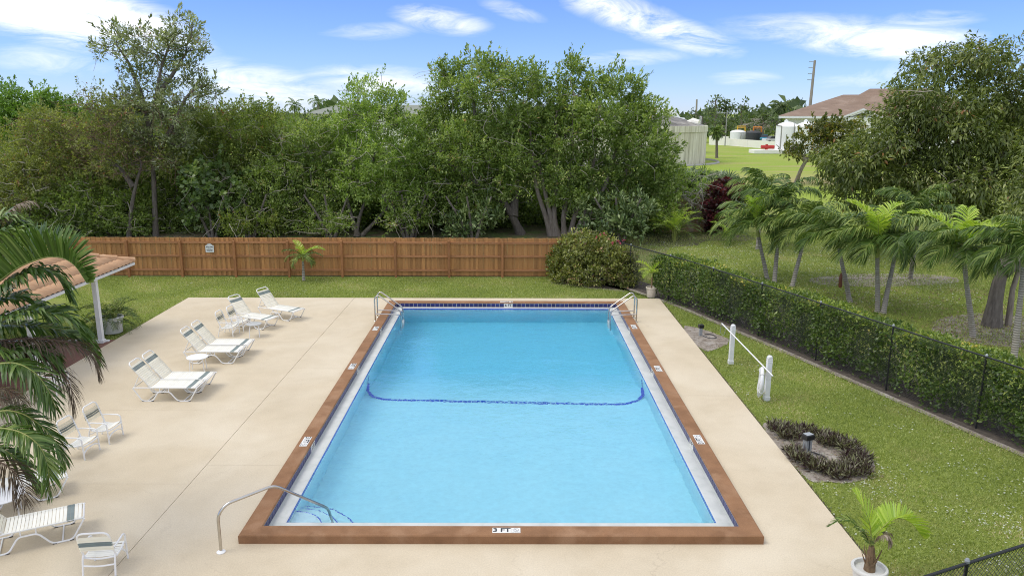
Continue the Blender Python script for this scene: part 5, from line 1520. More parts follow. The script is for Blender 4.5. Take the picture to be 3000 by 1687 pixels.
# saw palmetto: fans
def fan_plant(label, px, py, Y, seed, n=40, r_=0.75, group=None, lift=1.2, name='palmetto', cat='palmetto', rx=1.2):
    rng = np.random.default_rng(seed)
    c_ = at(px, py, Y); t = empty(name, (c_[0], Y, -0.05), 0, label, cat, group)
    Ps, Ds, Ns, Ls, Ws, Rs = [], [], [], [], [], []
    st = MB()
    for i in range(n):
        h_ = unit(rng.normal(size=3) * np.array([1, 1, 0.7])); h_[2] = abs(h_[2])
        q = np.array([h_[0] * rx, h_[1] * rx * 0.8, c_[2] - 0.5 + h_[2] * lift * 0.7])
        st.tube([(0.1 * h_[0], 0.1 * h_[1], 0.0), tuple(q * np.array([0.6, 0.6, 0.7])), tuple(q)], [0.015, 0.012, 0.008], 4, caps=False)
        nrm = unit(h_ + rng.normal(size=3) * 0.4); u1 = unit(np.cross(nrm, rng.normal(size=3))); u2 = np.cross(nrm, u1)
        m_ = 16
        for a in np.linspace(-2.2, 2.2, m_):
            d_ = unit(u1 * cos(a) + u2 * sin(a) + nrm * 0.15)
            Ps.append(q); Ds.append(d_); Ns.append(nrm); Ls.append(r_ * rng.uniform(0.8, 1.05)); Ws.append(0.11); Rs.append(rng.random())
    st.build('stem', M['rachis'], t)
    leaf_mesh('fan_leaves', np.array(Ps), np.array(Ds), np.array(Ns), np.array(Ls), np.array(Ws), np.array(Rs), L['palmetto'], t, fold=0.3, droop=0.15, shape=0.5)
    return t
fan_plant('spiky grey green palmetto mound above the dark red bush', 1745, 455, 40, 70, 75, 0.9, lift=1.6, rx=1.6, group='palmettos above the red bush')
fan_plant('pale palmetto mound at the edge of the mown field', 1800, 458, 41, 71, 75, 0.9, lift=1.5, rx=1.7, group='palmettos above the red bush')

# flowering shrub at the end of the fence
hib = [lobe(1560, 660, 20.9, 45, 38, 0.8), lobe(1405, 665, 22.0, 26, 40, 0.6), lobe(1470, 625, 21.6, 62, 38, 1.1), lobe(1530, 660, 21.2, 60, 45, 1.0), lobe(1430, 670, 21.9, 45, 40, 0.9), lobe(1500, 690, 20.9, 80, 35, 1.0), lobe(1570, 700, 20.6, 40, 25, 0.7), lobe(1440, 620, 22.0, 40, 28, 0.8), lobe(1510, 615, 21.8, 36, 26, 0.8), lobe(1420, 700, 21.4, 35, 24, 0.7)]
tree('flowering_shrub', 'large rounded yellow green shrub with pink flowers at the fence end', 'shrub', (3.9, 21.3), [[(3.9, 21.3, -0.05), (3.8, 21.3, 0.8), (3.4, 21.5, 1.5)], [(3.95, 21.3, -0.05), (4.3, 21.2, 0.9), (4.6, 21.0, 1.3)]],
     hib, 'hibiscus', shoots=0.0, dens=1300, leaf=(0.12, 0.075), clump=0.2, nlimb=40, seed=80, tr=(0.05, 0.03), limb_r=0.012, twigs=60, twig_mat='dry_twig', inner=0.6, twig_r=0.005, per=22, floor=0.03)
fl_ = [at(x_, y_, 21.0) for x_, y_ in ((1510, 592), (1555, 605), (1540, 612), (1500, 596), (1568, 604), (1519, 588), (1560, 612))]
P = np.array([f_ + RNG.normal(size=3) * 0.03 for f_ in fl_ for _ in range(7)]); D = unit(RNG.normal(size=P.shape)); Nn = unit(RNG.normal(size=P.shape))
fo = leaf_mesh('flowers', P, D, Nn, np.full(len(P), 0.075), np.full(len(P), 0.06), RNG.random(len(P)), L['pink'], bpy.data.objects['flowering_shrub'], off=(3.9, 21.3, -0.05))
tag(MB().poly([(2.05, 22.25), (2.2, 21.6), (2.9, 20.7), (3.9, 20.1), (5.2, 19.7), (5.9, 19.5), (6.0, 20.2), (5.0, 21.8), (4.6, 22.25)], -0.06, -0.038).build('shrub_soil', M['soil']), kind='structure')
ks = MB(); lp_ = [(2.0, 21.95), (2.2, 21.35), (2.9, 20.5), (3.9, 19.9), (5.2, 19.5), (5.85, 19.4)]
for a_, b_ in zip(lp_[:-1], lp_[1:]):
    ks.add([(a_[0], a_[1], -0.041), (b_[0], b_[1], -0.041), (b_[0] + 0.08, b_[1] + 0.16, -0.041), (a_[0] + 0.12, a_[1] + 0.16, -0.041)], [(0, 1, 2, 3)])
tag(ks.build('sand_border', M['sand']), kind='structure')

# ------------------------------------------------------------------ hedge along the chain link fence
def hedge(label, poly, seed, w0=-0.03, w1=1.0, h=1.66, dens=640, leaf=(0.095, 0.058), s_from=0.0, thin=None, bulge=False):
    rng = np.random.default_rng(seed)
    tot = sum(math.dist(a, b) for a, b in zip(poly[:-1], poly[1:]))
    n = int((tot - s_from) * (2 * h + (w1 - w0)) * dens)
    face = rng.random(n); fh = h / (2 * h + (w1 - w0))
    ss = rng.uniform(s_from, tot, n)
    zz = rng.random(n) * h; ww = rng.uniform(w0, w1, n)
    near = face < fh * 1.15; topm = (~near) & (face < fh * 1.15 + (w1 - w0) / (2 * h + w1 - w0) * 1.35); far_ = ~(near | topm)
    dep = np.abs(rng.normal(size=n)) * 0.10
    bump1 = np.sin(ss * 2.1 + zz * 1.3 + seed) * 0.07 + np.sin(ss * 5.3 - zz * 3.1) * 0.05
    ww[near] = (w0 + dep + bump1 * 1.0)[near]; ww[far_] = (w1 - dep + bump1)[far_]
    if bulge:
        bl = np.clip((6.8 - ss) / 1.5, 0, 1) * 0.45
        ww[near] -= (0.48 * bl)[near]; ww[topm] = ww[topm] - (0.48 * bl * rng.random(n))[topm]; zz[near] *= (1 + 0.1 * bl)[near]
    tb = np.sin(ss * 1.1 + ww * 2) * 0.05 + np.sin(ss * 3.7) * 0.04
    zz[topm] = (h - dep * 0.8 + tb)[topm]
    if bulge: zz[topm] += (0.2 * bl)[topm]
    zz = np.maximum(zz, 0.04)
    zz *= np.where(near & (zz < 0.25), 1.2, 1)
    P = np.empty((n, 3)); OUT = np.zeros((n, 3))
    cum = [0]
    for a, b in zip(poly[:-1], poly[1:]): cum.append(cum[-1] + math.dist(a, b))
    for i, (a, b) in enumerate(zip(poly[:-1], poly[1:])):
        m_ = (ss >= cum[i]) & (ss <= cum[i + 1]); u_ = (ss[m_] - cum[i]) / (cum[i + 1] - cum[i])
        d_ = np.array([b[0] - a[0], b[1] - a[1]]) / (cum[i + 1] - cum[i]); nr = np.array([-d_[1], d_[0]])
        if nr[0] < 0: nr = -nr
        P[m_, 0] = a[0] + (b[0] - a[0]) * u_ + nr[0] * ww[m_]; P[m_, 1] = a[1] + (b[1] - a[1]) * u_ + nr[1] * ww[m_]
        sgn = np.where(near[m_], -1, np.where(far_[m_], 1, 0))
        OUT[m_, 0] = nr[0] * sgn; OUT[m_, 1] = nr[1] * sgn
    P[:, 2] = zz - 0.03
    OUT[:, 2] = np.where(topm, 1.0, 0.1)
    if thin is not None:
        keep = thin(ss, zz, near, rng); P, OUT, ss = P[keep], OUT[keep], ss[keep]
    n = len(P)
    D = unit(OUT * 0.6 + rng.normal(size=(n, 3)) * 0.7 + np.array([0, 0, 0.2])); Nn = unit(OUT + rng.normal(size=(n, 3)) * 0.6 + np.array([0, 0, 0.5]))
    t = empty('hedge', (poly[0][0], poly[0][1], -0.05), 0, label, 'hedge', 'clipped hedges on the right')
    off = (poly[0][0], poly[0][1], -0.05)
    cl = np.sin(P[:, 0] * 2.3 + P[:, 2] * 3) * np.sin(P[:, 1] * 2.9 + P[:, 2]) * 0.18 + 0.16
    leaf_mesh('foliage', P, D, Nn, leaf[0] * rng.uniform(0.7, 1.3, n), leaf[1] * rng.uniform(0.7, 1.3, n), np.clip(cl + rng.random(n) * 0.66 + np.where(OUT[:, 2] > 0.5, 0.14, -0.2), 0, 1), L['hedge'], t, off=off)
    TRI[0] += n * 2
    # woody stems inside
    st = MB(); s_ = s_from
    while s_ < tot:
        p_, d_ = along(poly, s_); nr = np.array([-d_[1], d_[0]]); nr = nr if nr[0] > 0 else -nr
        q = np.array([p_[0] + nr[0] * 0.5, p_[1] + nr[1] * 0.5, -0.05]) - np.array(off)
        for k_ in range(4):
            e_ = q + np.array([rng.uniform(-.4, .4), rng.uniform(-.4, .4), rng.uniform(0.9, 1.4)])
            limb(st, q, e_, 0.018, 0.006, rng, 4, 0.1, 4)
        s_ += 0.45
    st.build('stems', M['twig'], t)
    return t
def thinner(ss, zz, near, rng):
    # bare stretches under the fence mesh where the near face is sparse
    holes = (np.sin(ss * 1.9 + 0.7) * np.sin(ss * 0.63 + zz * 1.2) > 0.35)
    return ~(holes & near & (rng.random(len(ss)) < 0.55)) & ~(near & (zz < 0.28) & (rng.random(len(ss)) < 0.75))
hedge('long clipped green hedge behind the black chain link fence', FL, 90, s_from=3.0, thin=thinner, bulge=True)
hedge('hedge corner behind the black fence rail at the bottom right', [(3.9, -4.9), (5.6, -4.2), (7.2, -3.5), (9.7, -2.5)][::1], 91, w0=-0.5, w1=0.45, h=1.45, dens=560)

# ------------------------------------------------------------------ single palms in the right hand garden
PG = 'green palms leaning in the wind in the right hand garden'
W_ = (-0.3, -0.05, 0.0)
def pr(label, base, cr, Yc, seed, **k):
    b_ = gp(*base); c_ = at(cr[0], cr[1] - 16, Yc)
    return palm(label, b_, c_, group=PG, seed=seed, wind=W_, **k)
pr('leftmost garden palm with a trunk leaning left behind the hedge', (1930, 700), (1903, 585), 22.2, 1, nf=13, flen=2.32, young=2, llen=0.71, shaft=0.5)
pr('garden palm with straight grey trunk beside the leftmost palm', (1948, 708), (1965, 540), 22.4, 2, nf=13, flen=2.38, llen=0.71, shaft=0.5)
pr('garden palm leaning right with its short trunk low behind the hedge', (1993, 718), (2030, 590), 20.9, 3, nf=12, flen=2.27, llen=0.71, shaft=0.45)
pr('garden palm with a brown sheath hanging on its leaning trunk', (2138, 757), (2105, 612), 17.9, 4, nf=13, flen=2.11, llen=0.69, shaft=0.45)
pr('garden palm with upright trunk and bright yellow green spear', (2208, 782), (2207, 628), 16.2, 5, nf=14, flen=2.11, young=3, llen=0.69, shaft=0.55)
pr('garden palm leaning right close beside the upright one', (2222, 785), (2258, 625), 16.6, 6, nf=12, flen=2.05, llen=0.67, shaft=0.35)
pr('garden palm with the brightest lime young fronds before the thick rough trunk', (2448, 845), (2422, 645), 12.9, 7, nf=15, flen=2.12, young=4, llen=0.60, shaft=0.45)
pr('rightmost garden palm leaning out of the frame', (2550, 905), (2580, 650), 10.6, 8, nf=16, flen=2.07, llen=0.57, shaft=0.45)
pr('garden palm partly hidden behind the upright one', (2290, 700), (2310, 560), 20.5, 9, nf=12, flen=2.27, llen=0.69, shaft=0.5)
pr('small garden palm showing only its top behind the leftmost palms', (1905, 625), (1918, 500), 29.5, 10, nf=11, flen=2.05, llen=0.69, shaft=0.5)
# hanging sheath
q = at(2115, 700, 17.6)
o = MB().tube([(0, 0, 0.22), (0.0, 0, 0.1), (0.01, 0, -0.3), (0.015, 0, -0.38)], [0.02, 0.06, 0.075, 0.05], 10).build('palm_sheath', M['log']); o.location = tuple(map(float, q)); auto_smooth(o)
tag(o, 'red brown palm sheath hanging beside a leaning palm trunk', 'palm sheath')

# mango tree: the broad crown stands well behind the palms
mg = [(2100, 400, 50, 36), (2480, 400, 90, 50), (2400, 340, 80, 50), (2140, 400, 60, 40), (2215, 352, 54, 44), (2262, 285, 46, 44), (2305, 228, 56, 46), (2330, 160, 50, 36), (2400, 170, 70, 50), (2470, 140, 60, 40), (2540, 150, 60, 50), (2300, 300, 80, 60), (2400, 270, 90, 70), (2500, 250, 90, 70), (2580, 260, 60, 80),
      (2240, 370, 80, 50), (2340, 380, 80, 40), (2560, 370, 60, 60), (2120, 440, 60, 36), (2200, 440, 80, 40), (2300, 450, 90, 45), (2400, 450, 90, 45), (2500, 450, 90, 50), (2590, 450, 60, 60), (2150, 490, 60, 30), (2260, 500, 80, 34), (2380, 510, 90, 36), (2500, 520, 90, 40), (2600, 540, 60, 50), (2170, 380, 50, 40), (2650, 350, 80, 120), (2480, 340, 70, 30)]
mgb = at(2380, 560, 27.5)
MY = 27.5
mtr = [[(mgb[0] + 1, MY, -0.05), up3(2420, 520, MY), up3(2400, 470, MY), up3(2370, 420, MY), up3(2300, 370, MY)], [up3(2420, 520, MY), up3(2500, 450, MY), up3(2540, 340, MY)],
       [up3(2400, 480, MY), up3(2400, 400, MY), up3(2420, 300, MY)]]
tree('mango_tree', 'huge dense mango tree with long drooping leaves filling the upper right', 'tree', (mgb[0] + 1, MY), mtr, lob(mg, MY, 2.0, 1.6, 95), 'mango', shoots=0.2, dens=330, leaf=(0.27, 0.095), clump=0.38, nlimb=110, seed=95,
     tr=(0.35, 0.08), limb_r=0.05, droop=0.75, up=0.2, ldroop=0.12, per=16, spread=0.55, bark='pale_bark', twigs=60, inner=0.4, twig_r=0.02)
b = gp(2495, 818)
tree('shade_tree', 'thick rough grey trunk standing behind the palms at the right edge', 'tree', b,
     [[(b[0], b[1], -0.05), (b[0] + 0.05, b[1] + 0.1, 1.3), (b[0] + 0.2, b[1] + 0.1, 2.4), up3(2640, 520, 14.5), up3(2700, 400, 15)], [(b[0] + 0.1, b[1] + 0.1, 2.0), up3(2640, 590, 14.5), up3(2720, 500, 14.2)]],
     lob([(2590, 470, 40, 60), (2620, 380, 50, 60), (2640, 520, 50, 60), (2680, 300, 60, 80), (2560, 540, 34, 34), (2700, 430, 60, 80)], 14.8, None, 0.6, 98), 'mango', dens=420, leaf=(0.2, 0.055), clump=0.26, nlimb=30, seed=98,
     tr=(0.27, 0.08), limb_r=0.03, droop=0.75, up=0.2, ldroop=0.12, per=16)
# second grey trunk close to it
tag(MB().tube([(b[0] + 0.62, b[1] + 0.05, -0.05), (b[0] + 0.58, b[1] + 0.05, 1.3), (b[0] + 0.75, b[1], 2.6)], [0.12, 0.09, 0.08], 10).build('tree_stem', M['pale_bark']), 'slim grey stem standing right beside the thick rough trunk', 'tree stem')
# leaning cedar in the field
b = gp(2003, 460)
cY = 69.7
tree('leaning_cedar', 'windswept flat topped cedar leaning right in the mown field', 'tree', b,
     [[(b[0], b[1], -0.05), up3(2013, 430, cY), up3(2030, 400, cY), up3(2060, 370, cY), up3(2100, 330, cY)], [up3(2030, 402, cY), up3(2080, 392, cY), up3(2130, 400, cY)], [up3(2028, 405, cY), up3(2000, 380, cY), up3(1990, 370, cY)]],
     lob([(1990, 375, 22, 12), (2005, 395, 22, 12), (2030, 352, 40, 12), (2060, 372, 40, 14), (2050, 325, 26, 12), (2090, 315, 45, 13), (2120, 335, 50, 16), (2100, 360, 50, 16), (2150, 320, 40, 14), (2140, 365, 40, 18), (2075, 345, 30, 12), (2150, 395, 30, 12), (1985, 388, 26, 10), (2015, 372, 34, 10), (2040, 338, 30, 9), (2075, 312, 40, 9), (2130, 312, 44, 10), (2065, 388, 36, 9), (2105, 345, 44, 10)], cY, 1.6, 1.0, 96),
     'cedar', dens=150, leaf=(0.34, 0.16), clump=0.5, nlimb=50, seed=96, tr=(0.22, 0.12), limb_r=0.05, vert=0.5, bark='pale_bark')

# ------------------------------------------------------------------ potted palms and small ones
p = gp(2188, 1424, 0.42)
pt = pot(p[0], p[1], 0.26, 0.2, 0.42, M['pot'], label='white pot of dark soil at the near right corner of the deck')
c_ = np.array([p[0], p[1], 0.36])
t = empty('potted_palm', c_, 0, 'young yellow green palm growing in the near right white pot', 'palm')
MB().tube([(0, 0, 0), (0.0, 0, 0.2), (-0.01, 0, 0.42)], [0.09, 0.075, 0.04], 10).build('stem', M['dry_boot'], t)
rng = np.random.default_rng(7)
for i in range(9):
    a = rng.uniform(0, 6.28)
    MB().tube([(0.05 * cos(a), 0.05 * sin(a), 0.08), (0.11 * cos(a), 0.11 * sin(a), 0.2), (0.16 * cos(a), 0.16 * sin(a), 0.27 + 0.1 * rng.random())], [0.02, 0.012, 0.003], 5).build('dry_sheath', M['dry_boot'], t)
Yp = p[1]
def fimg(pts_, Y0, dy, off):
    k_ = len(pts_)
    P = [at(x_, y_, Y0 + dy * i / (k_ - 1)) - off for i, (x_, y_) in enumerate(pts_)]
    return [np.array(q) for q in smooth_path(P, 10.0, 5)]
o_ = c_
for (pts_, dy, ll, n_, mt, kw) in [
        ([(2192, 1370), (2190, 1320), (2172, 1270), (2150, 1238)], 0.25, 0.34, 34, 'palm_young', dict(vee=0.1, fwd=0.75, droop=0.0, sides=(-1, 1))),
        ([(2196, 1372), (2215, 1330), (2250, 1298), (2290, 1310), (2322, 1352)], 0.2, 0.36, 50, 'palm_young', dict(vee=0.75, fwd=0.5, droop=0.1)),
        ([(2194, 1372), (2210, 1320), (2240, 1290), (2262, 1300)], 0.55, 0.28, 36, 'palm_young', dict(vee=0.7, fwd=0.5, droop=0.15)),
        ([(2190, 1372), (2170, 1330), (2140, 1305), (2110, 1305), (2082, 1322)], 0.1, 0.17, 40, 'palm', dict(vee=0.1, fwd=0.6, droop=0.2)),
        ([(2192, 1375), (2182, 1345), (2170, 1328), (2155, 1326)], -0.25, 0.2, 26, 'palm', dict(vee=0.1, fwd=0.6, droop=0.5)),
        ([(2196, 1370), (2212, 1345), (2232, 1340), (2240, 1368)], -0.15, 0.17, 30, 'palm_dead', dict(vee=0.0, fwd=0.6, droop=0.8))]:
    frond_obj(fimg(pts_, Yp, dy, o_), n_, ll, 0.032, rng, mt, t, rib=0.012, jitter=0.05, **kw)
p = gp(1638, 747)
pot(p[0], p[1], 0.22, 0.16, 0.42, M['tan_pot'], label='pale fluted pot at the far right corner of the deck')
t = palm('small potted palm with three arching fronds by the flowering shrub', (p[0], p[1], 0), (p[0], p[1], 0.62), nf=7, flen=0.85, llen=0.22, mat='palm_young', shaft=0.14, r=(0.035, 0.03), seed=21, wind=(0, 0, 0), young=3, name='potted_palm', cat='palm', width=0.022, nl=26, bark='dry_boot', e_hi=1.2, e_lo=0.4, bend=1.3, droop=0.3, vee=0.45)
t.location.z = 0.36
for ch in t.children: ch.location.z -= 0.41 - 0.36 + 0.0
p = gp(285, 835)
pot(p[0], p[1], 0.36, 0.30, 0.56, M['pot'], label='large white pot on the grass beside the pavilion column')
clump_palm('bushy dark green palm overflowing the large white pot', p[0], p[1], 0.75, 40, 0.95, 66, mat='palm', mat2='palm_near', young=10, llen=0.26, spread_=0.25, group=None, name='potted_palm', nl=26, width=0.02, e_lo=-0.2, bend=1.6)
b = gp(764, 704)
palm('small single palm on the lawn in front of the wooden fence', b, (b[0] + 0.02, b[1], 1.05), nf=13, flen=1.05, llen=0.3, mat='palm', shaft=0.2, r=(0.07, 0.05), seed=22, wind=(-0.05, 0, 0), young=3, width=0.028, nl=32, e_hi=1.2, e_lo=0.1, bend=1.7, droop=0.6)

# ------------------------------------------------------------------ big palm at the left edge
NP = empty('large_palm', (-11.35, 0.4, -0.05), 0, 'large palm at the left edge with long arching green and browned fronds', 'palm tree')
NO = np.array([-11.35, 0.4, -0.05])
rng = np.random.default_rng(33)
tops = [np.array([-11.0, 0.6, 4.1]), np.array([-11.1, 0.2, 2.9]), np.array([-11.5, 0.9, 3.5])]
for k_, tp in enumerate(tops):
    bs = np.array([-11.35 + 0.25 * (k_ - 1), 0.4 + 0.2 * k_, -0.05])
    auto_smooth(MB().tube([bs - NO, (bs * 0.5 + tp * 0.5) - NO + np.array([-0.1, 0, 0]), tp - NO - np.array([0, 0, 0.5])], [0.11, 0.085, 0.07], 12).build('trunk', M['palm_bark'], NP))
    auto_smooth(MB().tube([tp - NO - np.array([0, 0, 0.55]), tp - NO - np.array([0, 0, 0.3]), tp - NO], [0.075, 0.085, 0.04], 10).build('crownshaft', M['crownshaft'], NP))
FR = [  # image path of the rib, start depth, depth change, leaflet length, count, material, keywords
    ([(-70, 760), (0, 706), (50, 668), (118, 645), (160, 648), (190, 668), (218, 712)], 0.6, -0.6, 0.72, 110, 'palm_near', dict(vee=1.9, fwd=0.25, droop=0.15)),
    ([(-60, 770), (10, 712), (71, 682), (114, 678), (146, 696), (176, 750)], 0.4, 0.5, 0.5, 76, 'palm_near', dict(vee=0.2, fwd=0.5, droop=0.7)),
    ([(-70, 850), (0, 802), (90, 785), (148, 787), (191, 817), (214, 866)], 0.2, 0.6, 0.55, 84, 'palm_near', dict(vee=0.35, fwd=0.5, droop=0.6)),
    ([(-70, 880), (0, 856), (93, 850), (185, 862), (232, 890), (250, 950)], 0.3, 0.3, 0.42, 84, 'palm_brown', dict(vee=0.1, fwd=0.7, droop=0.8)),
    ([(-70, 830), (0, 815), (100, 820), (180, 838), (225, 868), (245, 910)], 0.8, 0.4, 0.5, 80, 'palm_near', dict(vee=0.2, fwd=0.55, droop=0.7)),
    ([(-70, 935), (0, 914), (46, 912), (92, 938), (125, 985), (142, 1032)], -0.3, -0.3, 0.5, 66, 'palm_near', dict(vee=0.0, fwd=0.65, droop=0.6)),
    ([(-20, 880), (60, 880), (120, 905), (165, 945), (185, 990), (186, 1040)], 0.4, 0.0, 0.4, 70, 'palm_brown', dict(vee=0.0, fwd=0.7, droop=0.7)),
    ([(-60, 1090), (0, 1074), (60, 1088), (104, 1122), (124, 1180), (124, 1252)], -1.0, -0.4, 0.36, 84, 'palm_near', dict(vee=0.15, fwd=0.6, droop=0.6)),
    ([(-60, 1160), (0, 1160), (30, 1180), (55, 1210), (66, 1268)], -1.1, -0.2, 0.4, 60, 'palm_brown', dict(vee=0.0, fwd=0.6, droop=0.6)),
    ([(-60, 1060), (10, 1030), (60, 1040), (110, 1075), (150, 1120), (160, 1175)], -0.8, 0.2, 0.42, 70, 'palm_near', dict(vee=0.1, fwd=0.6, droop=0.5)),
    ([(-60, 1000), (0, 975), (30, 985), (60, 1010), (78, 1050)], -0.2, 0.1, 0.35, 60, 'palm_dead', dict(vee=0.0, fwd=0.5, droop=0.9)),
    ([(-50, 990), (0, 1000), (30, 1025), (50, 1065)], -0.5, 0.1, 0.32, 44, 'palm_dead', dict(vee=0.0, fwd=0.5, droop=0.9)),
    ([(-60, 590), (0, 548), (40, 552), (75, 590)], 1.2, 0.4, 0.5, 50, 'palm_near', dict(vee=0.4, fwd=0.5, droop=0.5)),
    ([(-50, 620), (0, 590), (50, 590), (100, 610)], 0.8, 0.6, 0.55, 54, 'palm_near', dict(vee=0.5, fwd=0.6, droop=0.4)),
    ([(-40, 590), (10, 545), (45, 515), (72, 505), (90, 512)], 1.4, 0.2, 0.28, 40, 'palm_dead', dict(vee=0.0, fwd=0.5, droop=0.9)),
    ([(-70, 720), (-10, 660), (60, 615), (120, 600), (170, 618)], 1.0, -0.2, 0.5, 80, 'palm_near', dict(vee=0.6, fwd=0.5, droop=0.4)),
    ([(-70, 700), (-10, 640), (50, 605), (100, 600), (140, 625)], 1.3, 0.3, 0.5, 70, 'palm_near', dict(vee=0.8, fwd=0.5, droop=0.4)),
    ([(-60, 690), (-10, 650), (30, 640), (60, 650)], 0.9, 0.3, 0.5, 50, 'palm_young', dict(vee=0.5, fwd=0.6, droop=0.3)),
    ([(-60, 800), (-10, 760), (40, 745), (90, 765), (120, 810)], 0.7, 0.6, 0.5, 64, 'palm_near', dict(vee=0.3, fwd=0.55, droop=0.6)),
    ([(-60, 950), (0, 890), (50, 870), (110, 880), (150, 930)], 0.1, 0.5, 0.5, 70, 'palm_near', dict(vee=0.2, fwd=0.55, droop=0.7)),
    ([(-60, 870), (-10, 870), (40, 900), (80, 950), (95, 1000)], 0.0, 0.4, 0.5, 60, 'palm_near', dict(vee=0.2, fwd=0.6, droop=0.6)),
    ([(-60, 1130), (-20, 1120), (30, 1140), (70, 1180), (90, 1230)], -0.6, 0.3, 0.4, 56, 'palm_near', dict(vee=0.2, fwd=0.6, droop=0.6)),
]
for (pts_, Y0, dy, ll, n_, mt, kw) in FR:
    frond_obj(fimg(pts_, Y0, dy, NO), int(n_ * 1.15), ll * 1.12, 0.05 if mt in ('palm_near', 'palm_young') else 0.022, rng, mt, NP, rib=0.02, t0=0.05, **kw)
for tp, k_ in ((tops[0], 0), (tops[1], 1), (tops[2], 2)):
    for i in range(6):
        pth = frond_path(tp - NO, 3.4 + i * 0.5 + k_ * 0.3, 0.9 - 0.12 * i, 2.3, 1.5)
        frond_obj(pth, 50, 0.5, 0.036, rng, 'palm_near', NP, rib=0.02, droop=0.6)

# ------------------------------------------------------------------ purple edging plants
OG = 'purple edging plants round the garden light'
def rosette(x, y, r_, n, seed, label):
    rng = np.random.default_rng(seed)
    P, D, Nn = [], [], []
    for i in range(n):
        a = rng.uniform(0, 6.28); e_ = rng.uniform(0.35, 1.4); q = rng.uniform(0, 1) ** 0.5 * r_
        b_ = rng.uniform(0, 6.28)
        P.append((q * cos(b_), q * sin(b_), rng.uniform(0.0, 0.1)))
        D.append((cos(a) * cos(e_) + cos(b_) * 0.4 * q / r_, sin(a) * cos(e_) + sin(b_) * 0.4 * q / r_, sin(e_)))
    P = np.array(P); D = unit(np.array(D)); Nn = unit(np.cross(D, np.cross(np.array([0, 0, 1.0]), D)) + rng.normal(size=D.shape) * 0.2)
    o = leaf_mesh('edging_plant', P, D, Nn, rng.uniform(0.16, 0.30, n), np.full(n, 0.038), rng.random(n), L['oyster'], None, fold=0.3, droop=0.12, shape=0.3)
    o.location = (x, y, -0.04); tag(o, label, 'plant', OG)
for i, (x_, y_, r_, n, lab) in enumerate([
        (6.62, 4.95, 0.26, 170, 'purple edging plant clump nearest the far deck corner of the bed'),
        (6.72, 4.55, 0.24, 160, 'greener edging plant clump next to the deck above the cable'),
        (7.18, 4.78, 0.27, 170, 'dark edging plant clump at the back of the bed'),
        (7.55, 4.45, 0.27, 170, 'purple edging plant clump right of the back one'),
        (7.82, 4.02, 0.26, 160, 'spiky edging plant clump sticking out over the lawn'),
        (7.45, 4.2, 0.2, 110, 'edging plant clump facing the light from the back right'),
        (7.75, 3.35, 0.28, 190, 'rounded edging plant clump at the right end of the bed'),
        (7.5, 2.85, 0.28, 180, 'low edging plant clump at the front right of the bed'),
        (7.05, 2.72, 0.26, 170, 'edging plant clump at the middle of the front row'),
        (6.72, 2.98, 0.22, 150, 'edging plant clump in the front row near the deck'),
        (6.48, 3.38, 0.2, 130, 'reddish edging plant clump touching the deck edge'),
        (6.46, 3.72, 0.15, 80, 'small sparse edging plant clump just below the cable')]):
    rosette(x_, y_, r_ * 1.05, int(n * 1.25), 200 + i, lab)

# ------------------------------------------------------------------ grass blades, flecks and litter
def in_poly(x, y, poly):
    inside = np.zeros(len(x), bool); j_ = len(poly) - 1
    for i in range(len(poly)):
        xi, yi = poly[i][:2]; xj, yj = poly[j_][:2]
        c_ = ((yi > y) != (yj > y)) & (x < (xj - xi) * (y - yi) / (yj - yi + 1e-12) + xi)
        inside ^= c_; j_ = i
    return inside
hedge_band = [(x_ - 0.3, y_ - 0.1) for x_, y_ in FL] + [(x_ + 1.05, y_ + 0.3) for x_, y_ in reversed(FL)]
shrub_band = [(2.0, 22.3), (2.2, 21.5), (2.9, 20.6), (3.9, 20.0), (5.9, 19.4), (6.2, 20.2), (4.6, 22.3)]
corner_band = [(3.4, -4.4), (5.3, -3.63), (9.7, -1.85), (9.9, -8), (3.4, -8)]
def blades(name, x0, x1, y0, y1, dens, h, w, seed, mat='grass', flat=0.0, mask=None, z=-0.05, patch=None):
    rng = np.random.default_rng(seed)
    n = int((x1 - x0) * (y1 - y0) * dens)
    x_ = rng.uniform(x0, x1, n); y_ = rng.uniform(y0, y1, n)
    keep = ~((x_ > DX0 - 0.02) & (x_ < DX1 + 0.025) & (y_ < DY1 + 0.03))
    for pl in (sand_sm, bed_sm, hedge_band, shrub_band, corner_band): keep &= ~in_poly(x_, y_, pl)
    keep &= ~((x_ < -12.9) & (y_ < 12.1))
    keep &= np.abs(y_ - 22.3) > 0.12
    if patch is not None: keep &= patch(x_, y_, rng)
    x_, y_ = x_[keep], y_[keep]; n = len(x_)
    P = np.stack([x_, y_, np.full(n, z)], 1)
    D = unit(rng.normal(size=(n, 3)) * np.array([0.6, 0.6, 0.25]) + np.array([0, 0, 0.75 - flat]))
    if flat: D[:, 2] = np.abs(D[:, 2]) * 0.3; D = unit(D)
    Nn = unit(rng.normal(size=(n, 3)) + np.array([0, -0.3, 0.4 + flat * 3]))
    big_ = 0.5 + 0.5 * np.sin(x_ * 0.9 + 1.3 * np.sin(y_ * 0.5)) * np.sin(y_ * 0.8 + 0.7 * np.sin(x_ * 0.7))
    dry = np.clip(np.sin(x_ * 1.35 + 2.1 * np.sin(y_ * 0.62 + 0.5)) * np.sin(y_ * 1.1 + 1.7 * np.sin(x_ * 0.8 + 1.0)) - 0.25, 0, 1)
    rn = np.clip(0.72 * rng.random(n) + 0.28 * big_ + 0.45 * dry * (rng.random(n) < 0.7), 0, 1)
    o = leaf_mesh(name, P, D, Nn, h * rng.uniform(0.6, 1.3, n), w * rng.uniform(0.7, 1.3, n), rn, L[mat], None, fold=0.1, shape=0.35)
    TRI[0] += n * 2
    return tag(o, kind='stuff')
blades('grass', 6.2, 13.5, -4.6, 8.0, 1500, 0.07, 0.012, 301)
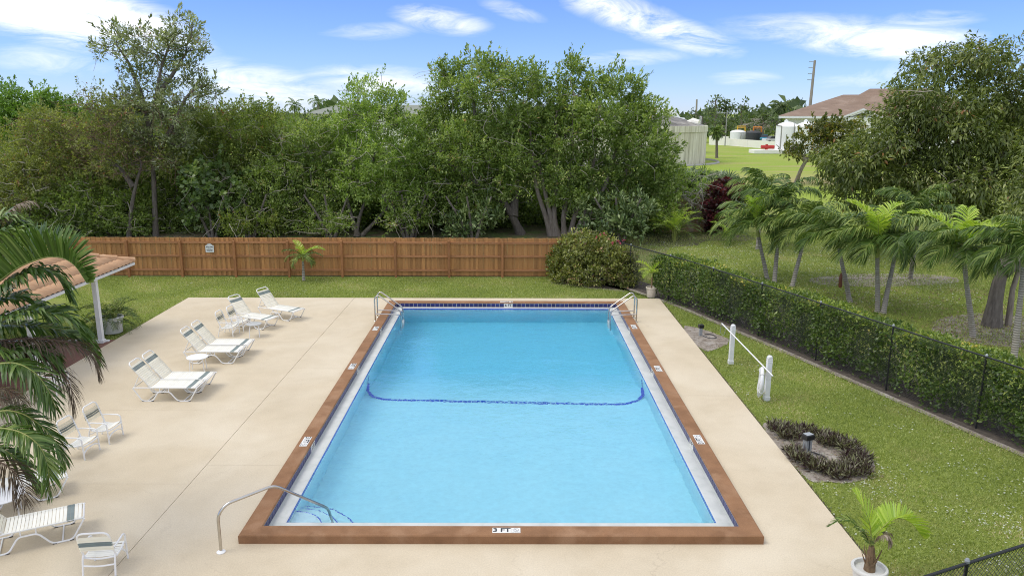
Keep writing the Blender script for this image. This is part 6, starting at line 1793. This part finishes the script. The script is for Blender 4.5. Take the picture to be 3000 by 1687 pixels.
blades('grass', 6.2, 12.0, 8.0, 22.0, 750, 0.08, 0.015, 302)
blades('grass', -20.5, 6.2, 18.1, 22.2, 700, 0.08, 0.016, 303)
blades('grass', -17.5, -12.9, 12.2, 18.1, 500, 0.08, 0.016, 304)
blades('grass', 5.0, 24.0, 8.0, 36.0, 260, 0.10, 0.022, 305, patch=lambda x_, y_, rng: (x_ > 9.0 - (y_ - 12) * 0.37) & (y_ > 9))
pn = lambda x_, y_, rng: (np.sin(x_ * 1.7 + 2 * np.sin(y_ * .9)) * np.sin(y_ * 1.9 + x_ * .4) + rng.normal(size=len(x_)) * 0.45) > 0.35
blades('pale_flecks', 6.3, 13.0, -4.2, 3.2, 150, 0.045, 0.03, 310, 'litter', 0.7, z=-0.012, patch=pn)
blades('pale_flecks', 6.3, 11.0, 3.2, 10.0, 26, 0.045, 0.03, 311, 'litter', 0.7, z=-0.012, patch=pn)
blades('pale_flecks', -14.0, 5.0, 18.3, 21.5, 8, 0.05, 0.035, 312, 'litter', 0.7, z=-0.012, patch=pn)
blades('pale_flecks', 8.0, 20.0, 17.0, 32.0, 22, 0.06, 0.045, 313, 'litter', 0.7, z=-0.005, patch=lambda x_, y_, rng: x_ > 9.5 - (y_ - 12) * 0.3)
blades('fallen_leaves', 12.5, 21.0, 10.0, 20.0, 18, 0.12, 0.05, 314, 'dryleaf', 0.8, z=-0.0)
blades('fallen_leaves', 6.5, 8.0, 2.5, 5.2, 60, 0.06, 0.02, 315, 'dryleaf', 0.8, z=-0.02)
# litter inside the beds
def scatter_in(name, poly, n, mat, seed, ln=0.06, wd=0.02):
    rng = np.random.default_rng(seed); xs_ = [p[0] for p in poly]; ys_ = [p[1] for p in poly]
    x_ = rng.uniform(min(xs_), max(xs_), n * 2); y_ = rng.uniform(min(ys_), max(ys_), n * 2); k_ = in_poly(x_, y_, poly); x_, y_ = x_[k_][:n], y_[k_][:n]
    P = np.stack([x_, y_, np.full(len(x_), -0.025)], 1); D = unit(rng.normal(size=P.shape) * np.array([1, 1, 0.15])); Nn = unit(rng.normal(size=P.shape) * 0.3 + np.array([0, 0, 1]))
    tag(leaf_mesh(name, P, D, Nn, ln * rng.uniform(0.5, 1.4, len(P)), wd * rng.uniform(0.6, 1.4, len(P)), rng.random(len(P)), L[mat], None), kind='stuff')
scatter_in('leaf_litter', bed_poly, 420, 'dryleaf', 320, 0.08, 0.02)
scatter_in('wood_chips', bed_poly, 380, 'litter', 321, 0.045, 0.02)
scatter_in('leaf_litter', sand_poly, 130, 'dryleaf', 322)
scatter_in('leaf_litter', [(15.8, 11.5), (18.5, 11.5), (20, 15), (17, 16.5), (14.8, 14)], 500, 'dryleaf', 323, 0.12, 0.045)
blob_patch('bare_soil', [(15.2, 12.6), (17.5, 11.6), (19.8, 12.8), (20.5, 15.0), (18, 16), (15.6, 14.8)], -0.044, M['sand'], jit=0.1)
blob_patch('bare_soil', [(13.6, 21.3), (16.5, 20.6), (20.5, 21.5), (20, 23.2), (15.5, 23.0)], -0.044, M['sand'], jit=0.1)
blob_patch('bare_soil', [(8.2, 31.0), (10.5, 30.8), (12.0, 32.6), (14.5, 32.6), (14.6, 35), (8.0, 35.5)], -0.044, M['soil'], jit=0.1)
blob_patch('shaded_soil', [(-30, 22.8), (-15, 23.0), (0, 22.9), (5.0, 23.5), (8.5, 28), (9.2, 36), (0, 40), (-15, 40), (-32, 41)], -0.046, M['forest_floor'], jit=0.2)
# a few fallen leaves on the deck
for i, (px, py, l_) in enumerate([(601, 815, 0.09), (547, 824, 0.05), (757, 1104, 0.05), (945, 1105, 0.03), (1003, 960, 0.03)]):
    q = gp(px, py)
    P = np.array([[0, 0, 0.012]]); D = np.array([[0.9, 0.3, 0.1]])
    if i < 2:
        o = leaf_mesh('fallen_leaf', P, unit(D), np.array([[0, 0, 1.0]]), np.array([l_]), np.array([0.03]), np.array([0.1]), L['dryleaf']); o.location = (q[0], q[1], 0)
        tag(o, 'curled brown leaf lying on the deck behind the armchairs' if i == 0 else 'tiny brown leaf lying on the deck left of the armchairs', 'leaf')

# ------------------------------------------------------------------ beyond: tanks, building, poles
def cyl_thing(name, label, cat, x, y, r_, h, mat, dome=0.15, n=48, group=None, z0=-0.05, lid=None):
    t = empty(name, (x, y, z0), 0, label, cat, group)
    auto_smooth(MB().lathe([(r_, 0), (r_, h)], n, caps=False).build('tank_wall', mat, t))
    auto_smooth(MB().lathe([(r_ * 1.01, h - 0.02), (r_ * 1.01, h + 0.1), (r_ * 0.8, h + 0.1 + dome * 0.45), (r_ * 0.4, h + 0.1 + dome * 0.85), (0.001, h + 0.1 + dome)], n, caps=False).build('roof', lid or mat, t))
    return t
# big round concrete tank, its right flank in view
TR_ = 11.0
re = gp(1765, 402); tcx, tcy = 19.4, 108.5
t = empty('concrete_tank', (tcx, tcy, -0.05), 0, 'large round streaky concrete water tank with dark domed roof', 'water tank')
H_T = at(1745, 320, 101.0)[2] + 0.2
auto_smooth(MB().lathe([(TR_, 0), (TR_, H_T - 0.9)], 96, caps=False).build('tank_wall', M['tank'], t))
auto_smooth(MB().lathe([(TR_ + 0.12, H_T - 0.9), (TR_ + 0.12, H_T), (TR_ - 0.3, H_T + 0.02)], 96, caps=False).build('ring_beam', M['tank'], t))
auto_smooth(MB().lathe([(TR_ - 0.3, H_T + 0.0), (TR_ * 0.85, H_T + 0.5), (TR_ * 0.5, H_T + 1.4), (0.01, H_T + 2.1)], 96, caps=False).build('roof', M['tank_roof'], t))
MB().lathe([(TR_ + 1.2, 0.02), (TR_ + 1.4, 0.25), (TR_ + 1.6, 0.02)], 64, (0.6, 0, 0), caps=False).build('kerb_ring', M['grey_post'], t)
a = R(-35)
MB().tube([(TR_ * 0.78 * cos(a), TR_ * 0.78 * sin(a), H_T + 0.5), (TR_ * 0.86 * cos(a), TR_ * 0.86 * sin(a), H_T + 0.55), (TR_ * 0.95 * cos(a), TR_ * 0.95 * sin(a), H_T + 0.35)], [0.2, 0.6, 0.5], 12).build('hatch', M['stucco'], t)
for s in (-0.35, 0.35):
    MB().tube([(TR_ * 0.93, s, H_T - 0.4), (TR_ * 0.93, s, H_T + 1.3)], 0.05, 6).build('ladder_rail', M['white_metal'], t)
MB().tube([(TR_ * 0.93, -0.35, H_T + 1.3), (TR_ * 0.93, 0.35, H_T + 1.3)], 0.05, 6).build('ladder_rail', M['white_metal'], t)
# white piping behind the tank
t = empty('pipework', (25.0, 135.0, -0.05), 0, 'white ducts and cone shaped vent rising behind the concrete tank', 'pipework')
q1 = at(1690, 278, 135) - np.array([27.0, 135, 0]); q2 = at(1735, 283, 135) - np.array([27.0, 135, 0]); q3 = at(1735, 296, 135) - np.array([27.0, 135, 0])
auto_smooth(MB().tube(smooth_path([(q1[0] - 6, 0, q1[2] - 0.3), (q1[0], 0, q1[2]), (q2[0] - 1, 0, q2[2]), (q3[0], 0, q3[2] - 0.5)], 0.8, 5), 0.5, 12).build('duct', M['tank_white'], t))
auto_smooth(MB().lathe([(3.4, 0), (3.4, q3[2] - 1.6), (0.5, q3[2] - 0.2), (0.4, q3[2])], 32, (q3[0] + 0.6, 0, 0)).build('vent_cone', M['tank_white'], t))
# cream retaining wall and white tanks
wl_a, wl_b, wl_c = gp(1785, 362), gp(1830, 365), gp(2135, 390)
t = empty('yard_wall', (wl_b[0], wl_b[1], -0.05), 0, 'long low cream wall round the tank yard beyond the mown field', 'wall')
def wallseg(a_, b_, h_, th_=0.4):
    a_, b_ = np.array(a_[:2]) - wl_b[:2], np.array(b_[:2]) - wl_b[:2]; d_ = unit(b_ - a_); n_ = np.array([-d_[1], d_[0]]) * th_
    pl = [tuple(a_), tuple(b_), tuple(b_ + n_), tuple(a_ + n_)]
    MB().poly(pl, 0, h_).build('wall_panel', M['stucco'], t)
wA = gp(1830, 366); wB = gp(2135, 391)
wallseg(gp(1783, 364), wA, at(1800, 320, gp(1790, 364)[1])[2] - 2.0)
for i in range(5):
    a_ = wA + (wB - wA) * (i / 5 + 0.0005); b_ = wA + (wB - wA) * ((i + 1) / 5 - 0.0005)
    wallseg(a_, b_, 1.6)
YG = 'tanks standing in the far yard'
def wd(px1, px2, py, Y): return abs(at(px2, py, Y)[0] - at(px1, py, Y)[0]) / 2
for (pl, prr, pt_, pb_, Y, mt, lab, cat, nm) in [
        (1835, 1873, 333, 368, 176, 'tank_white', 'small white cylindrical tank topped by yellow piping', 'tank', 'small_tank'),
        (1874, 1914, 335, 370, 172, 'tank_black', 'small black cylindrical tank topped by orange piping', 'tank', 'small_tank')]:
    c0 = at((pl + prr) / 2, pb_, Y); h_ = at((pl + prr) / 2, pt_, Y)[2]
    h_ = h_ - c0[2]
    t = cyl_thing(nm, lab, cat, c0[0], Y, wd(pl, prr, 340, Y), h_, M[mt], 0.5, 32, YG, z0=c0[2])
    r_ = wd(pl, prr, 340, Y)
    pm = M['yellow_pipe'] if mt == 'tank_white' else M['orange_pipe']
    MB().tube([(-0.1 * r_, 0, h_ + 0.5), (-0.1 * r_, 0, h_ + 1.4), (0.9 * r_, 0, h_ + 1.4), (0.9 * r_, 0, h_ + 0.2)], 0.16, 8).build('pipe', pm, t)
    MB().tube([(-0.1 * r_, -0.4, h_ + 0.5), (-0.1 * r_, -0.4, h_ + 1.1), (0.9 * r_, -0.4, h_ + 1.1), (0.9 * r_, -0.4, h_)], 0.1, 8).build('pipe', pm, t)
    if mt == 'tank_black':
        MB().box(0.1, 0.7, -r_ - 0.08, -r_ + 0.1, 0.9, 1.4).build('label_plate', M['tank_white'], t)
for (pl, prr, Y, lab) in ((1949, 2003, 134, 'left of the two tall white silo tanks by the building'), (1998, 2052, 131, 'right of the two tall white silo tanks behind the leaning cedar')):
    c0 = at((pl + prr) / 2, 380, Y); h_ = at((pl + prr) / 2, 319, Y)[2]
    t = cyl_thing('silo_tank', lab, 'tank', c0[0], Y, wd(pl, prr, 340, Y), h_, M['tank_white'], 0.9, 40, YG)
    r_ = wd(pl, prr, 340, Y)
    auto_smooth(MB().lathe([(0.35, h_ + 0.9), (0.35, h_ + 1.2), (0.01, h_ + 1.35)], 12, (-0.3, 0, 0)).build('vent', M['tank_white'], t))
    MB().tube([(0.3 * r_, -r_ * 0.97, 0), (0.3 * r_, -r_ * 0.97, h_ + 1.2)], 0.07, 6).build('pipe', M['grey_post'] if pl < 1990 else M['yellow_pipe'], t)
# small red valve and posts in the yard
q = at(1928, 375, 132)
t = empty('red_valve', (q[0], 132, -0.05), 0, 'red valve fitting on the pad before the tall white tanks', 'valve')
MB().box(-2.6, 6.5, -1.2, 2.2, 0, 0.7, 0.05).build('pad', M['stucco_white'], t); MB().tube([(-1.0, 0, 1.2), (1.4, 0, 1.2)], 0.35, 10).build('pipe', M['red_paint'], t)
MB().tube([(0, 0, 0.7), (0, 0, 1.7)], 0.25, 8).build('valve_body', M['red_paint'], t)
MB().tube([(2.4, -0.4, 0), (2.4, -0.4, 5.0), (1.5, -0.4, 5.1)], 0.14, 6).build('stand_pipe', M['grey_post'], t)
for (px, py1, py2, Y) in ((1862, 366, 335, 150), (1975, 388, 338, 122), (1992, 390, 355, 121)):
    q = gp(px, py1); h_ = at(px, py2, q[1])[2]
    tag(MB().tube([(q[0], q[1], -0.05), (q[0], q[1], h_)], 0.1, 6).build('yard_post', M['grey_post']), {1862: 'grey post standing before the small white tank', 1975: 'taller grey post before the left silo tank', 1992: 'shorter grey post before the left silo tank'}[px], 'post', 'posts in the far yard')
def car(x, y, rz, mat, label, z=1.4):
    t = empty('parked_car', (x, y, z), rz, label, 'car', 'cars parked in the far yard')
    MB().box(-2.3, 2.3, -0.9, 0.9, 0.35, 0.95, 0.1).build('body', mat, t)
    MB().add([(-1.4, -0.8, 0.951), (1.3, -0.8, 0.951), (1.3, 0.8, 0.951), (-1.4, 0.8, 0.951), (-0.8, -0.65, 1.5), (0.7, -0.65, 1.5), (0.7, 0.65, 1.5), (-0.8, 0.65, 1.5)], [(4, 5, 6, 7), (0, 1, 5, 4), (1, 2, 6, 5), (2, 3, 7, 6), (3, 0, 4, 7)]).build('cabin', M['car_glass'], t)
    MB().box(-0.78, 0.68, -0.64, 0.64, 1.502, 1.53).build('roof', mat, t)
    for xx_ in (-1.45, 1.45):
        for yy_ in (-0.92, 0.92):
            w_ = MB().tube([(xx_, yy_ - 0.1, 0.34), (xx_, yy_ + 0.1, 0.34)], 0.34, 14).build('wheel', M['rubber'], t)
q = at(1945, 357, 160); car(q[0], 160, 0.2, M['car_paint'], 'white car parked left of the tall white silo tanks', z=0.8)
q = at(1923, 355, 168); car(q[0], 168, 1.2, M['car_blue'], 'blue car parked beside the small black tank', z=0.9)

# brown roofed building
Yb = 150.0
q0 = at(1963, 293, Yb); q1 = at(2105, 293, Yb)
ez = q0[2]
t = empty('hall_building', (q0[0] + 1.2, Yb, -0.05), 0, 'pale stucco building with big brown hipped roof beyond the silo tanks', 'building')
O = np.array([q0[0] + 1.2, Yb, -0.05])
xl = q0[0] + 1.2 - O[0]; xr = at(2400, 293, Yb)[0] - O[0]
gx0, gx1 = at(2108, 293, Yb)[0] - O[0], at(2190, 293, Yb)[0] - O[0]
dep = 26.0
MB().box(xl, xr, 0, dep, 0, ez + 0.05 - 0.06, 0.02).build('wall', M['stucco_white'], t)
MB().box(gx0 + 0.5, gx1 - 0.5, -1.8, 0.02, 0, ez - 0.02, 0.02).build('gable_wall', M['stucco_white'], t)
rz_ = at(2160, 239, Yb + 8)[2]
rr_ = MB()
e0, e1 = xl - 1.4, xr + 1.4
f0, f1 = -1.4, dep + 1.4
mid1, mid2 = at(2072, 247, Yb + 10)[0] - O[0], xr - 8
z_e = ez + 0.1
rz1 = at(2072, 245, Yb + 13)[2]
rr_.add([(e0, f0, z_e), (e1, f0, z_e), (e1, f1, z_e), (e0, f1, z_e), (mid1, dep / 2, rz1 + 0.5), (mid2, dep / 2, rz1 + 0.5)],
        [(0, 1, 5, 4), (1, 2, 5), (2, 3, 4, 5), (3, 0, 4)])
rr_.build('roof', M['shingle'], t)
hx0_ = at(2135, 240, Yb + 8)[0] - O[0]
def low_h(x_, y_): return z_e + min((y_ - f0) / (dep / 2 - f0), (x_ - e0) / (mid1 - e0)) * (rz1 + 0.5 - z_e)
ux0, uy0 = hx0_ - 5.5, 5.0
uz = min(low_h(ux0, uy0 + 3), low_h(ux0 + 4, uy0)) - 0.25
MB().add([(ux0, uy0, uz), (xr - 1, uy0, uz), (xr - 1, dep - 4, uz), (ux0, dep - 4, uz), (hx0_ + 0.5, 12.0, rz1 + 1.7), (xr - 6, 12.0, rz1 + 1.7)], [(0, 1, 5, 4), (1, 2, 5), (2, 3, 4, 5), (3, 0, 4)]).build('upper_roof', M['shingle'], t)
t.rotation_euler = (0, 0, R(-19))
MB().box(e0, e1, f0 - 0.04, f0, z_e - 0.45, z_e - 0.01).build('fascia', M['fascia'], t)
MB().box(e0 - 0.04, e0, f0, f1, z_e - 0.45, z_e - 0.01).build('fascia', M['fascia'], t)
gm_ = (gx0 + gx1) / 2 + 0.2; gz = at(2137, 274, Yb - 2)[2]
MB().add([(gx0, -2.0, z_e), (gx1, -2.0, z_e), (gm_, -2.0, gz), (gx0, -1.8, z_e), (gx1, -1.8, z_e), (gm_, -1.8, gz)], [(0, 1, 2), (5, 4, 3), (0, 2, 5, 3), (1, 4, 5, 2)]).build('gable', M['stucco_white'], t)
MB().add([(gx0 + 1.7, -2.03, z_e + 0.1), (gx1 - 1.7, -2.03, z_e + 0.1), (gm_, -2.03, gz - 0.75)], [(0, 1, 2)]).build('gable_vent', M['dark'], t)
MB().add([(gx0 - 0.3, -2.2, z_e - 0.1), (gm_, -2.2, gz + 0.15), (gm_, 8, gz + 0.15), (gx0 - 0.3, 3, z_e - 0.1), (gx1 + 0.3, -2.2, z_e - 0.1), (gx1 + 0.3, 3, z_e - 0.1)], [(0, 1, 2, 3), (1, 4, 5, 2)]).build('gable_roof', M['shingle'], t)
for (a_, b_) in (((gx0 - 0.3, z_e - 0.1), (gm_, gz + 0.13)), ((gx1 + 0.3, z_e - 0.1), (gm_, gz + 0.13))):
    MB().add([(a_[0], -2.24, a_[1] - 0.35), (b_[0], -2.24, b_[1] - 0.4), (b_[0], -2.24, b_[1]), (a_[0], -2.24, a_[1])], [(0, 1, 2, 3) if a_[0] < b_[0] else (3, 2, 1, 0)]).build('barge_board', M['fascia'], t)
# poles
def pole(px, py1, py2, Y, lab, px2=None, steps=0):
    a_ = at(px, py1, Y); b_ = at(px2 or px, py2, Y)
    t = empty('utility_pole', (a_[0], Y, -0.05), 0, lab, 'utility pole')
    d_ = np.array([b_[0] - a_[0], 0, b_[2]])
    MB().tube([(0, 0, 0), tuple(d_)], [0.5 if steps else 0.3, 0.32 if steps else 0.22], 10).build('pole', M['wood_pole'], t)
    for i in range(steps):
        u_ = 0.98 - i * 0.075
        MB().tube([tuple(d_ * u_), tuple(d_ * u_ + np.array([-1.6, 0, 0.15]))], 0.09, 6).build('bracket', M['fixture'], t)
pole(2037, 262, 152, 210, 'tall leaning utility pole with four side brackets', 2050, 4)
pole(1753, 280, 250, 200, 'short broken pole top left of the pine trees')
a_ = at(1826, 330, 165)
t = empty('lamp_post', (a_[0], 165, -0.05), 0, 'slim grey lamp post with two arms before the pines', 'lamp post')
hz_ = at(1826, 283, 165)[2]
MB().tube([(0, 0, 0), (0, 0, hz_)], [0.14, 0.09], 8).build('post', M['grey_post'], t); MB().tube([(-1.8, 0, hz_ - 0.2), (0, 0, hz_), (1.8, 0, hz_ + 0.1)], 0.06, 6).build('arm', M['grey_post'], t)
for s in (-1.9, 1.9): MB().box(s - 0.4, s + 0.4, -0.2, 0.2, hz_ - 0.25, hz_ - 0.05, 0.03).build('lamp_head', M['grey_post'], t)
# house roof far left
q0 = at(756, 283, 120); q1 = at(1130, 283, 120)
t = empty('far_house', (q0[0], 120, -0.05), 0, 'low house with pale grey green hip roof above the trees', 'house')
w_ = q1[0] - q0[0]; e_ = q0[2] - 0.2; rz_ = at(820, 263, 126)[2]
MB().box(1, w_ - 1, 1, 13, 0, e_, 0.02).build('wall', M['stucco'], t)
MB().add([(0, 0, e_), (w_, 0, e_), (w_, 14, e_), (0, 14, e_), (5, 7, rz_), (w_ - 5, 7, rz_)], [(0, 1, 5, 4), (1, 2, 5), (2, 3, 4, 5), (3, 0, 4)]).build('roof', M['grey_roof'], t)
for i in range(5): MB().box(3 + i * 4.0, 4.4 + i * 4.0, 0.97, 1.0, e_ - 1.8, e_ - 0.5).build('window', M['car_glass'], t)

# far trees
FG = 'distant trees along the horizon'
def far_tree(label, rows, Y, mat='far', seed=0, dens=7, leaf=(0.9, 0.5), clump=1.3, name='far_tree', cat='tree', bark='bark', twigs=0, nl=14, **k):
    lb = lob(rows, Y, None, 2.0, seed); bx_ = sum(l[0] for l in lb) / len(lb)
    z_ = max(l[2] for l in lb)
    return tree(name, label, cat, (bx_, Y), [[(bx_, Y, -0.05), (bx_ + 0.3, Y, z_ * 0.5), (bx_, Y, z_ * 0.95)]], lb, mat, dens=dens, leaf=leaf, clump=clump, nlimb=nl, group=FG, seed=seed, tr=(0.5, 0.2), limb_r=0.15, twigs=twigs, per=14, bark=bark, twig_r=0.05, shoots=0.0, **k)
far_tree('leftmost tall pine of the group behind the small white tank', [(1795, 262, 12, 9), (1805, 250, 11, 8), (1790, 280, 20, 9), (1808, 275, 16, 9)], 200, seed=401, dens=12, name='pine_tree', vert=0.6)
far_tree('tallest middle pine of the group behind the small white tank', [(1822, 250, 12, 9), (1838, 262, 13, 9), (1815, 268, 12, 8), (1830, 280, 22, 10)], 203, seed=402, dens=12, name='pine_tree', vert=0.6)
far_tree('rightmost pine of the group behind the small tanks', [(1868, 262, 12, 10), (1855, 275, 14, 9), (1872, 280, 14, 10)], 201, seed=403, dens=12, name='pine_tree', vert=0.6)
far_tree('round dark tree mass below the pines', [(1800, 300, 40, 18), (1850, 305, 40, 20), (1830, 325, 50, 20), (1790, 325, 30, 18)], 188, seed=404)
far_tree('dark green tree between the pines and far palm', [(1900, 290, 30, 14), (1935, 288, 30, 12), (1920, 305, 40, 16)], 205, seed=405)
far_tree('bare grey brown tree behind the black tank', [(1895, 318, 28, 16), (1920, 312, 24, 14), (1880, 330, 22, 12)], 185, 'far_grey', seed=406, dens=12, leaf=(0.5, 0.08), twigs=160, twig_mat='twig')
far_tree('dark shrubby tree right behind the tall silo tanks', [(1950, 318, 24, 18), (1945, 300, 16, 12), (1965, 330, 24, 14)], 178, seed=407)
far_tree('grey bushy tree right behind the concrete tank', [(1770, 305, 26, 16), (1755, 290, 26, 12), (1775, 325, 20, 14)], 182, 'far', seed=408)
qq = at(1963, 310, 185); tp_ = at(1963, 268, 185)
palm('tall far palm silhouetted left of the brown roof', (qq[0], 185, 0), tp_, nf=18, flen=3.3, llen=1.0, mat='far', shaft=0.8, r=(0.32, 0.25), seed=31, wind=(0, 0, 0), nl=26, width=0.24, group=FG, e_lo=-0.5, e_hi=1.2, bend=1.7)
b = gp(1803, 397); tp_ = at(1803, 333, b[1])
palm('cabbage palm with thick trunk beside the concrete tank', b, tp_, nf=26, flen=1.5, llen=0.7, mat='palm', shaft=0.1, r=(0.24, 0.2), seed=32, wind=(0, 0, 0), nl=16, width=0.12, e_hi=1.4, e_lo=-0.9, bend=1.2, bark='bark')
for (px, py, Y, sd_) in ((800, 258, 150, 41), (640, 268, 160, 42), (740, 266, 155, 43)):
    tp_ = at(px, py, Y)
    palm({800: 'far palm standing behind the grey green house roof', 640: 'far palm top left of the grey green roof', 740: 'far palm just left of the grey green roof'}[px], (tp_[0], Y, 0), tp_, nf=13, flen=2.6, llen=0.7, shaft=0.4, r=(0.2, 0.16), seed=sd_, wind=(0.1, 0, 0), nl=20, width=0.12, group=FG, e_lo=-0.3)
for i, (px, w__, py, Y, lab) in enumerate([(560, 60, 292, 90, 'mid distance tree behind the olive green tree'), (690, 60, 296, 95, 'bluish mid distance tree left of the house roof'), (760, 50, 300, 88, 'mid distance tree below the house roof'), (860, 60, 296, 92, 'mid distance tree right of the house roof wall'),
                                           (240, 70, 285, 70, 'mid distance tree behind the brown scrub'), (150, 60, 262, 75, 'mid distance tree behind the bright broad crown'), (1050, 60, 300, 90, 'mid distance tree behind the windswept tree tips')]):
    far_tree(lab, [(px - w__ * 0.5, py + 12, w__ * 0.5, 14), (px, py, w__ * 0.6, 16), (px + w__ * 0.5, py + 10, w__ * 0.5, 14), (px, py + 30, w__, 22)], Y, 'far', 420 + i, dens=26, leaf=(0.45, 0.25), clump=0.8)
# the wooded horizon as one mass
rng = np.random.default_rng(77)
n = 15000
azs = rng.uniform(-1.15, 1.15, n); rr = rng.uniform(230, 330, n)
prof = 6.0 + 2.0 * np.sin(azs * 23) + 1.6 * np.sin(azs * 57 + 1) + 1.0 * np.sin(azs * 131)
z_ = rng.random(n) ** 0.6 * prof
P = np.stack([CAM[0] + np.sin(azs) * rr, CAM[1] + np.cos(azs) * rr, z_], 1)
D = unit(rng.normal(size=P.shape)); Nn = unit(rng.normal(size=P.shape) + np.array([0, -0.5, 0.8]))
tag(leaf_mesh('distant_woods', P, D, Nn, rng.uniform(2.0, 4.5, n), rng.uniform(1.6, 3.0, n), rng.random(n), L['far'], None), kind='stuff')
TRI[0] += 2 * n
# field scrub
q = gp(1890, 445)
open('/tmp/tri.txt','w').write(str(TRI[0]))
print('leaf and frond triangles', TRI[0])
